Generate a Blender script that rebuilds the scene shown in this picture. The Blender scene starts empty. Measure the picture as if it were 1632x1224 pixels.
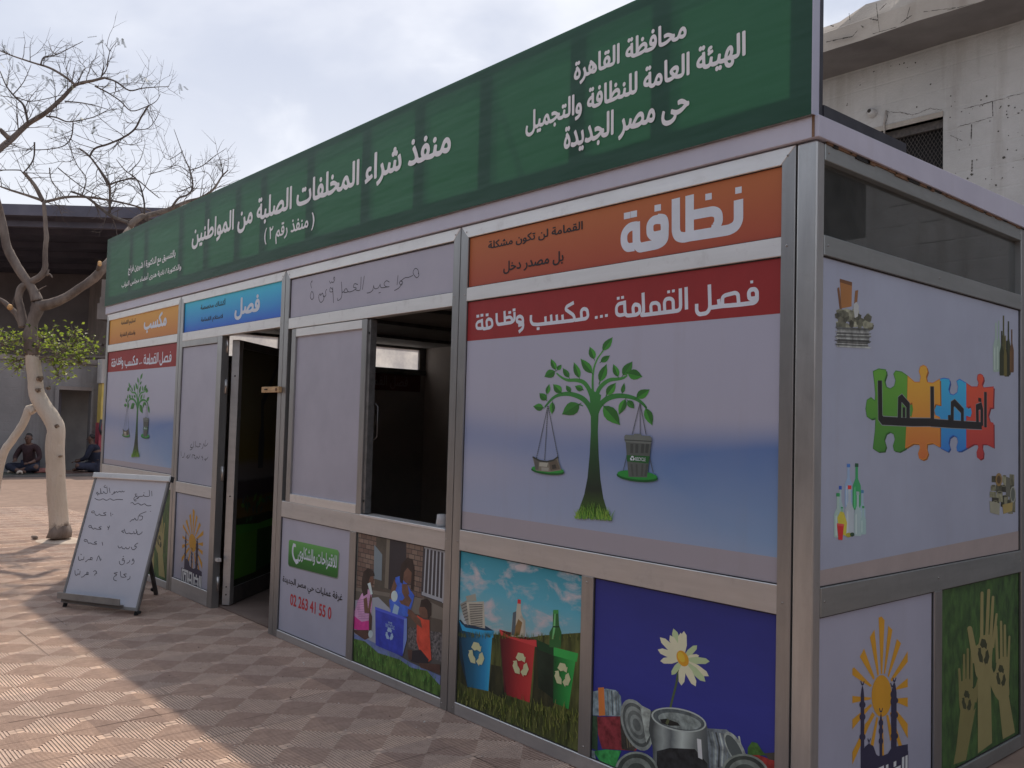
import bpy, bmesh, math, random
import numpy as np
from mathutils import Vector, Matrix
from mathutils.geometry import delaunay_2d_cdt

# ------------------------------------------------------------------ camera
S = bpy.context.scene
COL = S.collection
FOC, YAW, PITCH, ROLL = 1413.7, 0.85786662, 0.0471431, 0.02695046      # solved from the kiosk's 2 m bays
CAM = Vector((1.635677, -2.798995, 1.467432))
def _basis():
    cy, sy, cp, sp = math.cos(YAW), math.sin(YAW), math.cos(PITCH), math.sin(PITCH)
    f = Vector((-sy*cp, cy*cp, sp)); r = Vector((cy, sy, 0)); u = r.cross(f)
    cr, sr = math.cos(ROLL), math.sin(ROLL)
    return cr*r + sr*u, -sr*r + cr*u, f
RT, UP, FW = _basis()
cam = bpy.data.cameras.new('camera')
cam.sensor_width = 36.0; cam.lens = FOC/1632*36.0; cam.clip_end = 2000; cam.clip_start = 0.05
camo = bpy.data.objects.new('camera', cam); COL.objects.link(camo)
camo.matrix_world = Matrix(((RT.x, UP.x, -FW.x, CAM.x), (RT.y, UP.y, -FW.y, CAM.y), (RT.z, UP.z, -FW.z, CAM.z), (0, 0, 0, 1)))
S.camera = camo

# ------------------------------------------------------------------ sky, sun, exposure
SKY_A, SKY_B, SKY_C, SKY_H = (3.2, 3.55, 4.4), (6.4, 6.5, 6.75), (7.9, 7.9, 7.95), (7.4, 7.3, 7.3)
SKY_FAR = 1.09
SUN = Vector((-2.0, 1.07, 3.27)).normalized()
SUN_EL = math.asin(SUN.z)
W = bpy.data.worlds.new('World'); S.world = W; W.use_nodes = True
wt = W.node_tree; wt.nodes.clear()
def wn(t, **k):
    n = wt.nodes.new(t)
    for a, v in k.items(): setattr(n, a, v)
    return n
sky = wn('ShaderNodeTexSky', sky_type='NISHITA', sun_disc=False, sun_elevation=SUN_EL,
         sun_rotation=math.atan2(SUN.x, SUN.y), air_density=1.0, dust_density=3.0, ozone_density=1.0)
tc = wn('ShaderNodeTexCoord')
def wl(a, b): wt.links.new(a, b)
def wmath(op, a, b=None, c=None):
    n = wn('ShaderNodeMath', operation=op)
    for i, v in enumerate((a, b, c)):
        if v is None: continue
        if hasattr(v, 'is_linked'): wl(v, n.inputs[i])
        else: n.inputs[i].default_value = v
    return n.outputs[0]
def wmix(f, a, b, mode='MIX'):
    n = wn('ShaderNodeMix', data_type='RGBA', blend_type=mode)
    for i, v in ((0, f), (6, a), (7, b)):
        if hasattr(v, 'is_linked'): wl(v, n.inputs[i])
        elif i == 0: n.inputs[0].default_value = v
        else: n.inputs[i].default_value = (v[0], v[1], v[2], 1)
    return n.outputs[2]
mp = wn('ShaderNodeMapping'); mp.inputs['Scale'].default_value = (1.0, 1.0, 1.7); mp.inputs['Rotation'].default_value = (0.0, 0.0, 0.6); mp.inputs['Location'].default_value = (-0.409, -0.469, -0.05)
wl(tc.outputs['Generated'], mp.inputs['Vector'])
def wnoise(scale, detail, rough, dist):
    n = wn('ShaderNodeTexNoise'); n.inputs['Scale'].default_value = scale; n.inputs['Detail'].default_value = detail; n.inputs['Roughness'].default_value = rough; n.inputs['Distortion'].default_value = dist
    wl(mp.outputs['Vector'], n.inputs['Vector']); return n.outputs['Fac']
def wramp(src, p0, p1):
    n = wn('ShaderNodeMapRange', interpolation_type='SMOOTHSTEP'); n.inputs['From Min'].default_value = p0; n.inputs['From Max'].default_value = p1; wl(src, n.inputs['Value']); return n.outputs[0]
veil = wramp(wnoise(1.7, 6, 0.50, 0.25), 0.44, 0.66)          # thin high cloud
puff = wramp(wnoise(4.2, 7, 0.55, 0.3), 0.48, 0.72)           # brighter tufts in it
cl = wmix(veil, SKY_A, SKY_B); cl = wmix(wmath('MULTIPLY', puff, 0.55), cl, SKY_C)
sepd = wn('ShaderNodeSeparateXYZ'); wl(tc.outputs['Generated'], sepd.inputs[0])
low = wramp(sepd.outputs[2], 0.46, 0.08)                       # warm dust haze towards the horizon
cl = wmix(wmath('MULTIPLY', low, 0.75), cl, SKY_H)
dt = wn('ShaderNodeVectorMath', operation='DOT_PRODUCT'); wl(tc.outputs['Generated'], dt.inputs[0]); dt.inputs[1].default_value = SUN
side_ = wramp(dt.outputs['Value'], -0.35, 0.55)               # cloud is brightest round the sun, dull away from it
gain = wmath('MULTIPLY_ADD', side_, 1.0-SKY_FAR, SKY_FAR)
gr = wn('ShaderNodeCombineColor'); [wl(gain, gr.inputs[i]) for i in range(3)]
cl = wmix(1.0, cl, gr.outputs[0], 'MULTIPLY')
fin = wmix(0.80, sky.outputs['Color'], cl)
bg = wn('ShaderNodeBackground'); bg.inputs['Strength'].default_value = 0.10
wl(fin, bg.inputs['Color'])
wo = wn('ShaderNodeOutputWorld'); wl(bg.outputs['Background'], wo.inputs['Surface'])

sun = bpy.data.lights.new('sun', 'SUN'); sun.energy = 2.05; sun.angle = math.radians(0.8); sun.color = (1.0, 0.88, 0.74)
suno = bpy.data.objects.new('sun', sun); COL.objects.link(suno)
suno.rotation_euler = SUN.to_track_quat('Z', 'Y').to_euler()
S.view_settings.view_transform = 'Standard'; S.view_settings.look = 'None'; S.view_settings.gamma = 1
S.view_settings.exposure = 0.66
S.view_settings.use_curve_mapping = False
S.render.engine = 'CYCLES'
S.cycles.max_bounces = 8; S.cycles.transparent_max_bounces = 12

# ------------------------------------------------------------------ pixel (1632 x 1224 photograph) -> point on a real surface
def ray(x, y): return RT*((x-816)/FOC) - UP*((y-612)/FOC) + FW
def on_y(x, y, Y):
    d = ray(x, y); return CAM + d*((Y-CAM.y)/d.y)
def on_x(x, y, X):
    d = ray(x, y); return CAM + d*((X-CAM.x)/d.x)
def on_z(x, y, Z=0.0):
    d = ray(x, y); return CAM + d*((Z-CAM.z)/d.z)
def at_depth(x, y, D): return CAM + ray(x, y)*D
def on_plane(x, y, P, N):
    d = ray(x, y); return CAM + d*((P-CAM).dot(N)/d.dot(N))

# ------------------------------------------------------------------ objects
def tag(o, label=None, cat=None, group=None, kind=None):
    if label: o['label'] = label
    if cat: o['category'] = cat
    if group: o['group'] = group
    if kind: o['kind'] = kind
    return o
def empty(name, loc, label, cat, group=None):
    o = bpy.data.objects.new(name, None); COL.objects.link(o); o.location = loc; o.empty_display_size = 0.2
    return tag(o, label, cat, group)
def link(name, me, parent=None, mats=None):
    o = bpy.data.objects.new(name, me); COL.objects.link(o)
    if mats:
        for m in mats: me.materials.append(m)
    if parent is not None:
        o.parent = parent; o.matrix_parent_inverse = Matrix.Translation(-parent_loc(parent))
    return o
def parent_loc(p):
    l = Vector(p.location)
    q = p.parent
    # parts sit at the world origin with their thing's offset undone, so only Empties carry an offset
    return l
def lin(c):
    c = c/255.0
    return c/12.92 if c <= 0.04045 else ((c+0.055)/1.055)**2.4
class MB:
    """collects faces with material slots and links them as one mesh object"""
    def __init__(s): s.v = []; s.f = []; s.m = []; s.mats = []; s.sm = []
    def slot(s, mat):
        if mat not in s.mats: s.mats.append(mat)
        return s.mats.index(mat)
    def add(s, vs, fs, mat, smooth=False):
        b = len(s.v); k = s.slot(mat)
        s.v += [tuple(v) for v in vs]
        for f in fs:
            s.f.append([b+i for i in f]); s.m.append(k); s.sm.append(smooth)
    def poly(s, pts, mat): s.add(pts, [list(range(len(pts)))], mat)
    def box(s, lo, hi, mat):
        (x0, y0, z0), (x1, y1, z1) = lo, hi
        s.hexa([(x0,y0,z0),(x1,y0,z0),(x1,y1,z0),(x0,y1,z0),(x0,y0,z1),(x1,y0,z1),(x1,y1,z1),(x0,y1,z1)], mat)
    def hexa(s, p, mat):
        s.add(p, [(3,2,1,0),(4,5,6,7),(0,1,5,4),(1,2,6,5),(2,3,7,6),(3,0,4,7)], mat)
    def bar(s, a, b, w, h, mat, up=Vector((0,0,1))):
        a, b = Vector(a), Vector(b); d = (b-a).normalized()
        if abs(d.dot(up)) > 0.98: up = Vector((0,1,0))
        r = d.cross(up).normalized()*w/2; u = r.cross(d).normalized()*h/2
        s.hexa([a-r-u, a+r-u, b+r-u, b-r-u, a-r+u, a+r+u, b+r+u, b-r+u], mat)
    def tube(s, pts, rad, mat, n=8, cap=True, smooth=True, jit=0, rng=None):
        pts = [Vector(p) for p in pts]; m = len(pts)
        if not hasattr(rad, '__len__'): rad = [rad]*m
        vs = []; fs = []; ref = None
        for i, p in enumerate(pts):
            t = (pts[min(i+1, m-1)]-pts[max(i-1, 0)])
            t = t.normalized() if t.length > 1e-9 else Vector((0,0,1))
            if ref is None:
                ref = Vector((1,0,0)) if abs(t.x) < 0.8 else Vector((0,1,0))
            u = (ref - t*ref.dot(t)).normalized(); w = t.cross(u); ref = u
            for k in range(n):
                a = 2*math.pi*k/n; r = rad[i]
                if jit: r *= 1+rng.uniform(-jit, jit)
                vs.append(p + u*math.cos(a)*r + w*math.sin(a)*r)
        for i in range(m-1):
            for k in range(n):
                fs.append((i*n+k, i*n+(k+1) % n, (i+1)*n+(k+1) % n, (i+1)*n+k))
        if cap: fs.append(tuple(range(n-1, -1, -1))); fs.append(tuple((m-1)*n+k for k in range(n)))
        s.add(vs, fs, mat, smooth)
    def build(s, name, parent=None, bevel=0.0, seg=1):
        me = bpy.data.meshes.new(name); me.from_pydata(s.v, [], s.f)
        me.polygons.foreach_set('material_index', s.m); me.polygons.foreach_set('use_smooth', s.sm)
        o = link(name, me, parent, s.mats)
        if bevel:
            bm = bmesh.new(); bm.from_mesh(me)
            bmesh.ops.remove_doubles(bm, verts=bm.verts, dist=1e-6) if False else None
            bmesh.ops.bevel(bm, geom=bm.edges[:], offset=bevel, segments=seg, affect='EDGES', profile=0.5, clamp_overlap=True)
            bm.to_mesh(me); bm.free()
        me.update()
        return o

# ------------------------------------------------------------------ materials
def new_mat(name):
    m = bpy.data.materials.new(name); m.use_nodes = True
    nt = m.node_tree; b = nt.nodes['Principled BSDF']
    return m, nt, b
def N(nt, t, **k):
    n = nt.nodes.new(t)
    for a, v in k.items():
        if a in ('x',): continue
        setattr(n, a, v)
    return n
def noise(nt, scale, detail=4, rough=0.6, vec='Object', stretch=None, dist=0.0):
    c = N(nt, 'ShaderNodeTexCoord'); src = c.outputs[vec]
    if stretch:
        mpp = N(nt, 'ShaderNodeMapping'); mpp.inputs['Scale'].default_value = stretch
        nt.links.new(src, mpp.inputs['Vector']); src = mpp.outputs['Vector']
    n = N(nt, 'ShaderNodeTexNoise'); n.inputs['Scale'].default_value = scale; n.inputs['Detail'].default_value = detail
    n.inputs['Roughness'].default_value = rough; n.inputs['Distortion'].default_value = dist
    nt.links.new(src, n.inputs['Vector'])
    return n
def ramp(nt, src, stops):
    r = N(nt, 'ShaderNodeValToRGB'); e = r.color_ramp.elements
    while len(e) < len(stops): e.new(0.5)
    for el, (p, c) in zip(e, stops):
        el.position = p; el.color = (c[0], c[1], c[2], 1)
    nt.links.new(src, r.inputs['Fac'])
    return r
def bump(nt, b, src, strength, dist=0.01):
    n = N(nt, 'ShaderNodeBump'); n.inputs['Strength'].default_value = strength; n.inputs['Distance'].default_value = dist
    nt.links.new(src, n.inputs['Height']); nt.links.new(n.outputs['Normal'], b.inputs['Normal'])
    return n
def mixc(nt, fac, a, b, mode='MIX'):
    m = N(nt, 'ShaderNodeMix', data_type='RGBA', blend_type=mode)
    for i, v in ((0, fac), (6, a), (7, b)):
        if hasattr(v, 'is_linked'): nt.links.new(v, m.inputs[i])
        elif i == 0: m.inputs[0].default_value = v
        else: m.inputs[i].default_value = (v[0], v[1], v[2], 1)
    return m.outputs[2]
def noisy(name, c1, c2, scale=6, rough=0.6, metal=0.0, bs=0.0, detail=5, stretch=None, spec=0.4, lo=0.35, hi=0.65, bscale=None):
    m, nt, b = new_mat(name)
    n = noise(nt, scale, detail, stretch=stretch)
    r = ramp(nt, n.outputs['Fac'], [(lo, c1), (hi, c2)])
    nt.links.new(r.outputs['Color'], b.inputs['Base Color'])
    b.inputs['Roughness'].default_value = rough; b.inputs['Metallic'].default_value = metal
    b.inputs['Specular IOR Level'].default_value = spec
    if bs:
        n2 = noise(nt, bscale or scale*6, 4, stretch=stretch)
        bump(nt, b, n2.outputs['Fac'], bs)
    return m
INKW = (0.45, 0.47, 0.58)
_ink = {}
WREF = (lin(114), lin(111), lin(130))
def ink(r, g, b, gloss=0.5):
    """printed colour: the shaded photograph's value relative to the white print beside it"""
    k = (r, g, b, gloss)
    if k not in _ink:
        c = [max(0.004, min(0.85, k_*lin(v)/w)) for k_, v, w in zip(INKW, (r, g, b), WREF)]
        _ink[k] = noisy('print_%d_%d_%d' % (r, g, b), [v*0.95 for v in c], [min(0.9, v*1.04) for v in c], 9, gloss, spec=0.35)
    return _ink[k]
_inkv = {}
def inkv(r, g, b, amp=0.45, sc=34, st=(1, 1, 1)):
    """photographic print: the same colour broken into small lights and darks"""
    k = (r, g, b, amp, sc, st)
    if k not in _inkv:
        c = [max(0.004, min(0.85, k_*lin(v)/w)) for k_, v, w in zip(INKW, (r, g, b), WREF)]
        _inkv[k] = noisy('photo_print_%d_%d_%d' % (r, g, b), [v*(1-amp) for v in c], [min(0.9, v*(1+amp)) for v in c], sc, 0.5, spec=0.35, stretch=st, lo=0.32, hi=0.68)
    return _inkv[k]
def hgrad(name, stops, x0, x1, var=0.05):
    return vgrad(name, stops, x0, x1, var, axis=0, nscale=(5, 5, 9))
def vgrad(name, stops, z0, z1, var=0.06, axis=2, nscale=(5, 5, 5)):
    """printed top-to-bottom gradient of a poster (ink on the sheet)"""
    m, nt, b = new_mat(name)
    c = N(nt, 'ShaderNodeTexCoord'); s = N(nt, 'ShaderNodeSeparateXYZ'); nt.links.new(c.outputs['Object'], s.inputs[0])
    mr = N(nt, 'ShaderNodeMapRange'); mr.inputs['From Min'].default_value = z0; mr.inputs['From Max'].default_value = z1
    nt.links.new(s.outputs[axis], mr.inputs['Value'])
    n = noise(nt, 1.0, 4, stretch=nscale)
    ad = N(nt, 'ShaderNodeMath', operation='MULTIPLY_ADD'); ad.inputs[1].default_value = var*2; 
    nt.links.new(n.outputs['Fac'], ad.inputs[0]); nt.links.new(mr.outputs[0], ad.inputs[2])
    su = N(nt, 'ShaderNodeMath', operation='SUBTRACT'); su.inputs[1].default_value = var; nt.links.new(ad.outputs[0], su.inputs[0])
    r = ramp(nt, su.outputs[0], [(p, [max(0.004, min(0.85, k_*lin(v)/w)) for k_, v, w in zip(INKW, col, WREF)]) for p, col in stops])
    nt.links.new(r.outputs['Color'], b.inputs['Base Color']); b.inputs['Roughness'].default_value = 0.5
    b.inputs['Specular IOR Level'].default_value = 0.35
    return m

# ================================================================== KIOSK
ALU = None
def alu_mat(name, c1, c2, rough, metal=0.75, st=(3, 3, 14)):
    m, nt, b = new_mat(name)
    n = noise(nt, 1.6, 6, 0.65, stretch=st); n2 = noise(nt, 9, 5, 0.7)
    r = ramp(nt, n.outputs['Fac'], [(0.32, c1), (0.68, c2)])
    dirt = ramp(nt, n2.outputs['Fac'], [(0.56, (0, 0, 0)), (0.74, (1, 1, 1))])
    dm = N(nt, 'ShaderNodeMath', operation='MULTIPLY'); dm.inputs[1].default_value = 0.22
    nt.links.new(dirt.outputs['Color'], dm.inputs[0])
    out = mixc(nt, dm.outputs[0], r.outputs['Color'], (0.24, 0.21, 0.18))
    nt.links.new(out, b.inputs['Base Color'])
    rr = N(nt, 'ShaderNodeMapRange'); rr.inputs['To Min'].default_value = rough-0.08; rr.inputs['To Max'].default_value = rough+0.15
    nt.links.new(n2.outputs['Fac'], rr.inputs['Value']); nt.links.new(rr.outputs[0], b.inputs['Roughness'])
    b.inputs['Metallic'].default_value = metal
    n3 = noise(nt, 60, 3, 0.6, stretch=(1, 1, 0.25)); bump(nt, b, n3.outputs['Fac'], 0.06, 0.004)
    return m
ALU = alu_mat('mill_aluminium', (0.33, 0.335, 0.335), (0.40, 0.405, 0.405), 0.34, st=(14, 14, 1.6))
ALU_H = alu_mat('mill_aluminium_rail', (0.76, 0.76, 0.75), (0.84, 0.84, 0.83), 0.42, st=(1.6, 1.6, 14))  # same metal as the posts, base colour raised to imitate sky reflection
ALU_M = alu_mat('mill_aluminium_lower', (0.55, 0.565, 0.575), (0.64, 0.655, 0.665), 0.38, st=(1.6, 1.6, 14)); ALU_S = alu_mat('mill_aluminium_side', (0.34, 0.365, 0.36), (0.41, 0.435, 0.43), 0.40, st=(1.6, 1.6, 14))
ALU_C = alu_mat('mill_aluminium_corner', (0.44, 0.45, 0.45), (0.58, 0.59, 0.585), 0.32, st=(9, 9, 1.2))  # post metal lightened to imitate reflections on the corner
DARKGAP = noisy('dark_gap', (0.02, 0.02, 0.02), (0.03, 0.03, 0.03), 5, 0.8)
WHITE = noisy('white_printed_vinyl', (0.44, 0.455, 0.56), (0.48, 0.495, 0.605), 3.0, 0.42, bs=0.02, bscale=160)
FASC = noisy('white_fascia_board', (0.50, 0.50, 0.60), (0.57, 0.57, 0.67), 2.2, 0.4, bs=0.015, bscale=90)
INNER = noisy('interior_board', (0.36, 0.35, 0.35), (0.44, 0.42, 0.41), 2, 0.7)
BROWN = noisy('exposed_board_edge', (0.16, 0.09, 0.05), (0.26, 0.16, 0.10), 20, 0.9)
STEELD = noisy('dark_painted_steel', (0.030, 0.032, 0.042), (0.045, 0.048, 0.06), 12, 0.5)
STEEL = noisy('steel_fitting', (0.40, 0.39, 0.38), (0.6, 0.58, 0.56), 20, 0.35, metal=0.9)
WOOD = noisy('raw_wood', (0.42, 0.27, 0.13), (0.60, 0.42, 0.24), 14, 0.75, stretch=(1, 6, 6))

kiosk = empty('recycling_kiosk', (-4.0, 2.0, 0.0), 'aluminium framed recycling kiosk with green rooftop sign and printed poster panels', 'kiosk')

H = 2.5
PY = 0.012                                   # poster sheets sit 12 mm behind the frame's face
BX = [-8.035, -5.978, -4.032, -2.044, -0.081]
G = 0.003
def mitre_frame(mbf, x0, x1):
    """top rail mitred into two full-height posts (front face)"""
    pass
def post(x0, x1, z0=0.0, z1=H, y0=0.0, y1=0.06, mit=0, parent=kiosk, name='frame_post'):
    m = MB(); w = x1-x0
    a = [(x0,y0,z0),(x1,y0,z0),(x1,y1,z0),(x0,y1,z0)]
    zl, zr = (z1-w-0.0015, z1) if mit == -1 else ((z1, z1-w-0.0015) if mit == 1 else (z1, z1))
    # mit=+1: the rail meets this post on its right side; the post is cut from its inner top corner to its outer one
    if mit == 1: zl, zr = z1, z1-w
    if mit == -1: zl, zr = z1-w, z1
    b = [(x0,y0,zl),(x1,y0,zr),(x1,y1,zr),(x0,y1,zl)]
    m.hexa(a+b, ALU)
    return m.build(name, parent, bevel=0.0022)
def rail(x0, x1, z0, z1, y0=0.0, y1=0.06, mitw=0, parent=kiosk, name='frame_rail', mat=None):
    m = MB()
    e = mitw
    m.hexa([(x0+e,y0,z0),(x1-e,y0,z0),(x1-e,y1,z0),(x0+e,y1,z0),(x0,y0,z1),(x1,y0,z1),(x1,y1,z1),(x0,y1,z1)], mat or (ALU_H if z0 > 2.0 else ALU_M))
    return m.build(name, parent, bevel=0.0022)
RUBBER = noisy('gasket_shadow_line', (0.022, 0.02, 0.02), (0.045, 0.04, 0.038), 20, 0.7)  # dark bead, also stands in for thin shadow lines at panel edges
def gasket(o, c, f):
    """thin rubber bead round a sheet, also drawing the shadow line at its edges, c = corners in the sheet's plane, f(a, b, offset) -> point"""
    (x0, z0), (x1, _), (_, z1), _ = c; m = MB(); w = 0.0035
    for a0, a1, b0, b1 in ((x0, x1, z0, z0+w), (x0, x1, z1-w*1.3, z1), (x0, x0+w, z0+w, z1-w*1.3), (x1-w, x1, z0+w, z1-w*1.3)):
        P = [f(a0, b0, 0), f(a1, b0, 0), f(a1, b1, 0), f(a0, b1, 0), f(a0, b0, .004), f(a1, b0, .004), f(a1, b1, .004), f(a0, b1, .004)]
        m.hexa(P, RUBBER)
    m.build('gasket', o)
def panel(x0, x1, z0, z1, mat, name='poster_panel', label=None, y=PY, t=0.006, parent=kiosk):
    m = MB(); e = 0.012                          # tucked behind the frame's lips
    m.box((x0-e, y, z0-e), (x1+e, y+t, z1+e), mat)
    o = m.build(name, parent)
    if label: o['label'] = label
    gasket(o, [(x0, z0), (x1, z0), (x1, z1), (x0, z1)], lambda a, b, c: (a, y-c, b))
    return o

# ---- big white print with a blue swoosh
def swoosh(name, axis=0, a0=-1.98, a1=-0.14):
    m, nt, b = new_mat(name)
    c = N(nt, 'ShaderNodeTexCoord'); s = N(nt, 'ShaderNodeSeparateXYZ'); nt.links.new(c.outputs['Object'], s.inputs[0])
    u = N(nt, 'ShaderNodeMapRange', clamp=False); u.inputs['From Min'].default_value = a0; u.inputs['From Max'].default_value = a1
    nt.links.new(s.outputs[axis], u.inputs['Value'])
    def math_(op, a, b_, c_=None):
        n = N(nt, 'ShaderNodeMath', operation=op)
        for i, v in enumerate((a, b_, c_)):
            if v is None: continue
            if hasattr(v, 'is_linked'): nt.links.new(v, n.inputs[i])
            else: n.inputs[i].default_value = v
        return n.outputs[0]
    def band(zc, wd, sl, amp):
        # gaussian band whose centre slopes across the sheet
        ctr = math_('MULTIPLY_ADD', u.outputs[0], sl, zc)
        d = math_('DIVIDE', math_('SUBTRACT', s.outputs[2], ctr), wd)
        g = math_('POWER', 2.718, math_('MULTIPLY', math_('MULTIPLY', d, d), -1.0))
        return math_('MULTIPLY', g, amp)
    ru = math_('SMOOTH_MIN', math_('MULTIPLY', u.outputs[0], 1.0), 1.0, 0.1)
    top_ = N(nt, 'ShaderNodeMapRange', interpolation_type='SMOOTHSTEP'); top_.inputs['From Min'].default_value = 1.53; top_.inputs['From Max'].default_value = 1.36; nt.links.new(s.outputs[2], top_.inputs['Value'])
    bot_ = N(nt, 'ShaderNodeMapRange'); bot_.inputs['From Min'].default_value = 1.03; bot_.inputs['From Max'].default_value = 1.32; bot_.inputs['To Min'].default_value = 0.62; bot_.inputs['To Max'].default_value = 1.0; nt.links.new(s.outputs[2], bot_.inputs['Value'])
    b1 = math_('MULTIPLY', math_('MULTIPLY', top_.outputs[0], bot_.outputs[0]), math_('MULTIPLY_ADD', math_('MULTIPLY', ru, ru), 0.98, 0.10))
    b2 = math_('MULTIPLY', band(1.42, 0.11, -0.12, 0.42), math_('SUBTRACT', 1.0, math_('MULTIPLY', ru, 0.55)))
    b3 = band(1.06, 0.16, 0.10, 0.30)
    tot = math_('MINIMUM', math_('ADD', math_('ADD', b1, b2), b3), 0.93)
    n = noise(nt, 1.2, 3, stretch=(1, 1, 2)); f = math_('MULTIPLY', tot, math_('MULTIPLY_ADD', n.outputs['Fac'], 0.5, 0.72))
    f = math_('MINIMUM', f, 0.95)
    low = math_('LESS_THAN', s.outputs[2], 1.024)
    f2 = math_('MULTIPLY', f, math_('SUBTRACT', 1.0, low))
    base = mixc(nt, low, (0.46, 0.475, 0.59), (0.40, 0.38, 0.43))
    zr = N(nt, 'ShaderNodeMapRange'); zr.inputs['From Min'].default_value = 1.05; zr.inputs['From Max'].default_value = 1.42; nt.links.new(s.outputs[2], zr.inputs['Value'])
    blu_ = mixc(nt, zr.outputs[0], (0.24, 0.40, 0.64), (0.11, 0.215, 0.49))
    col = mixc(nt, f2, base, blu_)
    nt.links.new(col, b.inputs['Base Color']); b.inputs['Roughness'].default_value = 0.42
    n2 = noise(nt, 160, 3); bump(nt, b, n2.outputs['Fac'], 0.02)
    return m
SW3 = swoosh('white_print_blue_swoosh'); SW0 = swoosh('white_print_blue_swoosh', 0, -7.89, -6.05)
SWS = noisy('white_print_plain', (0.41, 0.455, 0.57), (0.45, 0.50, 0.62), 2.5, 0.42)

RED = ink(98, 27, 30); 
ORANGE_R = vgrad('orange_red_print', [(0.0, (110, 48, 38)), (1.0, (121, 67, 40))], 2.18, 2.44)
ORANGE_Y = vgrad('orange_print', [(0.0, (132, 80, 46)), (1.0, (148, 106, 48))], 2.18, 2.45)
BLUEG = vgrad('blue_print', [(0.0, (34, 62, 140)), (1.0, (44, 128, 160))], 2.18, 2.45)

# ---- front bays: posts
for k in range(4):
    a, b = BX[k]+G, BX[k+1]-G
    wl = 0.062 if k != 2 else 0.078
    post(a, a+(0.145-0.05 if False else 0.062), mit=1)
    post(b-0.056, b, mit=-1)
    rail(a, b, H-0.062, H, mitw=0.059)
    m = MB(); m.box((BX[k+1]-G-0.0005, 0.012, 0.0), (BX[k+1]+G+0.0005, 0.05, H-0.002), DARKGAP); m.build('joint_strip', kiosk)
# corner post, rounded towards the street corner
m = MB(); m.box((-0.078, 0.0, 0.0), (0.0, 0.055, H), ALU_C); o = m.build('corner_post', kiosk, bevel=0.007, seg=3)

# bay 3 (right end): orange header, red band + scales picture, bins and flower posters
a3, b3 = -1.981, -0.137
rail(a3, b3, 2.105, 2.175); rail(a3, b3, 0.826, 0.93); rail(a3, b3, 0.0, 0.062)
post(-1.104, -1.033, 0.062, 0.826)
P_or = panel(a3, b3, 2.175, 2.44, ORANGE_R, label='orange header panel with large white lettering')
P_big = panel(a3, b3, 0.93, 2.105, SW3, label='white panel with red band and a green tree holding scales')
def vinyl_wear(mat, amt=0.16):
    nt = mat.node_tree; b = nt.nodes['Principled BSDF']; src = b.inputs['Base Color'].links[0].from_socket
    n1 = noise(nt, 1.0, 6, 0.65, stretch=(9, 9, 0.7)); n2 = noise(nt, 2.2, 6, 0.7); n3 = noise(nt, 1.0, 3, 0.6, stretch=(1.3, 1.3, 26), dist=0.4)
    r1 = ramp(nt, n1.outputs['Fac'], [(0.54, (0, 0, 0)), (0.80, (1, 1, 1))]); r2 = ramp(nt, n2.outputs['Fac'], [(0.40, (0, 0, 0)), (0.75, (1, 1, 1))])
    k = N(nt, 'ShaderNodeMath', operation='MULTIPLY'); nt.links.new(r1.outputs[0], k.inputs[0]); nt.links.new(r2.outputs[0], k.inputs[1])
    k2 = N(nt, 'ShaderNodeMath', operation='MULTIPLY'); k2.inputs[1].default_value = amt*2.2; nt.links.new(k.outputs[0], k2.inputs[0])
    nt.links.new(mixc(nt, k2.outputs[0], src, (0.30, 0.26, 0.235)), b.inputs['Base Color'])
    rr_ = N(nt, 'ShaderNodeMapRange'); rr_.inputs['To Min'].default_value = 0.24; rr_.inputs['To Max'].default_value = 0.52; nt.links.new(n2.outputs['Fac'], rr_.inputs['Value']); nt.links.new(rr_.outputs[0], b.inputs['Roughness'])
    n4 = noise(nt, 0.9, 4, 0.5, stretch=(1, 1, 1.6)); bn = N(nt, 'ShaderNodeBump'); bn.inputs['Strength'].default_value = 0.25; bn.inputs['Distance'].default_value = 0.02
    nt.links.new(n4.outputs['Fac'], bn.inputs['Height'])
    if b.inputs['Normal'].is_linked: nt.links.new(b.inputs['Normal'].links[0].from_socket, bn.inputs['Normal'])
    nt.links.new(bn.outputs['Normal'], b.inputs['Normal'])
for m_ in (SW3, SW0, SWS, WHITE, FASC): vinyl_wear(m_)
P_bins = panel(a3, -1.104, 0.062, 0.826, ink(70, 110, 130), label='poster of blue, red and green recycling bins on grass')
P_flow = panel(-1.033, b3, 0.062, 0.826, vgrad('deep_blue_print', [(0, (31, 33, 92)), (0.5, (36, 38, 104)), (1, (31, 33, 88))], 0.06, 0.83, 0.3, nscale=(3, 3, 9)), label='deep blue poster of a daisy growing from a can')

# bay 2: writing panel, sliding window with open half, phone and children posters
a2, b2 = -3.966, -2.103
rail(a2, b2, 2.09, 2.163); rail(a2, b2, 0.81, 0.917); rail(a2, b2, 0.0, 0.05)
post(-3.06, -2.99, 0.05, 0.81)
P_write = panel(a2, b2, 2.163, 2.435, noisy('pale_lilac_board', (0.42, 0.42, 0.505), (0.465, 0.46, 0.545), 3, 0.45), label='pale panel with hand written opening hours')
P_phone = panel(a2, -3.06, 0.05, 0.81, WHITE, label='white panel with green button and red phone number')
P_kids = panel(-2.99, b2, 0.05, 0.81, ink(60, 56, 58), label='poster of three children filling a blue recycling bin')
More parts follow.
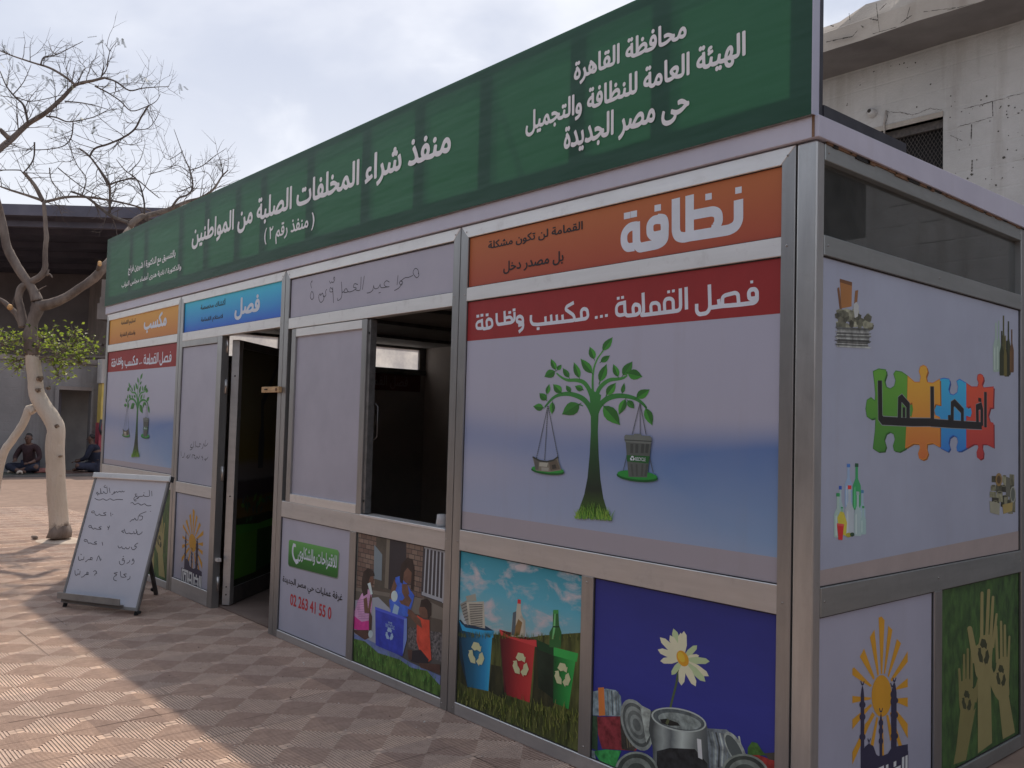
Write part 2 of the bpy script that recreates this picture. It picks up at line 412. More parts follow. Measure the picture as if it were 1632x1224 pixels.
# bay 1: blue header, fixed leaf with sun emblem, open doorway
a1, b1 = -5.916, -4.091
rail(a1, b1, 2.112, 2.183)
P_blue = panel(a1, b1, 2.183, 2.445, BLUEG, label='blue header panel with white lettering')
post(-5.165, -5.075, 0.0, 2.112, name='door_jamb')
rail(a1, -5.165, 0.835, 0.925); rail(a1, -5.165, 0.0, 0.118)
rail(a1, -5.165, 2.06, 2.112, mat=ALU)
P_narrow = panel(a1, -5.165, 0.925, 2.06, noisy('pale_lilac_board_narrow', (0.42, 0.425, 0.51), (0.465, 0.47, 0.555), 3, 0.45), label='narrow pale panel with small hand writing')
P_sun = panel(a1, -5.165, 0.118, 0.835, WHITE, label='white panel with orange sun and dark minarets emblem')
# bay 0: orange header, second scales picture, lower posters
a0, b0 = -7.972, -6.036
rail(a0, b0, 2.112, 2.183); rail(a0, b0, 0.84, 0.97); rail(a0, b0, 0.0, 0.06)
post(-7.02, -6.95, 0.06, 0.84)
P_or0 = panel(a0, b0, 2.183, 2.455, ORANGE_Y, label='yellow orange header panel with white lettering')
P_big0 = panel(a0, b0, 0.97, 2.112, SW0, label='white panel with red band and tree holding scales behind the whiteboard')
P_low0 = panel(a0, -7.02, 0.06, 0.84, WHITE)
GRASSP = noisy('printed_grass', (0.03, 0.065, 0.03), (0.10, 0.22, 0.06), 26, 0.5, stretch=(1, 1, 0.5), lo=0.3, hi=0.75)
P_hand0 = panel(-6.95, b0, 0.06, 0.84, GRASSP, label='green poster of raised hands')

# ---- sliding window
DG = noisy('door_frame_dark', (0.10, 0.10, 0.10), (0.16, 0.155, 0.15), 8, 0.45, metal=0.6)
win = MB(); win.box((-3.0, 0.0, 0.917), (-2.945, 0.05, 2.085), ALU); win.box((-3.91, 0.0, 0.917), (-3.85, 0.05, 2.085), ALU)
win.box((-3.85, 0.0, 0.917), (-3.0, 0.05, 0.973), ALU_H); win.box((-3.85, 0.0, 2.03), (-3.0, 0.05, 2.085), ALU_H)
sash = win.build('sliding_window', kiosk, bevel=0.002)
m = MB(); m.box((-3.855, 0.014, 0.968), (-2.995, 0.02, 2.035), noisy('pale_lilac_board_sash', (0.38, 0.38, 0.455), (0.45, 0.45, 0.53), 2, 0.45)); m.build('sash_panel', sash)
m = MB(); m.box((-2.942, 0.01, 0.925), (-2.915, 0.052, 2.08), noisy('grey_track', (0.16, 0.16, 0.16), (0.25, 0.25, 0.25), 20, 0.5, metal=0.6)); m.build('track', sash)
for z in (1.0, 2.0):
    m = MB(); m.tube([(-2.929, 0.011, z), (-2.929, 0.006, z)], 0.007, DARKGAP, 8); m.build('screw', sash)
m = MB(); m.tube([(-2.905, 0.05, 1.36), (-2.87, 0.05, 1.38), (-2.87, 0.05, 1.56), (-2.905, 0.05, 1.58)], 0.0042, DG, 6); m.build('handle', sash)
m = MB(); m.box((-2.945, -0.006, 0.905), (-2.10, 0.09, 0.921), noisy('sill_steel', (0.62, 0.64, 0.66), (0.74, 0.75, 0.77), 8, 0.3, metal=0.5)); m.build('window_sill', kiosk, bevel=0.002)

# ---- door leaf folded inwards past the jamb
hx, hy = -5.025, 0.125
dv = Vector((-0.665, 0.747, 0)).normalized(); dn = Vector((dv.y, -dv.x, 0))      # dn: outer face, towards the street
def leaf(s, t, z): return Vector((hx, hy, z)) + dv*s + dn*t
def leaf_box(m, s0, s1, t0, t1, z0, z1, mat):
    m.hexa([leaf(s0,t1,z0), leaf(s1,t1,z0), leaf(s1,t0,z0), leaf(s0,t0,z0), leaf(s0,t1,z1), leaf(s1,t1,z1), leaf(s1,t0,z1), leaf(s0,t0,z1)], mat)
DG = noisy('door_frame_dark', (0.10, 0.10, 0.10), (0.16, 0.155, 0.15), 8, 0.45, metal=0.6)
m = MB()
leaf_box(m, 0.0, 0.065, -0.062, 0.0, 0.02, 2.085, ALU_M); leaf_box(m, 0.93, 0.99, -0.05, 0.0, 0.02, 2.085, DG)
leaf_box(m, 0.065, 0.93, -0.05, 0.0, 0.02, 0.15, DG); leaf_box(m, 0.065, 0.93, -0.05, 0.0, 2.02, 2.085, DG)
door = m.build('door', kiosk, bevel=0.002); door['label'] = 'folded back door leaf with dark green bin poster'
m = MB(); leaf_box(m, 0.06, 0.935, -0.03, -0.012, 0.145, 2.025, vgrad('door_poster', [(0, (22, 26, 20)), (0.28, (20, 26, 18)), (0.285, (60, 46, 24)), (0.36, (52, 38, 24)), (0.365, (34, 28, 32)), (0.43, (36, 30, 36)), (0.44, (66, 62, 66)), (0.50, (68, 60, 60)), (0.53, (62, 52, 22)), (0.75, (62, 56, 44)), (1.0, (50, 46, 34))], 0.14, 2.05, 0.012)); dpan = m.build('poster_panel', door)
def lp(s, z, k=1): return leaf(s, -0.011+0.0006*k, z)
m = MB()
m.poly([lp(0.07, 0.20), lp(0.50, 0.20), lp(0.50, 0.56), lp(0.07, 0.56)], ink(46, 78, 26))          # printed green bin
m.poly([lp(0.50, 0.20), lp(0.86, 0.24), lp(0.88, 0.56), lp(0.50, 0.56)], ink(20, 42, 22))
m.poly([lp(0.07, 0.55, 2), lp(0.92, 0.55, 2), lp(0.93, 0.62, 2), lp(0.5, 0.60, 2), lp(0.07, 0.63, 2)], ink(40, 80, 30))
for q in range(26):                                                                              # leaves heaped in it
    rr = random.Random(q); s0 = 0.09+0.8*rr.random(); z0 = 0.62+0.22*rr.random(); w = 0.02+0.03*rr.random(); a = rr.uniform(0, 3.1)
    m.poly([lp(s0+w*math.cos(a), z0+1.3*w*math.sin(a), 2+q), lp(s0-w*math.sin(a)*.5, z0+w*math.cos(a)*.5, 2+q), lp(s0-w*math.cos(a), z0-1.3*w*math.sin(a), 2+q), lp(s0+w*math.sin(a)*.5, z0-w*math.cos(a)*.5, 2+q)], ink(*rr.choice([(34, 60, 40), (26, 44, 34), (50, 74, 30), (40, 48, 52)])))
m.poly([lp(0.46, 1.06, 3), lp(0.56, 1.06, 3), lp(0.57, 1.30, 3), lp(0.54, 1.42, 3), lp(0.53, 1.58, 3), lp(0.88, 2.0, 3), lp(0.83, 2.0, 3), lp(0.47, 1.62, 3), lp(0.49, 1.42, 3), lp(0.45, 1.30, 3)], ink(34, 34, 40))  # printed hose and nozzle
m.build('bin_picture', dpan)
for z in (0.13, 0.98, 1.66, 1.98):
    m = MB(); m.tube([(-5.068, 0.045, z), (-5.068, 0.045, z+0.11)], 0.011, STEEL, 8); m.build('hinge', door)
for z in (0.1, 0.16, 0.86, 1.8):
    m = MB(); m.tube([leaf(-0.001, -0.03, z), leaf(-0.004, -0.03, z)], 0.006, DARKGAP, 8); m.build('screw', door)
m = MB(); m.box((-5.085, 0.02, 0.36), (-5.035, 0.05, 0.385), noisy('white_stop', (0.7, 0.66, 0.62), (0.8, 0.76, 0.72), 9)); m.build('door_stop', kiosk)
m = MB(); m.box((-4.285, -0.028, 1.655), (-4.02, -0.002, 1.695), WOOD); lat = m.build('latch', kiosk, bevel=0.002); lat['label'] = 'raw wooden turn latch on the right jamb'
m = MB(); m.tube([(-4.235, -0.029, 1.677), (-4.19, -0.0295, 1.677)], 0.004, DARKGAP, 6); m.build('slot', lat)
m = MB(); m.tube([(-4.05, -0.028, 1.675), (-4.05, -0.034, 1.675)], 0.012, BROWN, 8); m.build('screw', lat)
m = MB(); m.tube([(-4.33, 0.35, 0.99), (-4.30, 0.34, 1.03), (-4.26, 0.33, 1.03), (-4.20, 0.33, 1.0)], 0.006, STEEL, 6); m.build('hook', kiosk)

# ---- right-hand side (x = 0), same 2 m bay
def spost(y0, y1, z0=0.0, z1=H):
    m = MB(); m.box((-0.06, y0, z0), (0.0, y1, z1), ALU); m.build('frame_post', kiosk, bevel=0.0022)
def srail(y0, y1, z0, z1, x0=-0.06, x1=0.0):
    m = MB(); m.box((x0, y0, z0), (x1, y1, z1), ALU_S); m.build('frame_rail', kiosk, bevel=0.0022)
def spanel(y0, y1, z0, z1, mat, label=None):
    m = MB(); e = 0.012; m.box((-PY-0.006, y0-e, z0-e), (-PY, y1+e, z1+e), mat); o = m.build('poster_panel', kiosk)
    if label: o['label'] = label
    gasket(o, [(y0, z0), (y1, z0), (y1, z1), (y0, z1)], lambda a, b, c: (-PY+c, a, b))
    return o
SY0, SY1 = 0.057, 1.885
spost(SY1, 1.955); spost(1.962, 2.03); spost(3.93, 4.0)
srail(SY0, SY1, 2.44, H); srail(SY0, SY1, 2.1, 2.172); srail(SY0, SY1, 0.832, 0.934); srail(SY0, SY1, 0.0, 0.062); 
srail(2.03, 3.93, 2.44, H); srail(2.03, 3.93, 2.1, 2.172); srail(2.03, 3.93, 0.832, 0.934); srail(2.03, 3.93, 0.0, 0.062)
m = MB(); m.box((-0.06, 0.948, 0.062), (0.0, 1.02, 0.832), ALU); m.build('frame_post', kiosk, bevel=0.0022)
P_puz = spanel(SY0, SY1, 0.934, 2.1, SWS, 'white side panel with a coloured jigsaw and four waste pictures')
P_sun2 = spanel(SY0, 0.948, 0.062, 0.832, WHITE, 'white side panel with orange sun and minarets emblem')
P_hand = spanel(1.02, SY1, 0.062, 0.832, GRASSP, 'grass green side poster of three raised hands')
spanel(2.03, 3.93, 0.934, 2.1, SWS); spanel(2.03, 3.93, 0.062, 0.832, WHITE)
gm, nt, b = new_mat('tinted_glass')
nt.nodes.remove(b)
tr = N(nt, 'ShaderNodeBsdfTransparent'); tr.inputs[0].default_value = (0.62, 0.66, 0.64, 1)
gl = N(nt, 'ShaderNodeBsdfGlossy'); gl.inputs['Roughness'].default_value = 0.02; gl.inputs[0].default_value = (0.95, 0.97, 0.96, 1)
fr = N(nt, 'ShaderNodeFresnel'); fr.inputs['IOR'].default_value = 2.1
ms = N(nt, 'ShaderNodeMixShader'); nt.links.new(fr.outputs[0], ms.inputs[0]); nt.links.new(tr.outputs[0], ms.inputs[1]); nt.links.new(gl.outputs[0], ms.inputs[2])
df = N(nt, 'ShaderNodeBsdfDiffuse'); df.inputs[0].default_value = (0.34, 0.35, 0.34, 1)
dn_ = noise(nt, 7, 6, 0.7); dr = N(nt, 'ShaderNodeMapRange'); dr.inputs['From Min'].default_value = 0.3; dr.inputs['From Max'].default_value = 0.7; dr.inputs['To Min'].default_value = 0.07; dr.inputs['To Max'].default_value = 0.17; nt.links.new(dn_.outputs['Fac'], dr.inputs['Value'])
m2 = N(nt, 'ShaderNodeMixShader'); nt.links.new(dr.outputs[0], m2.inputs[0]); nt.links.new(ms.outputs[0], m2.inputs[1]); nt.links.new(df.outputs[0], m2.inputs[2])
nt.links.new(m2.outputs[0], nt.nodes['Material Output'].inputs[0])
GLASS = gm
m = MB(); m.box((-0.034, SY0-0.01, 2.165), (-0.028, SY1+0.01, 2.446), GLASS); m.build('window_pane', kiosk)
m = MB(); m.box((-0.034, 2.02, 2.165), (-0.028, 3.94, 2.446), GLASS); m.build('window_pane', kiosk)

# ---- far end (x = -8.03) with its dusty sunlit transom, back wall, ceiling
dm_, nt, b = new_mat('dusty_glass'); 
n = noise(nt, 3.5, 6, 0.7); r = ramp(nt, n.outputs['Fac'], [(0.35, (0.50, 0.50, 0.52)), (0.65, (0.78, 0.77, 0.75))])
nt.links.new(r.outputs[0], b.inputs['Base Color']); b.inputs['Roughness'].default_value = 0.5
tl = N(nt, 'ShaderNodeBsdfTranslucent'); nt.links.new(r.outputs[0], tl.inputs[0])
ms = N(nt, 'ShaderNodeMixShader'); ms.inputs[0].default_value = 0.75; nt.links.new(b.outputs[0], ms.inputs[1]); nt.links.new(tl.outputs[0], ms.inputs[2])
nt.links.new(ms.outputs[0], nt.nodes['Material Output'].inputs[0])
m = MB(); m.box((-8.03, 0.06, 0.0), (-7.99, 4.0, 2.17), INNER); endw = m.build('end_wall', kiosk)
m = MB(); m.box((-8.03, 0.06, 2.43), (-7.985, 4.0, H), DG); m.box((-8.03, 1.90, 2.17), (-7.985, 2.02, 2.43), DG); m.box((-8.03, 3.9, 2.17), (-7.985, 4.0, 2.43), DG); m.build('frame_rail', kiosk)
for y0, y1 in ((0.06, 1.90), (2.02, 3.9)):
    m = MB(); m.add([(-8.012, y0, 2.17), (-8.012, y1, 2.17), (-8.012, y1, 2.43), (-8.012, y0, 2.43)], [(0, 1, 2, 3)], dm_); m.build('window_pane', kiosk)
m = MB(); m.box((-7.985, 0.06, 2.10), (-7.95, 3.98, 2.165), DG); m.build('frame_rail', kiosk)
m = MB(); m.box((-7.988, 2.03, 1.88), (-7.98, 3.92, 2.095), ink(60, 24, 26)); inred = m.build('poster_panel', kiosk); inred['label'] = 'dim red lettered band inside the kiosk'
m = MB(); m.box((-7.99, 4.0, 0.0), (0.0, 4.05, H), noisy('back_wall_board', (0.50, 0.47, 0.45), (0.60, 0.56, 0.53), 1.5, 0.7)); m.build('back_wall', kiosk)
for x in (-7.0, -6.0, -5.0, -4.0, -3.0, -2.0):
    m = MB(); m.box((x-0.03, 3.965, 0), (x+0.03, 3.998, H), DG); m.build('wall_stud', kiosk)
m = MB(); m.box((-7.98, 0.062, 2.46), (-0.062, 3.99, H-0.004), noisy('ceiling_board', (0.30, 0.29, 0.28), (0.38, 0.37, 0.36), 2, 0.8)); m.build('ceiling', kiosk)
for x in (-6.9, -5.7, -4.6, -3.4, -2.2, -1.1):
    m = MB(); m.bar((x, 0.07, 2.44), (x, 3.98, 2.44), 0.05, 0.035, DG); m.build('ceiling_batten', kiosk)
m = MB(); m.box((-0.075, 0.07, 2.388), (-0.066, 3.98, 2.455), noisy('pale_green_strip', (0.50, 0.55, 0.51), (0.60, 0.65, 0.60), 3, 0.6)); m.build('pale_strip', kiosk)  # pale strip added just behind the glass, along the top of the pane
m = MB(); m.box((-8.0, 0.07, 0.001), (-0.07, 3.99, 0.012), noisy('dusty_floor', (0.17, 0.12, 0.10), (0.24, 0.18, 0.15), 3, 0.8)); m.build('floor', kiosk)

# ---- fascia boards and the green sign
m = MB(); m.box((-8.055, -0.014, 2.506), (-0.004, 0.03, 2.584), FASC); m.build('fascia', kiosk, bevel=0.002)
m = MB(); m.hexa([(-0.02, -0.012, 2.506), (0.014, -0.012, 2.506), (0.014, 4.02, 2.498), (-0.02, 4.02, 2.498), (-0.02, -0.012, 2.584), (0.014, -0.012, 2.584), (0.014, 4.02, 2.64), (-0.02, 4.02, 2.64)], FASC); m.build('fascia', kiosk, bevel=0.002)
m = MB(); m.box((-8.055, 0.03, 2.506), (-8.0, 4.05, 2.584), FASC); m.box((-8.0, 4.0, 2.506), (0.0, 4.05, 2.584), FASC); m.build('fascia', kiosk)
m = MB(); m.box((-0.012, -0.0155, 2.508), (-0.003, 0.0, 2.584), BROWN); m.build('board_edge', kiosk)
# ragged glue line under the side fascia
m = MB(); rr = random.Random(4); y = 0.06
while y < 3.9:
    d = rr.uniform(0.03, 0.12); h = rr.uniform(0.002, 0.009)*(1.4 if y < 0.9 else 0.8)
    m.box((-0.001, y, 2.501-h), (0.0045, y+d, 2.5065), BROWN if rr.random() < 0.8 else DARKGAP); y += d*rr.uniform(0.8, 1.0)
m.build('glue_line', kiosk)
m = MB(); m.box((-8.0, 0.03, 2.51), (-0.02, 4.0, 2.56), noisy('roof_deck', (0.52, 0.50, 0.47), (0.64, 0.62, 0.58), 3, 0.6)); m.build('roof_deck', kiosk)
SZ0, SZ1 = 2.584, 3.285
fm, nt, b = new_mat('green_banner_fabric')
n = noise(nt, 2.0, 4, stretch=(0.7, 1, 1)); r = ramp(nt, n.outputs['Fac'], [(0.3, (0.026, 0.092, 0.060)), (0.7, (0.034, 0.110, 0.072))])
nt.links.new(r.outputs[0], b.inputs['Base Color']); b.inputs['Roughness'].default_value = 0.46; b.inputs['Specular IOR Level'].default_value = 0.32
n2 = noise(nt, 1.0, 3, stretch=(0.8, 1, 5)); n3 = noise(nt, 220, 2)
bump(nt, b, n2.outputs['Fac'], 0.45, 0.03)
tl = N(nt, 'ShaderNodeBsdfTranslucent'); tl.inputs[0].default_value = (0.03, 0.17, 0.06, 1)
ms = N(nt, 'ShaderNodeMixShader'); ms.inputs[0].default_value = 0.20; nt.links.new(b.outputs[0], ms.inputs[1]); nt.links.new(tl.outputs[0], ms.inputs[2])
nt.links.new(ms.outputs[0], nt.nodes['Material Output'].inputs[0])
BANNER = fm
m = MB(); nx = 60; vs = []; fs = []; rr = random.Random(2)
for j in range(7):
    for i in range(nx+1):
        x = -8.04+i*(8.036/nx); z = SZ0+0.001+j*(SZ1-SZ0-0.002)/6
        sag = 0 if j in (0, 6) or i in (0, nx) else rr.uniform(-0.0012, 0.0012)
        vs.append((x, -0.030+sag, z))
for j in range(6):
    for i in range(nx): fs.append((j*(nx+1)+i, j*(nx+1)+i+1, (j+1)*(nx+1)+i+1, (j+1)*(nx+1)+i))
m.add(vs, fs, BANNER, True)
sign = m.build('sign_board', kiosk); sign['label'] = 'long green fabric sign with white lettering above the kiosk'
m = MB(); FRW = 0.03
m.box((-8.04, -0.0275, SZ0), (-0.006, 0.0, SZ0+0.085), STEEL); m.box((-8.04, -0.0275, SZ1-0.05), (-0.006, 0.0, SZ1-0.002), STEEL)
for x in (-8.04, -7.32, -6.90, -6.02, -5.46, -4.86, -4.42, -3.72, -3.02, -2.46, -1.88, -1.22, -0.74):
    m.box((x, -0.0275, SZ0+0.085), (x+0.10, 0.0, SZ1-0.05), STEEL)
m.box((-0.095, -0.0275, SZ0+0.085), (-0.006, 0.0, SZ1-0.05), STEEL)
m.build('sign_frame', sign)
m = MB(); m.box((-0.0055, -0.031, SZ0+0.001), (-0.001, 0.012, SZ1), WHITE); m.build('white_edge', sign)
m = MB(); m.box((-0.0045, 0.0125, SZ0+0.0), (0.0, 0.034, SZ1-0.004), STEELD); m.bar((-0.006, 0.035, SZ0+0.025), (-0.006, 0.66, SZ0+0.03), 0.022, 0.045, STEELD)
m.build('corner_bracket', sign)
# back props of the sign
for x in (-7.8, -5.8, -3.8, -1.8):
    m = MB(); m.bar((x, 0.02, SZ1-0.1), (x, 0.62, SZ0), 0.03, 0.03, STEELD); m.build('sign_prop', sign)

# ---- screw heads on the frame joints
def screw(p, n, r=0.0045):
    m = MB(); p = Vector(p); n = Vector(n); m.tube([p, p+n*.0012, p+n*.0022], [r, r, r*.6], STEEL, 8); m.tube([p+n*.0023, p+n*.0026], r*.35, DARKGAP, 6); m.build('screw', kiosk)
for x in (-1.995, -0.115, -2.09, -3.98, -4.08, -5.93, -6.02, -7.99):
    for z in (2.14, 0.87, 0.03, 2.468): screw((x, -0.0004, z), (0, -1, 0))
for x in (-1.07, -3.025): screw((x, -0.0004, 0.80), (0, -1, 0)); screw((x, -0.0004, 0.10), (0, -1, 0))
for y in (0.08, 0.98, 1.87):
    for z in (2.136, 0.885, 2.47): screw((0.0004, y, z), (1, 0, 0))

# ---- things inside the kiosk
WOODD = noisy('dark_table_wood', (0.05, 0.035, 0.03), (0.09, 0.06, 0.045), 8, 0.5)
tb = empty('counter_table', (-3.6, 2.4, 0.0), 'dark counter table inside the kiosk behind the open window', 'table')
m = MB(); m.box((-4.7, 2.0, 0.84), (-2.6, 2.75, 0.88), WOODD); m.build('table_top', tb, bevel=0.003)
for x in (-4.65, -2.65):
    for y in (2.05, 2.7):
        m = MB(); m.box((x-0.025, y-0.025, 0.012), (x+0.025, y+0.025, 0.84), WOODD); m.build('leg', tb)

# ================================================================== PRINTED PICTURES AND LETTERING (flat ink on the flat panels)
class Plane:
    def __init__(s, P, u, v, n): s.P, s.u, s.v, s.n = Vector(P), Vector(u), Vector(v), Vector(n)
    def ab(s, px):
        q = on_plane(px[0], px[1], s.P, s.n)-s.P
        return q.dot(s.u), q.dot(s.v)
    def at(s, a, b, off=0.0): return s.P + s.u*a + s.v*b + s.n*off
FRONT = Plane((0, PY, 0), (1, 0, 0), (0, 0, 1), (0, -1, 0))
SIDE = Plane((-PY, 0, 0), (0, 1, 0), (0, 0, 1), (1, 0, 0))
SIGN = Plane((0, -0.0315, 0), (1, 0, 0), (0, 0, 1), (0, -1, 0))
def crop(ox, oy, s): return lambda p: (ox+p[0]/s, oy+p[1]/s)
def smooth(pts, n=5, closed=False):
    P = [Vector((p[0], p[1])) for p in pts]; out = []; m = len(P)
    if m < 3: return [tuple(p) for p in P]
    rng = range(m if closed else m-1)
    for i in rng:
        p0 = P[(i-1) % m] if closed or i > 0 else P[0]; p1 = P[i]; p2 = P[(i+1) % m]; p3 = P[(i+2) % m] if closed or i+2 < m else P[-1]
        for k in range(n):
            t = k/n
            out.append(tuple(0.5*((2*p1)+(p2-p0)*t+(2*p0-5*p1+4*p2-p3)*t*t+(3*p1-p0-3*p2+p3)*t**3)))
    if not closed: out.append(tuple(P[-1]))
    return out
def fillet(pts, r, n=4):
    """round the corners of a metric polyline"""
    P = [Vector(p) for p in pts]; out = [P[0]]
    for a, b, c in zip(P, P[1:], P[2:]):
        u, v = a-b, c-b; k = min(r, u.length*.48, v.length*.48)
        if k < 1e-4 or u.normalized().dot(v.normalized()) < -0.985: out.append(b); continue
        p, q = b+u.normalized()*k, b+v.normalized()*k
        for i in range(n+1):
            t = i/n; out.append(p*(1-t)**2+b*2*t*(1-t)+q*t*t)
    return out+[P[-1]]
class Print:
    """ink shapes on a plane; px points are read in a crop of the photograph and land on the real panel"""
    def __init__(s, plane, cr=None, base=0.0006, da=0.0, db=0.0):
        s.pl, s.cr, s.m, s.off, s.da, s.db = plane, cr, MB(), base, da, db
    def map(s, p):
        a, b = s.pl.ab(s.cr(p)) if s.cr else p
        return a+s.da, b+s.db
    def layer(s): s.off += 0.000014; return s.off
    def poly(s, pts, mat, sm=0, mapped=False):
        if sm: pts = smooth(pts, sm, True)
        o = s.layer(); q = [p if mapped else s.map(p) for p in pts]
        s.m.poly([s.pl.at(a, b, o) for a, b in q], mat)
    def ell(s, c, rx, ry, mat, n=20, rot=0.0):
        s.poly([(c[0]+rx*math.cos(t)*math.cos(rot)-ry*math.sin(t)*math.sin(rot), c[1]+rx*math.cos(t)*math.sin(rot)+ry*math.sin(t)*math.cos(rot)) for t in [2*math.pi*i/n for i in range(n)]], mat)
    def stroke(s, pts, w, mat, sm=0, w1=None, closed=False, mapped=False, sq=False, rd=0.0):
        """ribbon of w metres width along the points, mitred"""
        if sm: pts = smooth(pts, sm, closed)
        q = [Vector(p if mapped else s.map(p)) for p in pts]
        if rd: q = fillet(q, rd)
        if closed: q.append(q[0].copy())
        q = [p for i, p in enumerate(q) if i == 0 or (p-q[i-1]).length > 1e-5]
        if len(q) < 2: return
        o = s.layer(); n = len(q); vs = []
        if sq and not closed:
            q[0] = q[0]+(q[0]-q[1]).normalized()*w*0.45; q[-1] = q[-1]+(q[-1]-q[-2]).normalized()*w*0.45
        for i in range(n):
            ww = w if w1 is None else w+(w1-w)*i/(n-1)
            if closed: d0 = (q[i]-q[i-1 if i > 0 else -2]).normalized(); d1 = (q[(i+1) if i < n-1 else 1]-q[i]).normalized()
            else: d0 = (q[i]-q[max(i-1, 0)]); d1 = (q[min(i+1, n-1)]-q[i]); d0 = (d0 if d0.length > 0 else d1).normalized(); d1 = (d1 if d1.length > 0 else d0).normalized()
            nn = Vector((-d0.y-d1.y, d0.x+d1.x))
            if nn.length < 0.35: nn = Vector((-d1.y, d1.x))
            nn.normalize(); k = max(0.55, nn.dot(Vector((-d1.y, d1.x))))
            for sg in (1, -1): p = q[i]+nn*sg*ww/2/k; vs.append(s.pl.at(p.x, p.y, o+i*0.000001))
        s.m.add(vs, [(2*i, 2*i+1, 2*i+3, 2*i+2) for i in range(n-1)], mat)
    def build(s, name, parent, label=None):
        o = s.m.build(name, parent)
        if label: o['label'] = label
        return o
def shift_copy(o, parent, dx):
    c = o.copy(); COL.objects.link(c); c.parent = parent; c.location = (dx, 0, 0)
    return c

# ---- Arabic lettering: joined letter forms, set right to left
_F = {}
for ch, code, n in [('ء',0xFE80,1),('آ',0xFE81,2),('أ',0xFE83,2),('ؤ',0xFE85,2),('إ',0xFE87,2),('ئ',0xFE89,4),('ا',0xFE8D,2),('ب',0xFE8F,4),('ة',0xFE93,2),('ت',0xFE95,4),('ث',0xFE99,4),('ج',0xFE9D,4),('ح',0xFEA1,4),('خ',0xFEA5,4),('د',0xFEA9,2),('ذ',0xFEAB,2),('ر',0xFEAD,2),('ز',0xFEAF,2),('س',0xFEB1,4),('ش',0xFEB5,4),('ص',0xFEB9,4),('ض',0xFEBD,4),('ط',0xFEC1,4),('ظ',0xFEC5,4),('ع',0xFEC9,4),('غ',0xFECD,4),('ف',0xFED1,4),('ق',0xFED5,4),('ك',0xFED9,4),('ل',0xFEDD,4),('م',0xFEE1,4),('ن',0xFEE5,4),('ه',0xFEE9,4),('و',0xFEED,2),('ى',0xFEEF,2),('ي',0xFEF1,4)]:
    _F[ch] = (code, n)
def shape(t):
    out = []; i = 0
    def joins(c): return c in _F and _F[c][1] == 4
    while i < len(t):
        c = t[i]
        if c not in _F: out.append(c); i += 1; continue
        prev = i > 0 and joins(t[i-1])
        if c == 'ل' and i+1 < len(t) and t[i+1] in 'اأ':
            out.append(chr({'ا': 0xFEFB, 'أ': 0xFEF7}[t[i+1]] + (1 if prev else 0))); i += 2; continue
        nxt = i+1 < len(t) and t[i+1] in _F and t[i+1] != 'ء' and joins(c)
        code, n = _F[c]
        k = (3 if nxt else 1) if prev else (2 if nxt else 0)
        if n == 1: k = 0
        if n == 2: k = 1 if prev else 0
        out.append(chr(code+k)); i += 1
    r = ''.join(reversed(out))
    return r.translate(str.maketrans('()', ')('))
_tc = {}
def glyphs(text, bold, rtl=True):
    k = (text, 0)
    if k not in _tc:
        c = bpy.data.curves.new('lettering', 'FONT'); c.body = shape(text) if rtl else text; c.size = 1; c.resolution_u = 2; c.offset = 0.0
        o = bpy.data.objects.new('lettering', c); COL.objects.link(o)
        cu = o.to_curve(bpy.context.evaluated_depsgraph_get())
        # outlines as closed polygons, filled by the non-zero rule (the letters' strokes overlap themselves)
        loops = []
        for sp in cu.splines:
            bp = list(sp.bezier_points); L = []
            for i in range(len(bp)):
                p, q = bp[i], bp[(i+1) % len(bp)]; a_, b_, c_, d_ = p.co.xy, p.handle_right.xy, q.handle_left.xy, q.co.xy
                st = 1 if ((b_-a_).length < 1e-5 and (c_-d_).length < 1e-5) or abs((b_-a_).cross(d_-a_)) < 1e-5 and abs((c_-a_).cross(d_-a_)) < 1e-5 else 4
                for t in (j/st for j in range(st)):
                    L.append(a_*(1-t)**3+b_*3*t*(1-t)**2+c_*3*t*t*(1-t)+d_*t**3)
            if len(L) > 2: loops.append(L)
        bpy.data.objects.remove(o); bpy.data.curves.remove(c)
        vs = []; es = []
        for L in loops:
            n0 = len(vs); vs += L; es += [(n0+i, n0+(i+1) % len(L)) for i in range(len(L))]
        ov, oe, of, *_ = delaunay_2d_cdt(vs, es, [], 0, 1e-6)
        v = np.array([tuple(q) for q in ov]); tri = np.array([t for t in of if len(t) == 3]); ctr = v[tri].mean(1); wind = np.zeros(len(ctr))
        for L in loops:
            P = np.array([tuple(q) for q in L]); Q = np.roll(P, -1, 0)
            for (x0, y0), (x1, y1) in zip(P, Q):
                cr_ = (x1-x0)*(ctr[:, 1]-y0)-(ctr[:, 0]-x0)*(y1-y0)
                wind += ((y0 <= ctr[:, 1]) & (y1 > ctr[:, 1]) & (cr_ > 0)).astype(int)-((y0 > ctr[:, 1]) & (y1 <= ctr[:, 1]) & (cr_ < 0)).astype(int)
        f = [tuple(t) for t, w_ in zip(tri.tolist(), wind) if w_ != 0]
        used = sorted({i for t in f for i in t}); mpx = {i: j for j, i in enumerate(used)}; v = v[used]; f = [tuple(mpx[i] for i in t) for t in f]
        _tc[k] = (v, f)
    return _tc[k]
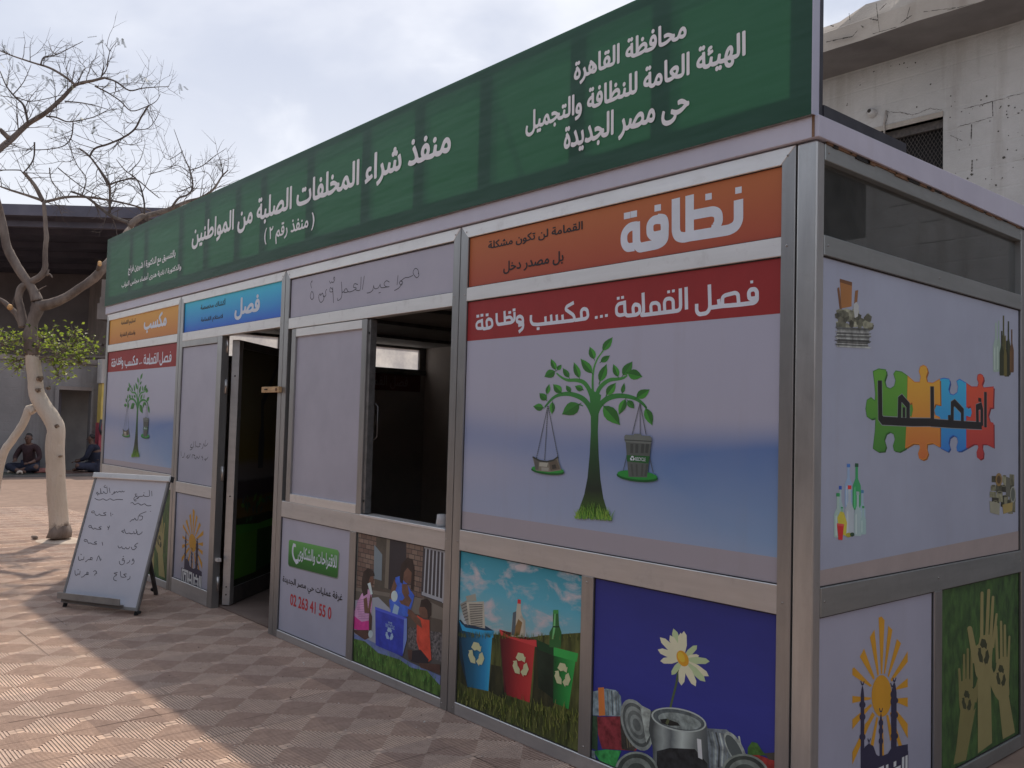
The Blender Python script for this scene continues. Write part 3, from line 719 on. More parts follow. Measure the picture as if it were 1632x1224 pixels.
def letter(text, plane, a0, a1, b0, b1, mat, mbd, bold=0.012, off=0.0012, rtl=True):
    v, f = glyphs(text, bold, rtl); lo, hi = v.min(0), v.max(0)
    e = bold*1.0; span = hi-lo+2*e
    # heavier weight: the same outlines laid again a hair to each side
    for i, (dx, dy) in enumerate(((0, 0), (e, 0), (-e, 0), (0, e), (0, -e), (.7*e, .7*e), (-.7*e, .7*e), (.7*e, -.7*e), (-.7*e, -.7*e))[:1 if bold == 0 else 9]):
        w = (v-lo+e+np.array([dx, dy]))/span
        mbd.add([plane.at(a0+(a1-a0)*p[0], b0+(b1-b0)*p[1], off+i*0.00005) for p in w], f, mat)
def letter_px(text, plane, L, R, T, B, mat, mbd, **k):
    """L, R, T, B: photograph pixels on the left, right, top and bottom edges of the written line"""
    letter(text, plane, plane.ab(L)[0], plane.ab(R)[0], plane.ab(B)[1], plane.ab(T)[1], mat, mbd, **k)

TXW = ink(196, 186, 200); TXL = ink(140, 139, 160); BLK = ink(24, 22, 26); PEN = noisy('marker_ink', (0.02, 0.02, 0.03), (0.05, 0.05, 0.06), 8, 0.6); SIGNW = noisy('white_vinyl_letters', (0.80, 0.78, 0.80), (0.86, 0.84, 0.86), 6, 0.4)

# ---------- sign
mb = MB(); c7 = crop(160, 180, 2.72); c2 = crop(900, 0, 8.16); c1 = crop(150, 360, 10.2)
letter_px('منفذ شراء المخلفات الصلبة من المواطنين', SIGN, c7((398, 540)), c7((1520, 150)), c7((1458, 62)), c7((1215, 312)), SIGNW, mb, bold=0.030)
letter_px('( منفذ رقم ٢ )', SIGN, c7((711, 540)), c7((928, 480)), c7((920, 430)), c7((716, 583)), SIGNW, mb, bold=0.020)
letter_px('بالتنسيق مع الدكتورة / شيرين فراج', SIGN, c1((556, 760)), c1((1326, 470)), c1((1290, 395)), c1((573, 806)), SIGNW, mb, bold=0.028)
letter_px('والدكتورة / نادية هنرى أعضاء مجلس النواب', SIGN, c1((450, 960)), c1((1418, 690)), c1((1380, 600)), c1((470, 1018)), SIGNW, mb, bold=0.028)
letter_px('محافظة القاهرة', SIGN, c2((122, 1000)), c2((1588, 400)), c2((980, 440)), c2((240, 1085)), SIGNW, mb, bold=0.032)
letter_px('الهيئة العامة للنظافة والتجميل', SIGN, (838, 200), (1189, 70), (1184, 49), (846, 217), SIGNW, mb, bold=0.032)
letter_px('حى مصر الجديدة', SIGN, (899, 225), (1099, 160), (972, 176), (1066, 200), SIGNW, mb, bold=0.032)
mb.build('lettering', sign)

# ---------- orange header (right bay): big traced word + two small lines
G8 = crop(720, 240, 2.914)
def big_word(p, w, mat, rd=0.05):
    p.stroke([(1332, 228), (1332, 325), (1318, 352), (1290, 368), (1230, 378), (1105, 398), (1075, 405), (1050, 398), (1041, 375), (1041, 222)], w, mat, rd=0.05)
    p.stroke([(1105, 207), (1105, 392)], w, mat, sq=False)
    p.stroke([(1112, 300), (1215, 281), (1238, 292), (1240, 330), (1228, 352)], w*0.95, mat, rd=0.05); p.stroke([(1228, 345), (1222, 380)], w, mat, rd=0.05)
    p.stroke([(955, 317), (985, 318), (990, 345), (988, 415), (960, 434), (870, 452), (858, 430), (857, 332)], w, mat, rd=0.05)
    p.stroke([(965, 317), (935, 324), (920, 345), (921, 385), (935, 398), (985, 388)], w*0.9, mat, rd=0.05)
    p.stroke([(862, 348), (825, 354), (800, 385), (800, 430), (815, 452), (850, 446)], w*0.9, mat, rd=0.05)
    for q in ((1332, 184), (1193, 214), (957, 266), (815, 302), (846, 295)):
        e = 15; p.poly([(q[0]-e, q[1]-e+3), (q[0]+e, q[1]-e-3), (q[0]+e, q[1]+e-3), (q[0]-e, q[1]+e+3)], mat)
pr = Print(FRONT, G8); big_word(pr, 0.042, TXL)
letter_px('القمامة لن تكون مشكلة', FRONT, G8((170, 440)), G8((609, 360)), G8((606, 326)), G8((415, 418)), BLK, pr.m, bold=0.022)
letter_px('بل مصدر دخل', FRONT, G8((240, 550)), G8((520, 490)), G8((516, 464)), G8((255, 573)), BLK, pr.m, bold=0.022)
pr.build('lettering', P_or)

# ---------- red band with traced slogan (used on both scales panels)
def slogan(p, mat, w=0.0165):
    w2 = w*0.95
    p.stroke([(1330, 716), (1405, 707), (1418, 695), (1418, 655), (1408, 643), (1388, 646), (1380, 660), (1382, 690), (1412, 686)], w, mat, rd=0.02)
    p.stroke([(1332, 716), (1255, 722), (1200, 730)], w, mat, rd=0.02); p.stroke([(1258, 714), (1258, 682), (1270, 672), (1318, 660), (1330, 668), (1333, 708)], w2, mat, rd=0.02); p.stroke([(1243, 718), (1240, 690)], w2, mat, rd=0.02)
    p.stroke([(1197, 622), (1200, 732), (1186, 755), (1150, 761), (1138, 748), (1138, 712)], w, mat, rd=0.02)
    p.stroke([(1089, 634), (1091, 738)], w, mat, rd=0.02); p.stroke([(1062, 640), (1064, 742), (985, 752), (880, 765), (892, 750), (889, 660)], w, mat, rd=0.02)
    p.stroke([(1030, 742), (1029, 695), (1015, 686), (995, 690), (988, 705), (990, 745)], w2, mat, rd=0.02)
    p.stroke([(966, 752), (964, 715), (950, 706), (930, 710), (925, 722), (927, 752)], w2, mat, rd=0.02)
    p.stroke([(803, 697), (806, 768), (860, 762), (875, 750), (873, 718), (850, 714), (842, 728), (845, 760)], w, mat, rd=0.02)
    p.stroke([(803, 706), (775, 712), (765, 728), (766, 758), (780, 766), (805, 760)], w2, mat, rd=0.02)
    for q in ((1394, 610), (1008, 656), (1030, 652), (774, 686), (794, 682), (672, 775), (696, 770), (719, 766), (402, 827), (290, 740), (270, 752), (165, 763), (122, 769), (141, 765)):
        e = 6.5; p.poly([(q[0]-e, q[1]-e+1), (q[0]+e, q[1]-e-1), (q[0]+e, q[1]+e-1), (q[0]-e, q[1]+e+1)], mat)
    p.stroke([(572, 788), (625, 780), (634, 768), (630, 738), (612, 734), (602, 745), (604, 782)], w, mat, rd=0.02)
    p.stroke([(568, 706), (535, 724), (530, 738), (568, 765), (572, 788), (400, 808), (376, 806), (368, 792), (369, 764)], w, mat, rd=0.02)
    for x in (517, 490, 464): p.stroke([(x, 795), (x-2, 762)], w2, mat, rd=0.02)
    p.stroke([(437, 802), (436, 770)], w2, mat, rd=0.02)
    p.stroke([(310, 812), (333, 805), (330, 775), (315, 768), (303, 778), (304, 795), (333, 800), (332, 825), (312, 843)], w, mat, rd=0.02)
    p.stroke([(292, 750), (293, 785), (280, 798), (216, 808), (210, 795), (209, 755)], w, mat, rd=0.02); p.stroke([(246, 745), (248, 803)], w, mat, rd=0.02)
    p.stroke([(250, 778), (272, 772), (282, 782), (278, 798)], w2, mat, rd=0.02)
    p.stroke([(141, 782), (143, 830), (180, 822), (190, 812), (187, 785), (170, 782), (162, 792), (165, 820)], w, mat, rd=0.02)
    p.stroke([(141, 790), (122, 796), (115, 808), (118, 826), (141, 826)], w2, mat, rd=0.02)
pr = Print(FRONT, G8)
pr.poly([(-1.993, 1.899), (-0.125, 1.899), (-0.125, 2.117), (-1.993, 2.117)], RED, mapped=True)
pr.build('red_band', P_big)
pr2 = Print(FRONT, G8, base=0.001); slogan(pr2, TXL)
lt3 = pr2.build('lettering', P_big)
DX = -7.972+1.981-0.0
pr = Print(FRONT, None); pr.poly([(-7.984, 1.905), (-6.024, 1.905), (-6.024, 2.124), (-7.984, 2.124)], RED); pr.build('red_band', P_big0)
shift_copy(lt3, P_big0, -5.945).location.z = 0.008

# ---------- tree holding scales
T = crop(820, 500, 3.4)
GR = ink(46, 92, 46); GRL = ink(52, 96, 40); GRD = ink(28, 58, 30); GRY = ink(56, 58, 60); CHAIN = ink(48, 50, 52)
TRK = vgrad('tree_print', [(0, (76, 98, 44)), (0.10, (40, 56, 28)), (0.2, (24, 30, 26)), (0.42, (28, 48, 32)), (0.75, (40, 84, 44)), (1, (58, 104, 50))], 1.05, 1.80, 0.02)
p = Print(FRONT, T)
p.poly([(402, 395), (414, 520), (414, 640), (408, 760), (396, 890), (378, 980), (345, 1075), (340, 1092), (525, 1108), (500, 1060), (482, 1000), (466, 900), (456, 760), (452, 640), (456, 540), (470, 440), (432, 420)], TRK)
p.stroke([(425, 545), (405, 500), (372, 462), (325, 440), (280, 434), (235, 442), (200, 465), (165, 506)], 0.030, TRK, 3, 0.010)
p.stroke([(440, 545), (462, 498), (500, 462), (550, 446), (600, 446), (650, 458), (690, 482), (716, 512)], 0.030, TRK, 3, 0.010)
p.stroke([(425, 470), (404, 410), (375, 372), (335, 360), (290, 360), (255, 345), (228, 322)], 0.026, TRK, 3, 0.007)
p.stroke([(440, 470), (455, 415), (485, 378), (520, 358), (560, 354), (590, 348), (612, 334)], 0.026, TRK, 3, 0.007)
p.stroke([(425, 440), (424, 350), (432, 290), (452, 240), (482, 200)], 0.014, TRK, 3, 0.006)
p.stroke([(458, 385), (470, 350)], 0.006, TRK); p.stroke([(498, 455), (500, 430)], 0.005, TRK); p.stroke([(352, 492), (372, 500)], 0.005, TRK)
LEAF = [((478, 200), (533, 126), 40), ((432, 246), (408, 178), 38), ((468, 262), (518, 226), 32), ((420, 322), (358, 243), 44), ((352, 348), (322, 262), 36), ((296, 346), (262, 294), 30), ((232, 305), (256, 276), 24), ((224, 304), (198, 244), 30), ((220, 312), (162, 342), 46), ((462, 368), (500, 272), 44), ((562, 342), (536, 272), 34), ((588, 334), (640, 258), 48), ((614, 320), (695, 342), 56), ((500, 440), (550, 374), 44), ((584, 432), (596, 374), 22), ((662, 455), (734, 410), 48), ((255, 428), (210, 382), 42), ((305, 424), (280, 388), 26), ((372, 412), (328, 392), 34), ((176, 436), (190, 380), 24), ((174, 468), (136, 430), 38), ((158, 510), (102, 502), 40), ((206, 478), (204, 546), 30), ((352, 490), (258, 546), 70), ((484, 500), (574, 604), 72), ((602, 464), (566, 548), 40), ((614, 470), (650, 514), 36), ((712, 512), (748, 606), 46)]
GL = [ink(44, 92, 38), ink(50, 100, 42), ink(40, 82, 38)]
for i, (a, b, w) in enumerate(LEAF):
    a, b = Vector(a), Vector(b); d = b-a; nn = Vector((-d.y, d.x)).normalized()*w*0.5
    for sg, mt in ((1, GL[i % 3]), (-1, ink(34, 70, 32))):
        p.poly([tuple(a+d*t+nn*sg*h) for t, h in ((0, 0), (0.12, 0.55), (0.3, 0.95), (0.5, 0.98), (0.72, 0.66), (0.9, 0.2), (1, 0))]+[tuple(a+d*0.5)], mt)
    p.stroke([tuple(a-d*0.12), tuple(a+d*0.85)], 0.003, GRD, w1=0.001)
for a, b in (((182, 500), (120, 786)), ((183, 500), (165, 795)), ((184, 500), (240, 786)), ((682, 484), (640, 655)), ((682, 484), (685, 655)), ((683, 484), (716, 655)), ((612, 770), (593, 850)), ((732, 765), (756, 862))):
    n = 26
    for i in range(n):
        t0, t1 = i/n, (i+0.72)/n
        p.stroke([(a[0]+(b[0]-a[0])*t0, a[1]+(b[1]-a[1])*t0), (a[0]+(b[0]-a[0])*t1, a[1]+(b[1]-a[1])*t1)], 0.0048, CHAIN)
p.ell((184, 852), 91, 20, ink(20, 60, 30), rot=0.10); p.ell((184, 844), 88, 18, ink(34, 96, 44), rot=0.10)
p.ell((669, 884), 113, 26, ink(16, 58, 28), rot=0.10); p.ell((669, 874), 109, 24, ink(30, 92, 42), rot=0.10)
p.poly([(102, 776), (140, 795), (180, 800), (215, 792), (238, 776), (242, 800), (258, 848), (190, 858), (120, 850)], ink(84, 78, 74))
for q, c in (([(110, 785), (136, 800), (134, 846), (116, 845)], (62, 60, 60)), ([(140, 806), (186, 806), (180, 830), (138, 826)], (116, 112, 110)), ([(190, 806), (232, 790), (250, 842), (200, 852)], (66, 58, 54)), ([(150, 832), (190, 834), (188, 852), (150, 850)], (104, 100, 100)), ([(206, 820), (226, 816), (232, 838), (210, 842)], (40, 38, 38))): p.poly(q, ink(*c))
p.stroke([(102, 776), (140, 797), (180, 802), (215, 794), (240, 776)], 0.008, ink(40, 40, 40))
p.poly([(606, 690), (746, 700), (722, 887), (622, 884)], ink(58, 60, 62))
for x in (640, 668, 700, 725): p.stroke([(x, 705), (x-2+(668-x)*0.05, 755)], 0.016, ink(44, 46, 48)); p.stroke([(x-2, 815), (668+(x-668)*0.8, 880)], 0.010, ink(48, 50, 52))
p.poly([(600, 682), (599, 665), (606, 656), (648, 658), (654, 650), (690, 652), (694, 660), (738, 662), (748, 672), (748, 690), (742, 706), (604, 696)], ink(74, 76, 78)); p.stroke([(600, 684), (748, 692)], 0.004, ink(40, 42, 44))
p.poly([(611, 766), (737, 772), (730, 812), (614, 800)], ink(26, 62, 34))
letter_px('RECYCLE', FRONT, T((660, 790)), T((715, 790)), T((690, 779)), T((690, 798)), TXL, p.m, bold=0.01, rtl=False, off=p.off+0.0003)
def _rec_piece(w=0.36):
    V = [Vector((math.cos(math.radians(a)), math.sin(math.radians(a)))) for a in (210, 90, -30)]
    m0, m1 = (V[0]+V[1])/2, (V[1]+V[2])/2
    u, v = (V[1]-V[0]).normalized(), (V[2]-V[1]).normalized()
    s, c1, c2, e = m0+u*0.10, V[1]-u*0.36, V[1]+v*0.36, m1-v*0.30
    nu, nv = Vector((-u.y, u.x)), Vector((-v.y, v.x)); h = w/2
    k = (c2-c1).normalized(); nk = Vector((-k.y, k.x))
    o1, o2 = c1+(nu+nk).normalized()*h*1.03, c2+(nv+nk).normalized()*h*1.03
    i0 = V[1]*0.30
    return [tuple(q) for q in (s+nu*h, o1, o2, e+nv*h, e+nv*h*1.75, m1+v*0.02, e-nv*h*1.75, e-nv*h, i0, s-nu*h)]
REC = _rec_piece()
def recycle(p, c, rx, ry, mat, sx=0.0, rot0=0.0):
    for k in range(3):
        t = k*2*math.pi/3+rot0; cs, sn = math.cos(t), math.sin(t)
        p.poly([(c[0]+rx*(x*cs-y*sn), c[1]-ry*(x*sn+y*cs)+sx*rx*(x*cs-y*sn)) for x, y in REC], mat)
recycle(p, (643, 784), 15, 16, TXL)
rr = random.Random(7)
for i in range(110):
    x = 332+rr.random()*200; y0 = 1098+rr.random()*14+(x-332)*0.06; h = rr.uniform(20, 95)*(0.5+0.5*math.sin(math.pi*(x-325)/215)); dx = rr.uniform(-22, 22)
    p.stroke([(x, y0), (x+dx*0.4, y0-h*0.6), (x+dx, y0-h)], 0.006, rr.choice([ink(62, 92, 36), ink(78, 104, 42), ink(48, 76, 30), ink(90, 110, 50)]), w1=0.001)
tp = p.build('tree_picture', P_big)
shift_copy(tp, P_big0, -5.945).location.z = 0.008

# ---------- orange and blue headers at the far end
mb = MB(); c4 = crop(160, 360, 4.372)
letter_px('فصل', FRONT, c4((936, 600)), c4((1113, 540)), c4((1100, 474)), c4((960, 655)), TXL, mb, bold=0.04)
letter_px('أكشاك مخصصة', FRONT, c4((700, 560)), c4((872, 530)), c4((868, 505)), c4((704, 585)), BLK, mb, bold=0.016)
letter_px('لاستلام القمامة', FRONT, c4((702, 660)), c4((854, 635)), c4((850, 612)), c4((706, 682)), BLK, mb, bold=0.016)
mb.build('lettering', P_blue)
mb = MB()
letter_px('مكسب', FRONT, c4((304, 690)), c4((464, 650)), c4((415, 600)), c4((325, 748)), TXL, mb, bold=0.04)
letter_px('تسليم القمامة', FRONT, c4((146, 680)), c4((246, 660)), c4((240, 641)), c4((149, 703)), BLK, mb, bold=0.016)
letter_px('واستلام النقدية', FRONT, c4((138, 765)), c4((244, 742)), c4((240, 726)), c4((158, 783)), BLK, mb, bold=0.016)
mb.build('lettering', P_or0)

# ---------- hand written opening hours (bay 2) and on the narrow leaf
W5 = crop(420, 420, 8.16); W6 = crop(420, 380, 2.55)
p = Print(FRONT, W6); pw = 0.0042
for s_ in ([(632, 150), (628, 128), (616, 122), (608, 140), (622, 160), (632, 150), (628, 140)], [(608, 150), (590, 158), (575, 160), (560, 172), (552, 180), (560, 190), (566, 178), (556, 172)], [(562, 182), (552, 200), (532, 212)], [(547, 150), (543, 190)], [(512, 178), (500, 172), (490, 184), (498, 196), (512, 196), (498, 198), (478, 200), (474, 184)], [(474, 188), (465, 202), (452, 204), (447, 190)], [(447, 195), (444, 210), (432, 220), (420, 222)], [(468, 222), (476, 219)], [(410, 152), (402, 208)], [(397, 156), (394, 205), (384, 212), (374, 208)], [(384, 188), (370, 184), (366, 198), (378, 202), (362, 214), (345, 217), (338, 205), (330, 208), (328, 220), (345, 217)], [(330, 212), (320, 218), (317, 176), (319, 225), (314, 245), (302, 252), (301, 242)], [(281, 208), (272, 200), (270, 216), (281, 216), (281, 200), (285, 262)], [(268, 172), (272, 182), (278, 176), (282, 180), (288, 172), (290, 160), (286, 158), (284, 168)], [(258, 206), (252, 216), (254, 230), (245, 238), (240, 222), (233, 232), (230, 225), (224, 240), (232, 260), (244, 250), (246, 230)], [(196, 215), (190, 235), (196, 248), (204, 240), (202, 222), (196, 215)], [(196, 180), (198, 172), (192, 184), (196, 202)]):
    p.stroke(s_, pw, PEN, 3)
p.build('hand_writing', P_write)
p = Print(FRONT, crop(160, 560, 2.913)); pw = 0.0052
for s_ in ([(500, 425), (494, 436), (484, 440), (480, 428), (476, 446), (470, 452)], [(488, 412), (486, 436)], [(468, 432), (460, 428), (462, 440), (452, 444), (444, 438)], [(442, 416), (441, 446)], [(434, 418), (432, 444), (420, 446)], [(424, 430), (418, 444), (428, 452), (416, 458)], [(500, 490), (494, 500), (484, 500), (490, 508)], [(474, 486), (470, 490), (476, 494), (474, 506)], [(462, 484), (456, 498), (448, 488), (444, 500), (436, 492), (438, 480)], [(440, 484), (428, 480), (426, 496)], [(418, 476), (412, 492), (404, 496), (408, 480), (398, 494)], [(392, 470), (388, 490), (380, 492)], [(374, 464), (376, 486)]):
    p.stroke(s_, pw, PEN, 2)
p.build('hand_writing', P_narrow)

# ---------- sun and minarets emblem (drawn once, placed on both panels)
SUNY = ink(146, 102, 32); NAVY = ink(36, 34, 54)
C5 = crop(1280, 860, 3.364)
def emblem(plane, base_off, da, db, flipx=1, hgt=1.0):
    p = Print(plane, None, base=base_off)
    def M(q):
        a, b = SIDE.ab(C5(q)); return (da+(a-0.50)*flipx, db+(b-0.62)*hgt)
    cx, cy = 420, 840
    rays = [((404, 418), (420, 412), (436, 432), (424, 720), (416, 720)), ((456, 462), (478, 484), (438, 722), (432, 716)), ((382, 482), (357, 522), (398, 730), (406, 722)), ((502, 532), (524, 556), (458, 738), (452, 728)), ((326, 584), (303, 628), (376, 752), (384, 742)), ((560, 598), (560, 655), (474, 762), (468, 750)), ((272, 684), (263, 692), (263, 726), (360, 790), (368, 782)), ((560, 742), (560, 790), (494, 806), (500, 792)), ((263, 838), (263, 876), (362, 856), (362, 846)), ((560, 846), (560, 898), (492, 868), (494, 852)), ((263, 964), (263, 1016), (368, 890), (362, 880)), ((560, 988), (560, 1066), (478, 912), (488, 902)), ((263, 1138), (263, 1206), (380, 934), (370, 924)), ((330, 990), (330, 1040), (384, 940), (376, 932)), ((444, 940), (456, 940), (482, 1060), (466, 1080)), ((392, 950), (402, 955), (376, 1110), (360, 1100)), ((560, 1200), (530, 1180), (464, 930), (472, 922)), ((414, 960), (426, 960), (434, 1180), (412, 1180))]
    for q in rays: p.poly([M(v) for v in q], SUNY)
    p.poly([M((420+54*math.cos(t), 838+112*math.sin(t))) for t in [i*2*math.pi/30 for i in range(30)]], SUNY)
    def tower(x, top, bot, w, knobs):
        p.poly([M(v) for v in ((x-w, bot), (x-w, top+60), (x-w*.55, top+20), (x, top), (x+w*.55, top+20), (x+w, top+60), (x+w, bot))], NAVY)
        for k in knobs: p.poly([M((x+w*1.75*math.cos(t), k+20*math.sin(t))) for t in [i*2*math.pi/12 for i in range(12)]], NAVY)
        p.stroke([M((x-9, top-22)), M((x-4, top-4)), M((x+4, top-4)), M((x+9, top-22))], 0.006, NAVY)
    tower(317, 780, 1320, 9.5, (885, 950, 1058)); tower(416, 925, 1250, 7, (982, 1026, 1080)); tower(488, 762, 1250, 12, (862, 940, 1052)); tower(477, 790, 1200, 6, (830, 870))
    p.poly([M(v) for v in ((308, 1320), (308, 1160), (330, 1110), (352, 1092), (376, 1108), (390, 1150), (402, 1160), (430, 1156), (452, 1148), (470, 1120), (480, 1112), (560, 1096), (560, 1320))], NAVY)
    p.stroke([M((345, 1066)), M((352, 1086)), M((352, 1100)), M((352, 1086)), M((360, 1066))], 0.005, NAVY)
    # square kufic base: light lines on the dark block
    b0 = M((263, 1320)); b1 = M((560, 1545)); x0, x1 = min(b0[0], b1[0]), max(b0[0], b1[0]); z1 = b0[1]+0.03*hgt; z0 = z1-0.165*hgt
    p.poly([(x0, z0), (x1, z0), (x1, z1), (x0, z1)], NAVY)
    def K(u, v): return (x0+(x1-x0)*u, z0+(z1-z0)*v)
    Wt = ink(150, 146, 164); lw = (x1-x0)*0.045
    for q in ([(0.05, .15), (.05, .9), (.33, .9), (.33, .12), (.10, .12)], [(.13, .28), (.13, .74), (.25, .74), (.25, .28), (.13, .28)], [(.33, .5), (.52, .5), (.52, .12), (.40, .12), (.40, .88), (.52, .88), (.52, .5)], [(.60, .12), (.60, .92)], [(.66, .15), (.66, .70), (.83, .70), (.83, .15), (.66, .15)], [(.72, .85), (.77, .85)], [(.72, .42), (.77, .42)], [(.60, .08), (.90, .08), (.90, .92)], [(.965, .08), (.965, .92)]):
        p.stroke([K(*v) for v in q], lw, Wt)
    return p
p = emblem(SIDE, 0.0006, 0.50, 0.62); p.build('sun_emblem', P_sun2)
a = FRONT.ab((304, 870)); 
p = emblem(FRONT, 0.0006, -5.545, 0.575, 1, 0.90); p.build('sun_emblem', P_sun)

# ---------- raised hands poster
TAN = ink(104, 94, 66); TAN2 = ink(92, 84, 56); DKG = ink(44, 46, 34)
def hand(p, wrist, arm, palm, fingers, mat, thumb, rec):
    p.poly(arm, mat); p.poly(palm, mat, 4)
    for (a, b, w0, w1) in fingers:
        a, b = Vector(a), Vector(b); d = (b-a); nn = Vector((-d.y, d.x)).normalized()
        tip = [tuple(b+nn*w1*math.cos(t)/1-d.normalized()*(-w1)*math.sin(t)) for t in [math.pi*i/6 for i in range(7)]]
        p.poly([tuple(a-nn*w0), tuple(a+nn*w0)]+tip, mat)
    if rec: recycle(p, rec[0], rec[1], rec[2], DKG, 0.25)
def hands(plane, mapper=None):
    p = Print(plane, C5, base=0.0006)
    if mapper: p.map = mapper
    hand(p, None, [(842, 920), (905, 930), (925, 900), (872, 1182), (805, 1206), (820, 1120)], [(834, 780), (848, 760), (890, 745), (912, 800), (955, 730), (930, 820), (915, 900), (905, 935), (845, 930)], [((842, 800), (836, 694), 8, 6), ((862, 780), (862, 618), 8, 6), ((882, 770), (882, 588), 8, 6), ((902, 790), (903, 604), 8, 6), ((915, 870), (946, 742), 14, 10)], TAN2, None, ((876, 866), 30, 66))
    hand(p, None, [(1046, 840), (1100, 830), (1135, 1034), (1070, 1070)], [(1030, 700), (1040, 650), (1085, 625), (1105, 660), (1102, 760), (1100, 845), (1045, 860), (1000, 760)], [((1040, 660), (1034, 465), 8, 6), ((1062, 650), (1060, 440), 8, 6), ((1082, 650), (1080, 460), 8, 6), ((1098, 680), (1105, 520), 7, 5), ((1038, 800), (990, 662), 15, 10)], TAN, None, ((1060, 732), 30, 70))
    hand(p, None, [(935, 700), (1002, 690), (1012, 1090), (936, 1146)], [(938, 560), (950, 520), (1000, 510), (1018, 540), (1012, 620), (1002, 720), (934, 740), (915, 660), (900, 590)], [((956, 560), (958, 286), 9, 8), ((982, 550), (994, 272), 9, 8), ((1003, 560), (1017, 308), 9, 7), ((1015, 580), (1036, 400), 8, 6), ((925, 660), (892, 476), 18, 13)], TAN, None, ((966, 604), 36, 84))
    return p
hands(SIDE).build('hands_picture', P_hand)
def _map0(q):
    a, b = SIDE.ab(C5(q)); return (a-1.45-6.49, b+0.005)
hands(FRONT, _map0).build('hands_picture', P_hand0)

# ---------- jigsaw and waste pictures on the side
S5 = crop(1290, 400, 2.448)
p = Print(SIDE, S5)
PG = vgrad('jigsaw_green', [(0, (46, 84, 40)), (1, (70, 110, 42))], 1.35, 1.7); PO = vgrad('jigsaw_orange', [(0, (140, 70, 42)), (1, (160, 112, 44))], 1.35, 1.7)
PB = vgrad('jigsaw_blue', [(0, (38, 74, 140)), (1, (44, 118, 158))], 1.35, 1.7); PR = vgrad('jigsaw_red', [(0, (120, 38, 44)), (1, (150, 58, 42))], 1.35, 1.7)
def knob(c, r, d, n=9):
    # outline of a jigsaw knob leaving an edge: d = direction out of the edge
    out = []
    for i in range(n+1):
        t = math.pi*(1.25-1.5*i/n)
        out.append((c[0]+r[0]*math.cos(t), c[1]-r[1]*math.sin(t)*d))
    return out
grn = [(248, 470), (270, 460), (298, 464), (300, 480), (292, 505), (298, 530), (315, 538), (330, 528), (336, 505), (328, 480), (336, 468), (360, 472), (383, 488), (380, 600), (400, 590), (405, 618), (398, 650), (380, 640), (374, 770), (350, 782), (330, 778), (326, 760), (334, 735), (328, 712), (312, 704), (298, 712), (290, 735), (298, 762), (292, 780), (268, 782), (248, 770), (256, 700), (258, 650), (240, 655), (224, 645), (219, 615), (224, 582), (240, 572), (255, 585), (257, 560), (254, 520)]
orn = [(383, 488), (410, 512), (430, 512), (434, 490), (427, 470), (432, 452), (444, 446), (456, 452), (461, 470), (454, 490), (458, 512), (480, 516), (508, 500), (510, 600), (490, 596), (482, 615), (488, 640), (508, 650), (508, 764), (480, 748), (458, 752), (456, 770), (462, 790), (455, 808), (442, 814), (428, 808), (424, 790), (432, 768), (428, 752), (405, 750), (374, 768), (380, 640), (398, 650), (405, 618), (400, 590), (381, 600)]
blu = [(508, 500), (525, 496), (545, 500), (548, 515), (542, 540), (548, 558), (562, 562), (576, 552), (580, 530), (574, 508), (585, 500), (612, 516), (612, 610), (628, 605), (634, 630), (628, 650), (610, 645), (612, 768), (590, 780), (576, 780), (574, 765), (580, 745), (575, 725), (560, 718), (546, 728), (542, 750), (548, 770), (540, 782), (508, 766), (508, 650), (488, 640), (482, 615), (490, 596), (510, 600)]
red = [(612, 516), (632, 530), (655, 530), (660, 515), (654, 500), (656, 484), (666, 480), (676, 486), (679, 502), (672, 520), (678, 534), (718, 530), (716, 590), (716, 610), (704, 612), (696, 640), (704, 668), (717, 672), (718, 766), (690, 752), (674, 752), (672, 766), (678, 785), (676, 806), (664, 812), (654, 804), (652, 785), (660, 765), (654, 752), (640, 752), (612, 768), (612, 645), (628, 650), (634, 630), (628, 605), (612, 610)]
EDGE = ink(30, 44, 34)
for q, mt, e in ((grn, PG, (32, 58, 26)), (blu, PB, (26, 50, 96)), (orn, PO, (100, 60, 24)), (red, PR, (88, 26, 30))):
    p.poly([(x+5, y+6) for x, y in q], ink(*e)); p.poly(q, mt)
    p.stroke(q, 0.004, ink(*[min(255, int(v*1.5)) for v in e]), closed=True)
def kword(p, mat, w, dx=0, dy=0):
    def o(L): return [(x+dx, y+dy) for x, y in L]
    p.stroke(o([(274, 505), (276, 650), (285, 662), (400, 668), (478, 668)]), w, mat); p.stroke(o([(478, 528), (479, 670), (560, 676), (672, 682)]), w, mat)
    p.stroke(o([(350, 664), (352, 580), (360, 574), (384, 602), (384, 664)]), w*0.9, mat); p.stroke(o([(368, 610), (368, 650)]), w*0.7, mat)
    p.stroke(o([(556, 672), (557, 598), (566, 592), (596, 624), (596, 676)]), w*0.9, mat); p.stroke(o([(546, 674), (545, 640)]), w*0.8, mat)
    p.stroke(o([(655, 680), (654, 610), (668, 604), (672, 620), (672, 682)]), w*0.9, mat); p.stroke(o([(686, 550), (686, 688)]), w*0.9, mat)
    p.poly(o([(658, 572), (670, 575), (670, 590), (658, 587)]), mat)
kword(p, ink(96, 96, 104), 0.038); kword(p, ink(26, 24, 26), 0.032)
p.build('jigsaw_picture', P_puz)
p = Print(SIDE, S5)                                              # cardboard and papers
p.poly([(118, 108), (166, 122), (164, 216), (124, 224)], ink(112, 74, 46)); p.poly([(118, 108), (166, 122), (165, 136), (118, 122)], ink(78, 50, 34)); p.poly([(108, 146), (116, 140), (126, 230), (118, 232)], ink(84, 56, 40)); p.poly([(178, 155), (190, 152), (186, 200), (174, 205)], ink(98, 66, 44))
rr = random.Random(11)
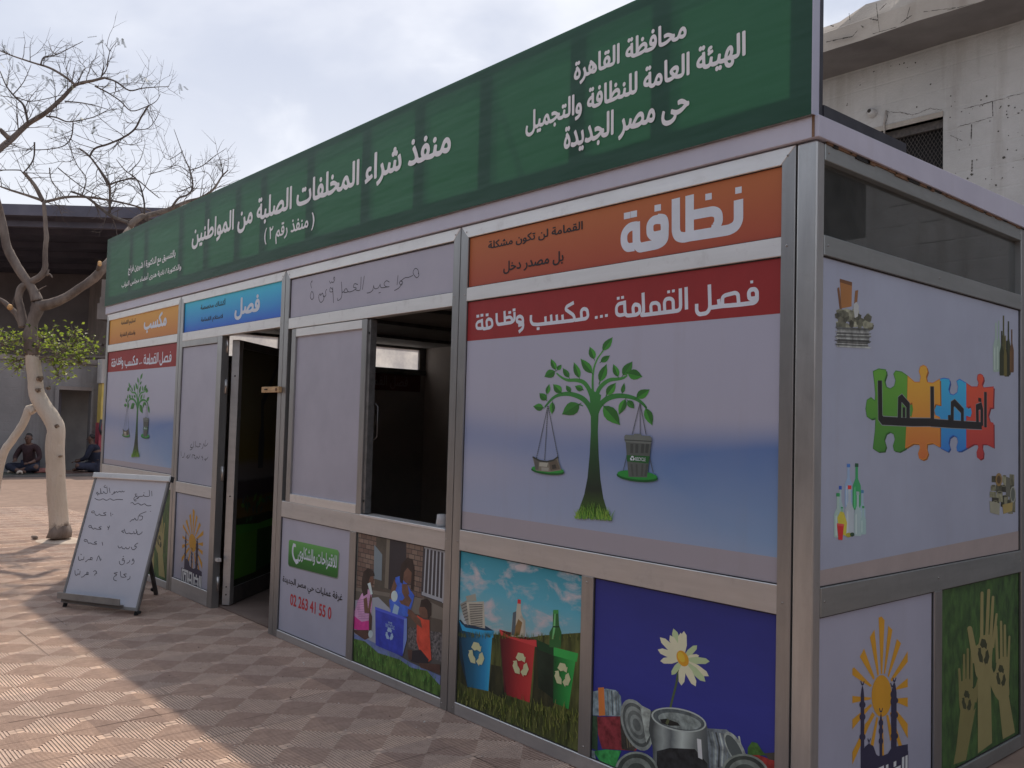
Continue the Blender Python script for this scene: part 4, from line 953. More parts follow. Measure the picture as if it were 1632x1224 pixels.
for i in range(34):
    x = rr.uniform(110, 232); y = rr.uniform(232, 296); w = rr.uniform(8, 22); h = rr.uniform(8, 20); g = rr.uniform(48, 118)
    p.poly([(x-w, y-h*rr.random()), (x-w*.2, y-h), (x+w, y-h*.4), (x+w*.8, y+h*.6), (x, y+h), (x-w*.9, y+h*.5)], inkv(int(g), int(g*.97), int(g*.88)))
p.poly([(170, 210), (182, 198), (192, 214), (188, 255), (176, 262)], ink(128, 126, 132))
for i in range(20):
    y = 296+i*3.9; x0 = 100+rr.uniform(-4, 8); x1 = 236+rr.uniform(-8, 6); g = rr.uniform(44, 126)
    p.poly([(x0, y), (x1, y+6), (x1-3, y+10), (x0+4, y+4)], inkv(int(g), int(g*.99), int(g*1.02)))
p.build('paper_picture', P_puz)
p = Print(SIDE, S5)                                              # glass bottles
def bottle(p, x, top, bot, w, c, c2=None, cap=None, nk=0.32):
    h = bot-top; L = [(x-w*.3, top), (x+w*.3, top), (x+w*.32, top+h*nk), (x+w, top+h*(nk+.16)), (x+w, bot-6), (x+w*.8, bot), (x-w*.8, bot), (x-w, bot-6), (x-w, top+h*(nk+.16)), (x-w*.32, top+h*nk)]
    p.poly(L, ink(*c))
    if c2: p.poly([(x-w*.62, top+h*(nk+.2)), (x-w*.3, top+h*(nk+.17)), (x-w*.3, bot-8), (x-w*.62, bot-8)], ink(*c2))
    if cap: p.poly([(x-w*.42, top-2), (x+w*.42, top-1), (x+w*.42, top+h*.07), (x-w*.42, top+h*.07)], ink(*cap))
for a in ((727, 280, 472, 11, (112, 122, 122), (130, 138, 138)), (738, 272, 470, 8, (104, 116, 114), (134, 140, 140)), (757, 252, 480, 9, (58, 56, 36), (80, 76, 48)), (750, 312, 486, 9, (36, 38, 28), None), (776, 274, 485, 9, (40, 42, 30), (66, 64, 40)), (789, 306, 474, 8, (70, 48, 34), (90, 64, 40)), (770, 350, 490, 10, (30, 32, 26), (50, 52, 36)), (764, 330, 488, 6, (74, 66, 38), None)): bottle(p, *a)
p.build('glass_bottle_picture', P_puz)
p = Print(SIDE, S5)                                              # plastic bottles
for a in ((152, 832, 1000, 15, (104, 118, 146), (126, 136, 158), (54, 84, 140)), (184, 830, 1010, 16, (44, 110, 72), (66, 136, 92), (30, 60, 44)), (120, 918, 1100, 13, (112, 128, 136), (134, 144, 150), (40, 62, 128)), (206, 934, 1090, 12, (110, 126, 142), (132, 142, 154), (54, 90, 120)), (111, 946, 1118, 16, (116, 130, 132), (136, 146, 148), (40, 104, 66)), (156, 916, 1110, 17, (126, 130, 142), (140, 142, 152), (160, 44, 44)), (188, 940, 1112, 14, (118, 130, 138), (136, 144, 150), (110, 120, 130)), (209, 996, 1106, 11, (110, 128, 134), (134, 144, 150), (50, 104, 70)), (126, 1000, 1060, 10, (90, 122, 108), None, (40, 100, 70))): bottle(p, *a)
p.poly([(108, 1040), (120, 1016), (134, 1020), (146, 1060), (142, 1112), (116, 1100)], ink(146, 132, 52)); p.poly([(106, 1062), (134, 1066), (128, 1128), (112, 1126)], ink(146, 36, 40)); p.stroke([(106, 1066), (134, 1070)], 0.008, ink(170, 60, 60))
p.ell((152, 1108), 11, 9, ink(120, 112, 44)); p.ell((166, 1106), 9, 8, ink(34, 52, 40))
p.build('plastic_bottle_picture', P_puz)
p = Print(SIDE, S5)                                              # tins
rr = random.Random(5)
for i in range(26):
    x = rr.uniform(712, 796); y = rr.uniform(890, 1012); w = rr.uniform(6, 13); h = rr.uniform(10, 24); g = rr.uniform(36, 108)
    p.poly([(x-w, y-h), (x+w, y-h*.9), (x+w, y+h), (x-w, y+h*.9)], inkv(int(g), int(g*.96), int(g*.82)))
    if i % 3 == 0: p.ell((x, y-h), w, w*.5, ink(96, 92, 80)); p.ell((x, y-h), w*.7, w*.3, ink(50, 48, 42))
p.ell((738, 892), 13, 26, ink(104, 82, 54)); p.ell((738, 892), 8, 16, ink(60, 46, 34)); p.ell((793, 950), 11, 32, ink(110, 108, 104)); p.ell((793, 950), 8, 26, ink(68, 70, 68))
p.poly([(766, 880), (782, 886), (782, 960), (766, 956)], ink(72, 70, 66)); p.poly([(702, 975), (742, 985), (740, 1030), (704, 1020)], ink(108, 104, 96)); p.poly([(752, 990), (792, 980), (790, 1014), (756, 1026)], ink(116, 100, 66))
p.build('tin_can_picture', P_puz)
p = Print(SIDE, None); p.poly([(0.046, 0.925), (1.896, 0.925), (1.896, 1.027), (0.046, 0.992)], ink(112, 100, 104)); p.build('lower_band', P_puz)

# ---------- three bins poster
B = crop(710, 860, 2.967)
p = Print(FRONT, B)
SKYB = vgrad('poster_sky', [(0, (104, 118, 122)), (0.25, (92, 120, 134)), (0.6, (64, 116, 138)), (1, (34, 92, 112))], 0.40, 0.83, 0.10, nscale=(4, 4, 7))
x0, x1 = -1.994, -1.092
p.poly([(60, 40), (642, 150), (642, 480), (50, 470)], SKYB)
rr = random.Random(3)
nt = SKYB.node_tree; b_ = nt.nodes['Principled BSDF']; src = b_.inputs['Base Color'].links[0].from_socket
nc = noise(nt, 1.0, 6, 0.6, stretch=(5.5, 5.5, 10.5), dist=0.4); rc = ramp(nt, nc.outputs['Fac'], [(0.50, (0, 0, 0)), (0.66, (1, 1, 1))])
nt.links.new(mixc(nt, rc.outputs[0], src, [k_*lin(v)/w for k_, v, w in zip(INKW, (136, 126, 136), WREF)]), b_.inputs['Base Color'])
GRB = noisy('printed_meadow', (0.030, 0.042, 0.016), (0.20, 0.22, 0.06), 11, 0.55, stretch=(2.2, 1, 0.55), lo=0.32, hi=0.72)
p.poly([(52, 420), (140, 440), (260, 450), (380, 465), (470, 452), (642, 440), (640, 1012), (30, 780)], GRB)
GRBD = noisy('printed_meadow_dark', (0.02, 0.028, 0.015), (0.07, 0.07, 0.03), 10, 0.55, stretch=(2, 1, 0.5))
p.poly([(52, 440), (120, 600), (110, 705), (38, 650)], GRBD); p.poly([(215, 590), (262, 600), (285, 760), (205, 715)], GRBD); p.poly([(425, 500), (520, 600), (520, 800), (410, 770)], GRBD)
p.poly([(58, 382), (72, 378), (108, 420), (125, 690), (105, 700), (68, 560)], inkv(20, 34, 48, 0.3, 9)); p.poly([(66, 390), (222, 450), (203, 716), (104, 695), (84, 560)], hgrad('blue_bin_print', [(0, (16, 40, 62)), (.45, (22, 64, 92)), (.8, (30, 92, 134)), (1, (38, 116, 164))], *[FRONT.ab(B(q))[0] for q in ((66, 500), (222, 500))]))
p.poly([(64, 380), (80, 402), (190, 424), (231, 432), (226, 464), (80, 430)], ink(34, 106, 148)); p.poly([(78, 398), (190, 408), (228, 430), (190, 430), (96, 416)], ink(24, 40, 60))
p.poly([(255, 425), (290, 462), (310, 740), (278, 720)], inkv(56, 20, 26, 0.3, 9)); p.poly([(256, 426), (424, 492), (398, 770), (290, 735)], hgrad('red_bin_print', [(0, (50, 18, 24)), (.3, (84, 22, 28)), (.6, (122, 32, 36)), (1, (138, 40, 42))], *[FRONT.ab(B(q))[0] for q in ((256, 500), (424, 500))])); p.poly([(254, 424), (430, 476), (433, 508), (262, 452)], ink(146, 44, 48)); p.poly([(262, 430), (320, 440), (424, 474), (390, 474), (300, 456)], ink(60, 18, 22))
p.poly([(430, 472), (512, 520), (520, 760), (440, 700)], inkv(22, 30, 24, 0.3, 9)); p.poly([(512, 520), (618, 556), (582, 802), (510, 770)], hgrad('green_bin_print', [(0, (18, 52, 28)), (.4, (26, 84, 40)), (1, (38, 116, 56))], *[FRONT.ab(B(q))[0] for q in ((510, 600), (618, 600))])); p.poly([(512, 508), (628, 538), (622, 578), (512, 548)], ink(40, 116, 56)); p.poly([(430, 472), (512, 508), (512, 548), (440, 520)], ink(20, 44, 28))
p.poly([(70, 305), (104, 285), (118, 400), (104, 405), (82, 350)], ink(104, 98, 98)); p.poly([(96, 268), (142, 256), (148, 290), (104, 296)], ink(110, 106, 104)); p.poly([(100, 296), (182, 292), (188, 420), (112, 402)], inkv(130, 122, 118, 0.15, 9))
for i in range(13): p.stroke([(112+i*.7, 306+i*8.2), (176, 308+i*8.6)], 0.004, ink(60, 56, 58))
for i in range(6): p.stroke([(76+i*3, 312+i*14), (100+i*2, 300+i*15)], 0.004, ink(56, 52, 54))
p.poly([(340, 300), (357, 300), (358, 340), (372, 385), (376, 462), (310, 458), (318, 360), (336, 335)], ink(134, 124, 118)); p.poly([(342, 282), (357, 284), (357, 304), (341, 302)], ink(150, 36, 40)); p.poly([(320, 345), (336, 338), (330, 455), (312, 452)], ink(60, 66, 76)); p.poly([(345, 375), (364, 392), (352, 450), (326, 458), (332, 410)], ink(96, 72, 46)); p.stroke([(356, 362), (374, 385), (374, 440), (366, 462)], 0.014, ink(120, 112, 108))
p.poly([(510, 335), (534, 335), (538, 405), (550, 440), (546, 512), (492, 508), (492, 440), (508, 410)], ink(34, 70, 38)); p.poly([(511, 332), (535, 332), (535, 350), (511, 350)], ink(46, 100, 52)); p.poly([(516, 350), (522, 350), (520, 420), (512, 470), (504, 470), (510, 420)], ink(80, 128, 86)); p.stroke([(508, 412), (540, 412)], 0.006, ink(20, 40, 24))
for i_ in range(150):
    x = rr.uniform(52, 640); y = 440+(x-52)*0.02+rr.uniform(-2, 16); p.stroke([(x, y+10), (x+rr.uniform(-4, 4), y-rr.uniform(4, 14))], 0.004, rr.choice([ink(62, 66, 34), ink(46, 52, 28), ink(78, 80, 40)]), w1=0.001)
RW = ink(140, 136, 112)
recycle(p, (148, 542), 44, 66, RW, 0.22); recycle(p, (358, 592), 44, 66, RW, 0.22); recycle(p, (556, 640), 44, 66, RW, 0.22)
for i in range(420):
    x = rr.uniform(60, 630); y = rr.uniform(720, 780)+(x-50)*0.16+rr.uniform(0, 120)*(1 if rr.random() < .5 else 0); h = rr.uniform(14, 48); dx = rr.uniform(-10, 10)
    if y+4 < 772+(x-30)*0.39: p.stroke([(x, y), (x+dx*.5, y-h*.6), (x+dx, y-h)], 0.005, rr.choice([ink(66, 72, 34), ink(84, 86, 40), ink(46, 54, 28), ink(96, 94, 52)]), w1=0.001)
p.build('bins_picture', P_bins)

# ---------- daisy and cans poster
p = Print(FRONT, B)
PETAL = ink(160, 164, 132); PETD = ink(128, 136, 110)
p.stroke([(1102, 610), (1092, 680), (1072, 760), (1046, 870)], 0.010, ink(56, 66, 48), 4)
ctr = Vector((1122, 566))
tips = [(1078, 420), (1128, 432), (1014, 462), (1190, 500), (1004, 520), (1200, 548), (1250, 576), (1016, 574), (1246, 646), (1230, 672), (1184, 694), (1116, 690), (1070, 640), (1062, 452), (1112, 440)]
for i, t in enumerate(tips):
    t = Vector(t); d = t-ctr; nn = Vector((-d.y, d.x)).normalized()*min(17, d.length*0.16)
    p.poly([tuple(ctr+d*.12-nn*.4), tuple(ctr+d*.5-nn*1.0), tuple(ctr+d*.85-nn*.8), tuple(t), tuple(ctr+d*.85+nn*.8), tuple(ctr+d*.5+nn*1.0), tuple(ctr+d*.12+nn*.4)], PETAL if i % 3 else PETD)
p.ell((1122, 562), 26, 40, ink(150, 104, 30), rot=-0.45); p.ell((1116, 556), 15, 26, ink(170, 124, 44), rot=-0.45)
MG = [inkv(72, 76, 82), inkv(104, 108, 112), inkv(46, 48, 52), inkv(124, 126, 130), inkv(86, 88, 92)]
p.poly([(692, 720), (760, 704), (806, 712), (830, 740), (836, 836), (690, 830)], inkv(94, 104, 116)); p.poly([(722, 700), (750, 698), (756, 830), (726, 834)], ink(150, 84, 44))
for i in range(6): p.stroke([(766+i*10, 712+i), (772+i*10, 830)], 0.005, MG[i % 5])
p.poly([(690, 832), (720, 834), (720, 1000), (690, 985)], inkv(36, 52, 40)); p.poly([(718, 838), (880, 834), (930, 870), (938, 940), (900, 1000), (740, 988), (722, 920)], inkv(96, 34, 42)); p.poly([(826, 838), (890, 838), (930, 880), (930, 950), (890, 1000), (834, 990)], inkv(44, 40, 40))
for i in range(7): p.stroke([(850+i*11, 846+i*4), (862+i*11, 985-i*3)], 0.004, ink(84, 76, 62))
for k, (r, c) in enumerate(((1.0, 104), (.86, 60), (.72, 96), (.56, 70), (.4, 92), (.25, 66))): p.ell((905, 876), 68*r, 128*r, inkv(c, c+2, c+5, .4, 18), 26, -0.35)
p.poly([(920, 780), (970, 805), (980, 900), (950, 960)], inkv(112, 114, 116))
CANM = vgrad('printed_can', [(0, (50, 52, 56)), (0.2, (112, 114, 118)), (0.35, (70, 72, 78)), (0.55, (136, 138, 142)), (0.75, (84, 86, 90)), (1, (46, 48, 54))], -0.70, -0.42, 0.10, axis=0, nscale=(6, 6, 10))
p.poly([(972, 812), (1000, 800), (1230, 862), (1244, 900), (1248, 1110), (985, 1110), (980, 980), (962, 900)], CANM)
p.ell((1104, 852), 132, 54, ink(128, 130, 134), 30, 0.20); p.ell((1104, 852), 124, 47, inkv(62, 66, 72), 30, 0.20); p.ell((1108, 858), 104, 36, inkv(100, 104, 108), 30, 0.20)
p.poly([(1015, 850), (1045, 846), (1100, 866), (1110, 880), (1060, 880), (1024, 868)], ink(24, 24, 26)); p.stroke([(1056, 850), (1046, 872)], 0.012, ink(60, 62, 46))
p.poly([(1000, 1000), (1060, 985), (1180, 990), (1240, 1060), (1240, 1110), (1000, 1110)], inkv(30, 30, 34)); p.poly([(1190, 940), (1210, 945), (1216, 1040), (1196, 1030)], ink(150, 152, 156))
p.poly([(1236, 892), (1330, 898), (1392, 950), (1424, 1020), (1400, 1060), (1252, 1110)], inkv(84, 88, 98))
for i in range(9): p.stroke([(1244+i*18, 905+i*3), (1262+i*17, 980), (1262+i*15, 1085-i*4)], 0.008, MG[i % 5])
p.ell((1372, 990), 36, 92, inkv(112, 114, 116), 24, -0.5); p.ell((1368, 992), 26, 78, ink(60, 64, 68), 24, -0.5)
p.poly([(1430, 985), (1450, 955), (1475, 962), (1500, 1000), (1520, 1020), (1430, 1020)], inkv(46, 70, 34)); p.poly([(1410, 1020), (1480, 1018), (1570, 1050), (1575, 1150), (1460, 1110)], inkv(108, 34, 34)); p.poly([(1510, 1010), (1580, 1004), (1580, 1045), (1530, 1040)], ink(50, 46, 46))
for k, (r, c) in enumerate(((1.0, 92), (.9, 44), (.72, 84), (.5, 52))): p.ell((1420, 1110), 116*r, 96*r, inkv(c, c+3, c+3, .4, 18), 24, 0.3)
for k, (r, c) in enumerate(((1.0, 98), (.9, 46), (.7, 88), (.45, 56))): p.ell((905, 1100), 104*r, 98*r, inkv(c, c+3, c+3, .4, 18), 24, 0.25)
p.poly([(700, 1000), (760, 992), (832, 998), (800, 1085), (740, 1060)], inkv(40, 104, 56)); p.poly([(682, 990), (706, 1000), (712, 1040), (684, 1030)], inkv(100, 108, 116))
p.build('daisy_picture', P_flow)

# ---------- phone panel
K = crop(420, 800, 3.825)
p = Print(FRONT, K)
def rrect(q, r=0.16, n=4):
    q = [Vector(v) for v in q]; out = []
    for i in range(4):
        a, b, c = q[i-1], q[i], q[(i+1) % 4]; u = (a-b)*r*(0.5 if i % 2 else 0.5); v = (c-b)*r*0.5
        rr_ = min(u.length, v.length); u = u.normalized()*rr_*1.2; v = v.normalized()*rr_*1.2
        for k in range(n+1):
            t = k/n; out.append(tuple(b+u*(1-t)**2+v*t**2))
    return out
p.poly(rrect([(158, 240), (466, 304), (456, 474), (152, 394)]), ink(86, 84, 90)); p.poly(rrect([(155, 228), (460, 294), (452, 466), (150, 388)]), vgrad('green_button', [(0, (24, 52, 26)), (0.4, (34, 78, 32)), (1, (74, 116, 66))], 0.46, 0.70, 0.0))
p.stroke([(188, 256), (180, 275), (178, 310), (186, 345), (202, 372)], 0.020, TXL, 3); p.poly([(180, 252), (196, 256), (198, 276), (184, 272)], TXL); p.poly([(188, 352), (210, 348), (214, 372), (200, 380)], TXL)
letter_px('للاقتراحات والشكاوى', FRONT, K((210, 340)), K((448, 375)), K((444, 325)), K((225, 366)), TXL, p.m, bold=0.02, off=p.off+0.0004)
letter_px('غرفة عمليات حي مصر الجديدة', FRONT, K((118, 470)), K((482, 580)), K((210, 474)), K((282, 560)), BLK, p.m, bold=0.015, off=p.off+0.0004)
letter_px('02 263 41 55 0', FRONT, K((163, 600)), K((414, 680)), K((180, 562)), K((180, 634)), ink(130, 38, 44), p.m, bold=0.022, rtl=False, off=p.off+0.0004)
p.build('lettering', P_phone)

# ---------- children poster
p = Print(FRONT, K)
def bricks(name, c1, c2, mo):
    m, nt, b = new_mat(name); c = N(nt, 'ShaderNodeTexCoord'); mp_ = N(nt, 'ShaderNodeMapping'); mp_.inputs['Rotation'].default_value = (math.radians(90), 0, 0)
    nt.links.new(c.outputs['Object'], mp_.inputs[0]); t = N(nt, 'ShaderNodeTexBrick'); nt.links.new(mp_.outputs[0], t.inputs['Vector'])
    t.inputs['Scale'].default_value = 9.0; t.inputs['Mortar Size'].default_value = 0.02; t.inputs['Bias'].default_value = 0.0
    t.inputs['Color1'].default_value = (*c1, 1); t.inputs['Color2'].default_value = (*c2, 1); t.inputs['Mortar'].default_value = (*mo, 1)
    nt.links.new(t.outputs[0], b.inputs['Base Color']); b.inputs['Roughness'].default_value = 0.5; return m
BRK = bricks('printed_stone_wall', (0.30, 0.22, 0.17), (0.16, 0.10, 0.08), (0.06, 0.05, 0.05))
p.poly([(560, 180), (1112, 300), (1100, 820), (545, 830)], ink(62, 54, 52))
p.poly([(580, 186), (690, 206), (676, 520), (564, 520)], BRK); p.poly([(872, 246), (990, 276), (975, 600), (868, 560)], BRK)
p.poly([(690, 206), (872, 244), (866, 560), (676, 520)], inkv(58, 52, 50, .22, 16)); p.poly([(676, 260), (724, 320), (720, 480), (672, 466)], ink(86, 92, 104)); p.poly([(752, 222), (772, 226), (760, 530), (738, 522)], ink(84, 76, 72)); p.poly([(772, 226), (872, 246), (864, 560), (762, 530)], ink(38, 34, 40))
p.poly([(565, 184), (580, 186), (566, 520), (556, 520)], ink(74, 74, 76)); p.poly([(975, 270), (1112, 300), (1100, 620), (960, 570)], ink(46, 42, 48))
for i in range(6): p.stroke([(992+i*22, 284+i*5), (978+i*23, 556+i*12)], 0.012, ink(118, 116, 128))
p.stroke([(965, 556), (1108, 606)], 0.018, ink(112, 110, 122)); p.stroke([(980, 275), (1110, 303)], 0.014, ink(100, 98, 108))
p.poly([(556, 520), (980, 590), (1102, 650), (1096, 720), (548, 600)], ink(84, 76, 74)); p.poly([(556, 540), (770, 580), (770, 640), (552, 600)], ink(66, 60, 58))
p.poly([(545, 600), (700, 580), (780, 660), (690, 900), (540, 820)], ink(112, 112, 128)); p.poly([(880, 760), (1100, 800), (1094, 980), (880, 880)], noisy('printed_gravel', (0.05, 0.05, 0.05), (0.26, 0.24, 0.24), 70, 0.6))
p.poly([(540, 800), (640, 840), (800, 920), (900, 980), (1080, 1060), (1074, 1140), (780, 990), (540, 850)], inkv(76, 84, 124, .22, 16))
KG = noisy('printed_lawn', (0.03, 0.07, 0.02), (0.17, 0.33, 0.07), 22, 0.5, stretch=(1.6, 1, 0.6), lo=0.32, hi=0.7)
p.poly([(540, 830), (620, 850), (700, 920), (830, 960), (900, 1010), (1000, 1030), (1050, 1090), (1080, 1120), (1072, 1200), (530, 968)], KG)
for i in range(120):
    x = rr.uniform(545, 1060); y = 870+(x-545)*0.42+rr.uniform(-20, 60); h = rr.uniform(14, 40)
    if y < 960+(x-530)*0.43: p.stroke([(x, y), (x+rr.uniform(-10, 10), y-h)], 0.005, rr.choice([ink(50, 84, 36), ink(66, 104, 46), ink(32, 58, 28), ink(84, 118, 64)]), w1=0.001)
SK = inkv(78, 54, 48, .22, 16); SK2 = inkv(60, 42, 40, .22, 16); HR = inkv(38, 30, 30, .22, 16); PKL = inkv(146, 104, 140, .22, 16); PKS = inkv(150, 40, 104, .22, 16); BLD = inkv(46, 70, 150, .22, 16); ORG = inkv(150, 52, 42, .22, 16)
# girl with lilac top
p.poly([(600, 560), (640, 530), (662, 560), (664, 620), (655, 720), (600, 735), (550, 690), (575, 610)], PKL)
for i in range(9): p.stroke([(566+i*2, 600+i*14), (660-i*.5, 588+i*15)], 0.003, ink(122, 84, 122))
p.poly([(550, 690), (600, 730), (650, 722), (645, 780), (600, 790), (548, 770)], PKS); p.poly([(548, 780), (640, 780), (660, 820), (620, 840), (560, 800)], SK2)
p.poly([(612, 590), (632, 580), (640, 650), (655, 560), (664, 590), (650, 680), (618, 676)], SK); p.poly([(648, 650), (664, 700), (660, 790), (646, 800), (644, 720)], SK2)
p.ell((640, 470), 32, 50, SK); p.poly([(602, 480), (612, 425), (640, 402), (672, 420), (680, 450), (652, 455), (640, 500), (636, 560), (612, 575), (600, 530)], HR)
p.poly([(636, 498), (654, 490), (668, 560), (656, 566)], ink(140, 146, 160)); p.ell((655, 805), 14, 24, ink(130, 136, 148))
# bigger girl in blue
p.poly([(806, 460), (850, 446), (900, 540), (922, 570), (905, 640), (880, 700), (780, 690), (768, 600), (800, 560)], BLD); p.poly([(846, 500), (880, 500), (892, 560), (866, 590), (846, 550)], SK)
p.ell((882, 440), 36, 56, SK); p.poly([(832, 460), (842, 380), (880, 338), (912, 352), (922, 420), (918, 540), (900, 530), (906, 430), (880, 400), (858, 430), (852, 500), (836, 490)], HR)
p.poly([(800, 470), (816, 510), (800, 560), (784, 600), (770, 580), (784, 520)], SK); p.poly([(880, 560), (906, 600), (888, 640), (840, 620), (828, 600), (850, 600)], SK); p.ell((800, 574), 20, 34, ink(140, 148, 170)); p.poly([(800, 620), (830, 640), (816, 700), (784, 690)], ink(108, 126, 172))
# boy in orange
p.poly([(938, 690), (980, 715), (1014, 720), (1016, 820), (1026, 960), (1008, 975), (960, 930), (936, 850)], ORG); p.ell((986, 660), 36, 48, SK); p.poly([(956, 640), (964, 596), (1000, 588), (1026, 620), (1024, 690), (1006, 716), (1000, 660), (985, 640)], HR)
p.poly([(884, 650), (905, 660), (960, 720), (970, 770), (930, 740), (880, 680)], SK); p.poly([(890, 910), (960, 900), (1010, 960), (1000, 1000), (900, 970)], ink(34, 30, 36)); p.poly([(950, 980), (1080, 990), (1078, 1046), (960, 1010)], SK2); p.poly([(880, 900), (910, 900), (906, 960), (888, 960)], SK2)
# blue bin
p.poly([(684, 640), (876, 708), (850, 942), (686, 872)], inkv(38, 46, 128, .22, 16)); p.poly([(682, 638), (876, 706), (874, 724), (684, 656)], ink(56, 66, 152)); p.poly([(860, 712), (878, 710), (876, 840), (852, 930)], ink(84, 96, 150))
TB = ink(112, 126, 178); recycle(p, (770, 806), 28, 46, TB, 0.22)
letter_px('WE', FRONT, K((762, 740)), K((788, 740)), K((770, 728)), K((770, 743)), TB, p.m, bold=0.01, rtl=False, off=p.off+0.0004); letter_px('RECYCLE', FRONT, K((748, 755)), K((802, 762)), K((770, 746)), K((770, 768)), TB, p.m, bold=0.01, rtl=False, off=p.off+0.0004)
p.build('children_picture', P_kids)

# ---------- dim slogan on the inside band of the end wall
INP = Plane((-7.979, 0, 0), (0, 1, 0), (0, 0, 1), (1, 0, 0))
mb = MB(); letter('فصل القمامة ... مكسب ونظافة', INP, 2.1, 3.72, 1.90, 2.07, ink(84, 70, 74), mb, off=0.0008, bold=0.016); mb.build('lettering', inred)

# ================================================================== GROUND: pressed concrete tiles with concentric grooves, 0.3 m pitch
def tile_mat(name, c1, c2):
    m, nt, b = new_mat(name)
    c = N(nt, 'ShaderNodeTexCoord'); 
    n1 = noise(nt, 0.55, 5, 0.6); n2 = noise(nt, 18, 5, 0.7); n3 = noise(nt, 2.3, 4, 0.6)
    # every 0.3 m tile has its own slight tone
    mp_ = N(nt, 'ShaderNodeMapping'); mp_.inputs['Location'].default_value = (2.83, 1.6225, 0); mp_.inputs['Scale'].default_value = (1, 1, 0)
    nt.links.new(c.outputs['Object'], mp_.inputs[0])
    sc = N(nt, 'ShaderNodeVectorMath', operation='SCALE'); sc.inputs['Scale'].default_value = 1/0.3; nt.links.new(mp_.outputs[0], sc.inputs[0])
    fl = N(nt, 'ShaderNodeVectorMath', operation='FLOOR'); ad = N(nt, 'ShaderNodeVectorMath', operation='ADD'); ad.inputs[1].default_value = (0.5, 0.5, 0.5)
    nt.links.new(sc.outputs[0], ad.inputs[0]); nt.links.new(ad.outputs[0], fl.inputs[0])
    wn_ = N(nt, 'ShaderNodeTexWhiteNoise', noise_dimensions='2D'); nt.links.new(fl.outputs[0], wn_.inputs['Vector'])
    base = ramp(nt, n1.outputs['Fac'], [(0.3, c1), (0.7, c2)])
    tone = ramp(nt, wn_.outputs['Value'], [(0, (0.76, 0.76, 0.78)), (1, (1.16, 1.13, 1.08))])
    col = mixc(nt, 1.0, base.outputs[0], tone.outputs[0], 'MULTIPLY')
    gr = ramp(nt, n2.outputs['Fac'], [(0.3, (0.82, 0.82, 0.82)), (0.7, (1.12, 1.12, 1.12))])
    col = mixc(nt, 1.0, col, gr.outputs[0], 'MULTIPLY')
    st = ramp(nt, n3.outputs['Fac'], [(0.55, (0, 0, 0)), (0.78, (1, 1, 1))]); sm = N(nt, 'ShaderNodeMath', operation='MULTIPLY'); sm.inputs[1].default_value = 0.55
    nt.links.new(st.outputs[0], sm.inputs[0]); col = mixc(nt, sm.outputs[0], col, (0.38, 0.31, 0.25))
    n6 = noise(nt, 1.1, 6, 0.72, dist=0.8); sp = ramp(nt, n6.outputs['Fac'], [(0.63, (0, 0, 0)), (0.72, (1, 1, 1))]); sq_ = N(nt, 'ShaderNodeMath', operation='MULTIPLY'); sq_.inputs[1].default_value = 0.38
    nt.links.new(sp.outputs[0], sq_.inputs[0]); col = mixc(nt, sq_.outputs[0], col, (0.20, 0.15, 0.125))          # old spills
    nt.links.new(col, b.inputs['Base Color']); b.inputs['Roughness'].default_value = 0.85; b.inputs['Specular IOR Level'].default_value = 0.25
    n4 = noise(nt, 140, 4, 0.7); bump(nt, b, n4.outputs['Fac'], 0.25, 0.003)
    return m
TILE = tile_mat('pale_concrete_tile', (0.535, 0.395, 0.315), (0.63, 0.485, 0.40)); TILE2 = tile_mat('reddish_shade_tone_tile', (0.49, 0.348, 0.278), (0.585, 0.433, 0.355))  # second tone: redder sectors, also darkened to imitate shaded groove walls
GROOVE = noisy('dusty_groove', (0.40, 0.305, 0.255), (0.50, 0.39, 0.33), 25, 0.95); GROOVE2 = noisy('shade_tone_groove', (0.31, 0.22, 0.178), (0.41, 0.30, 0.248), 25, 0.95)  # second groove tone carries the same painted shade
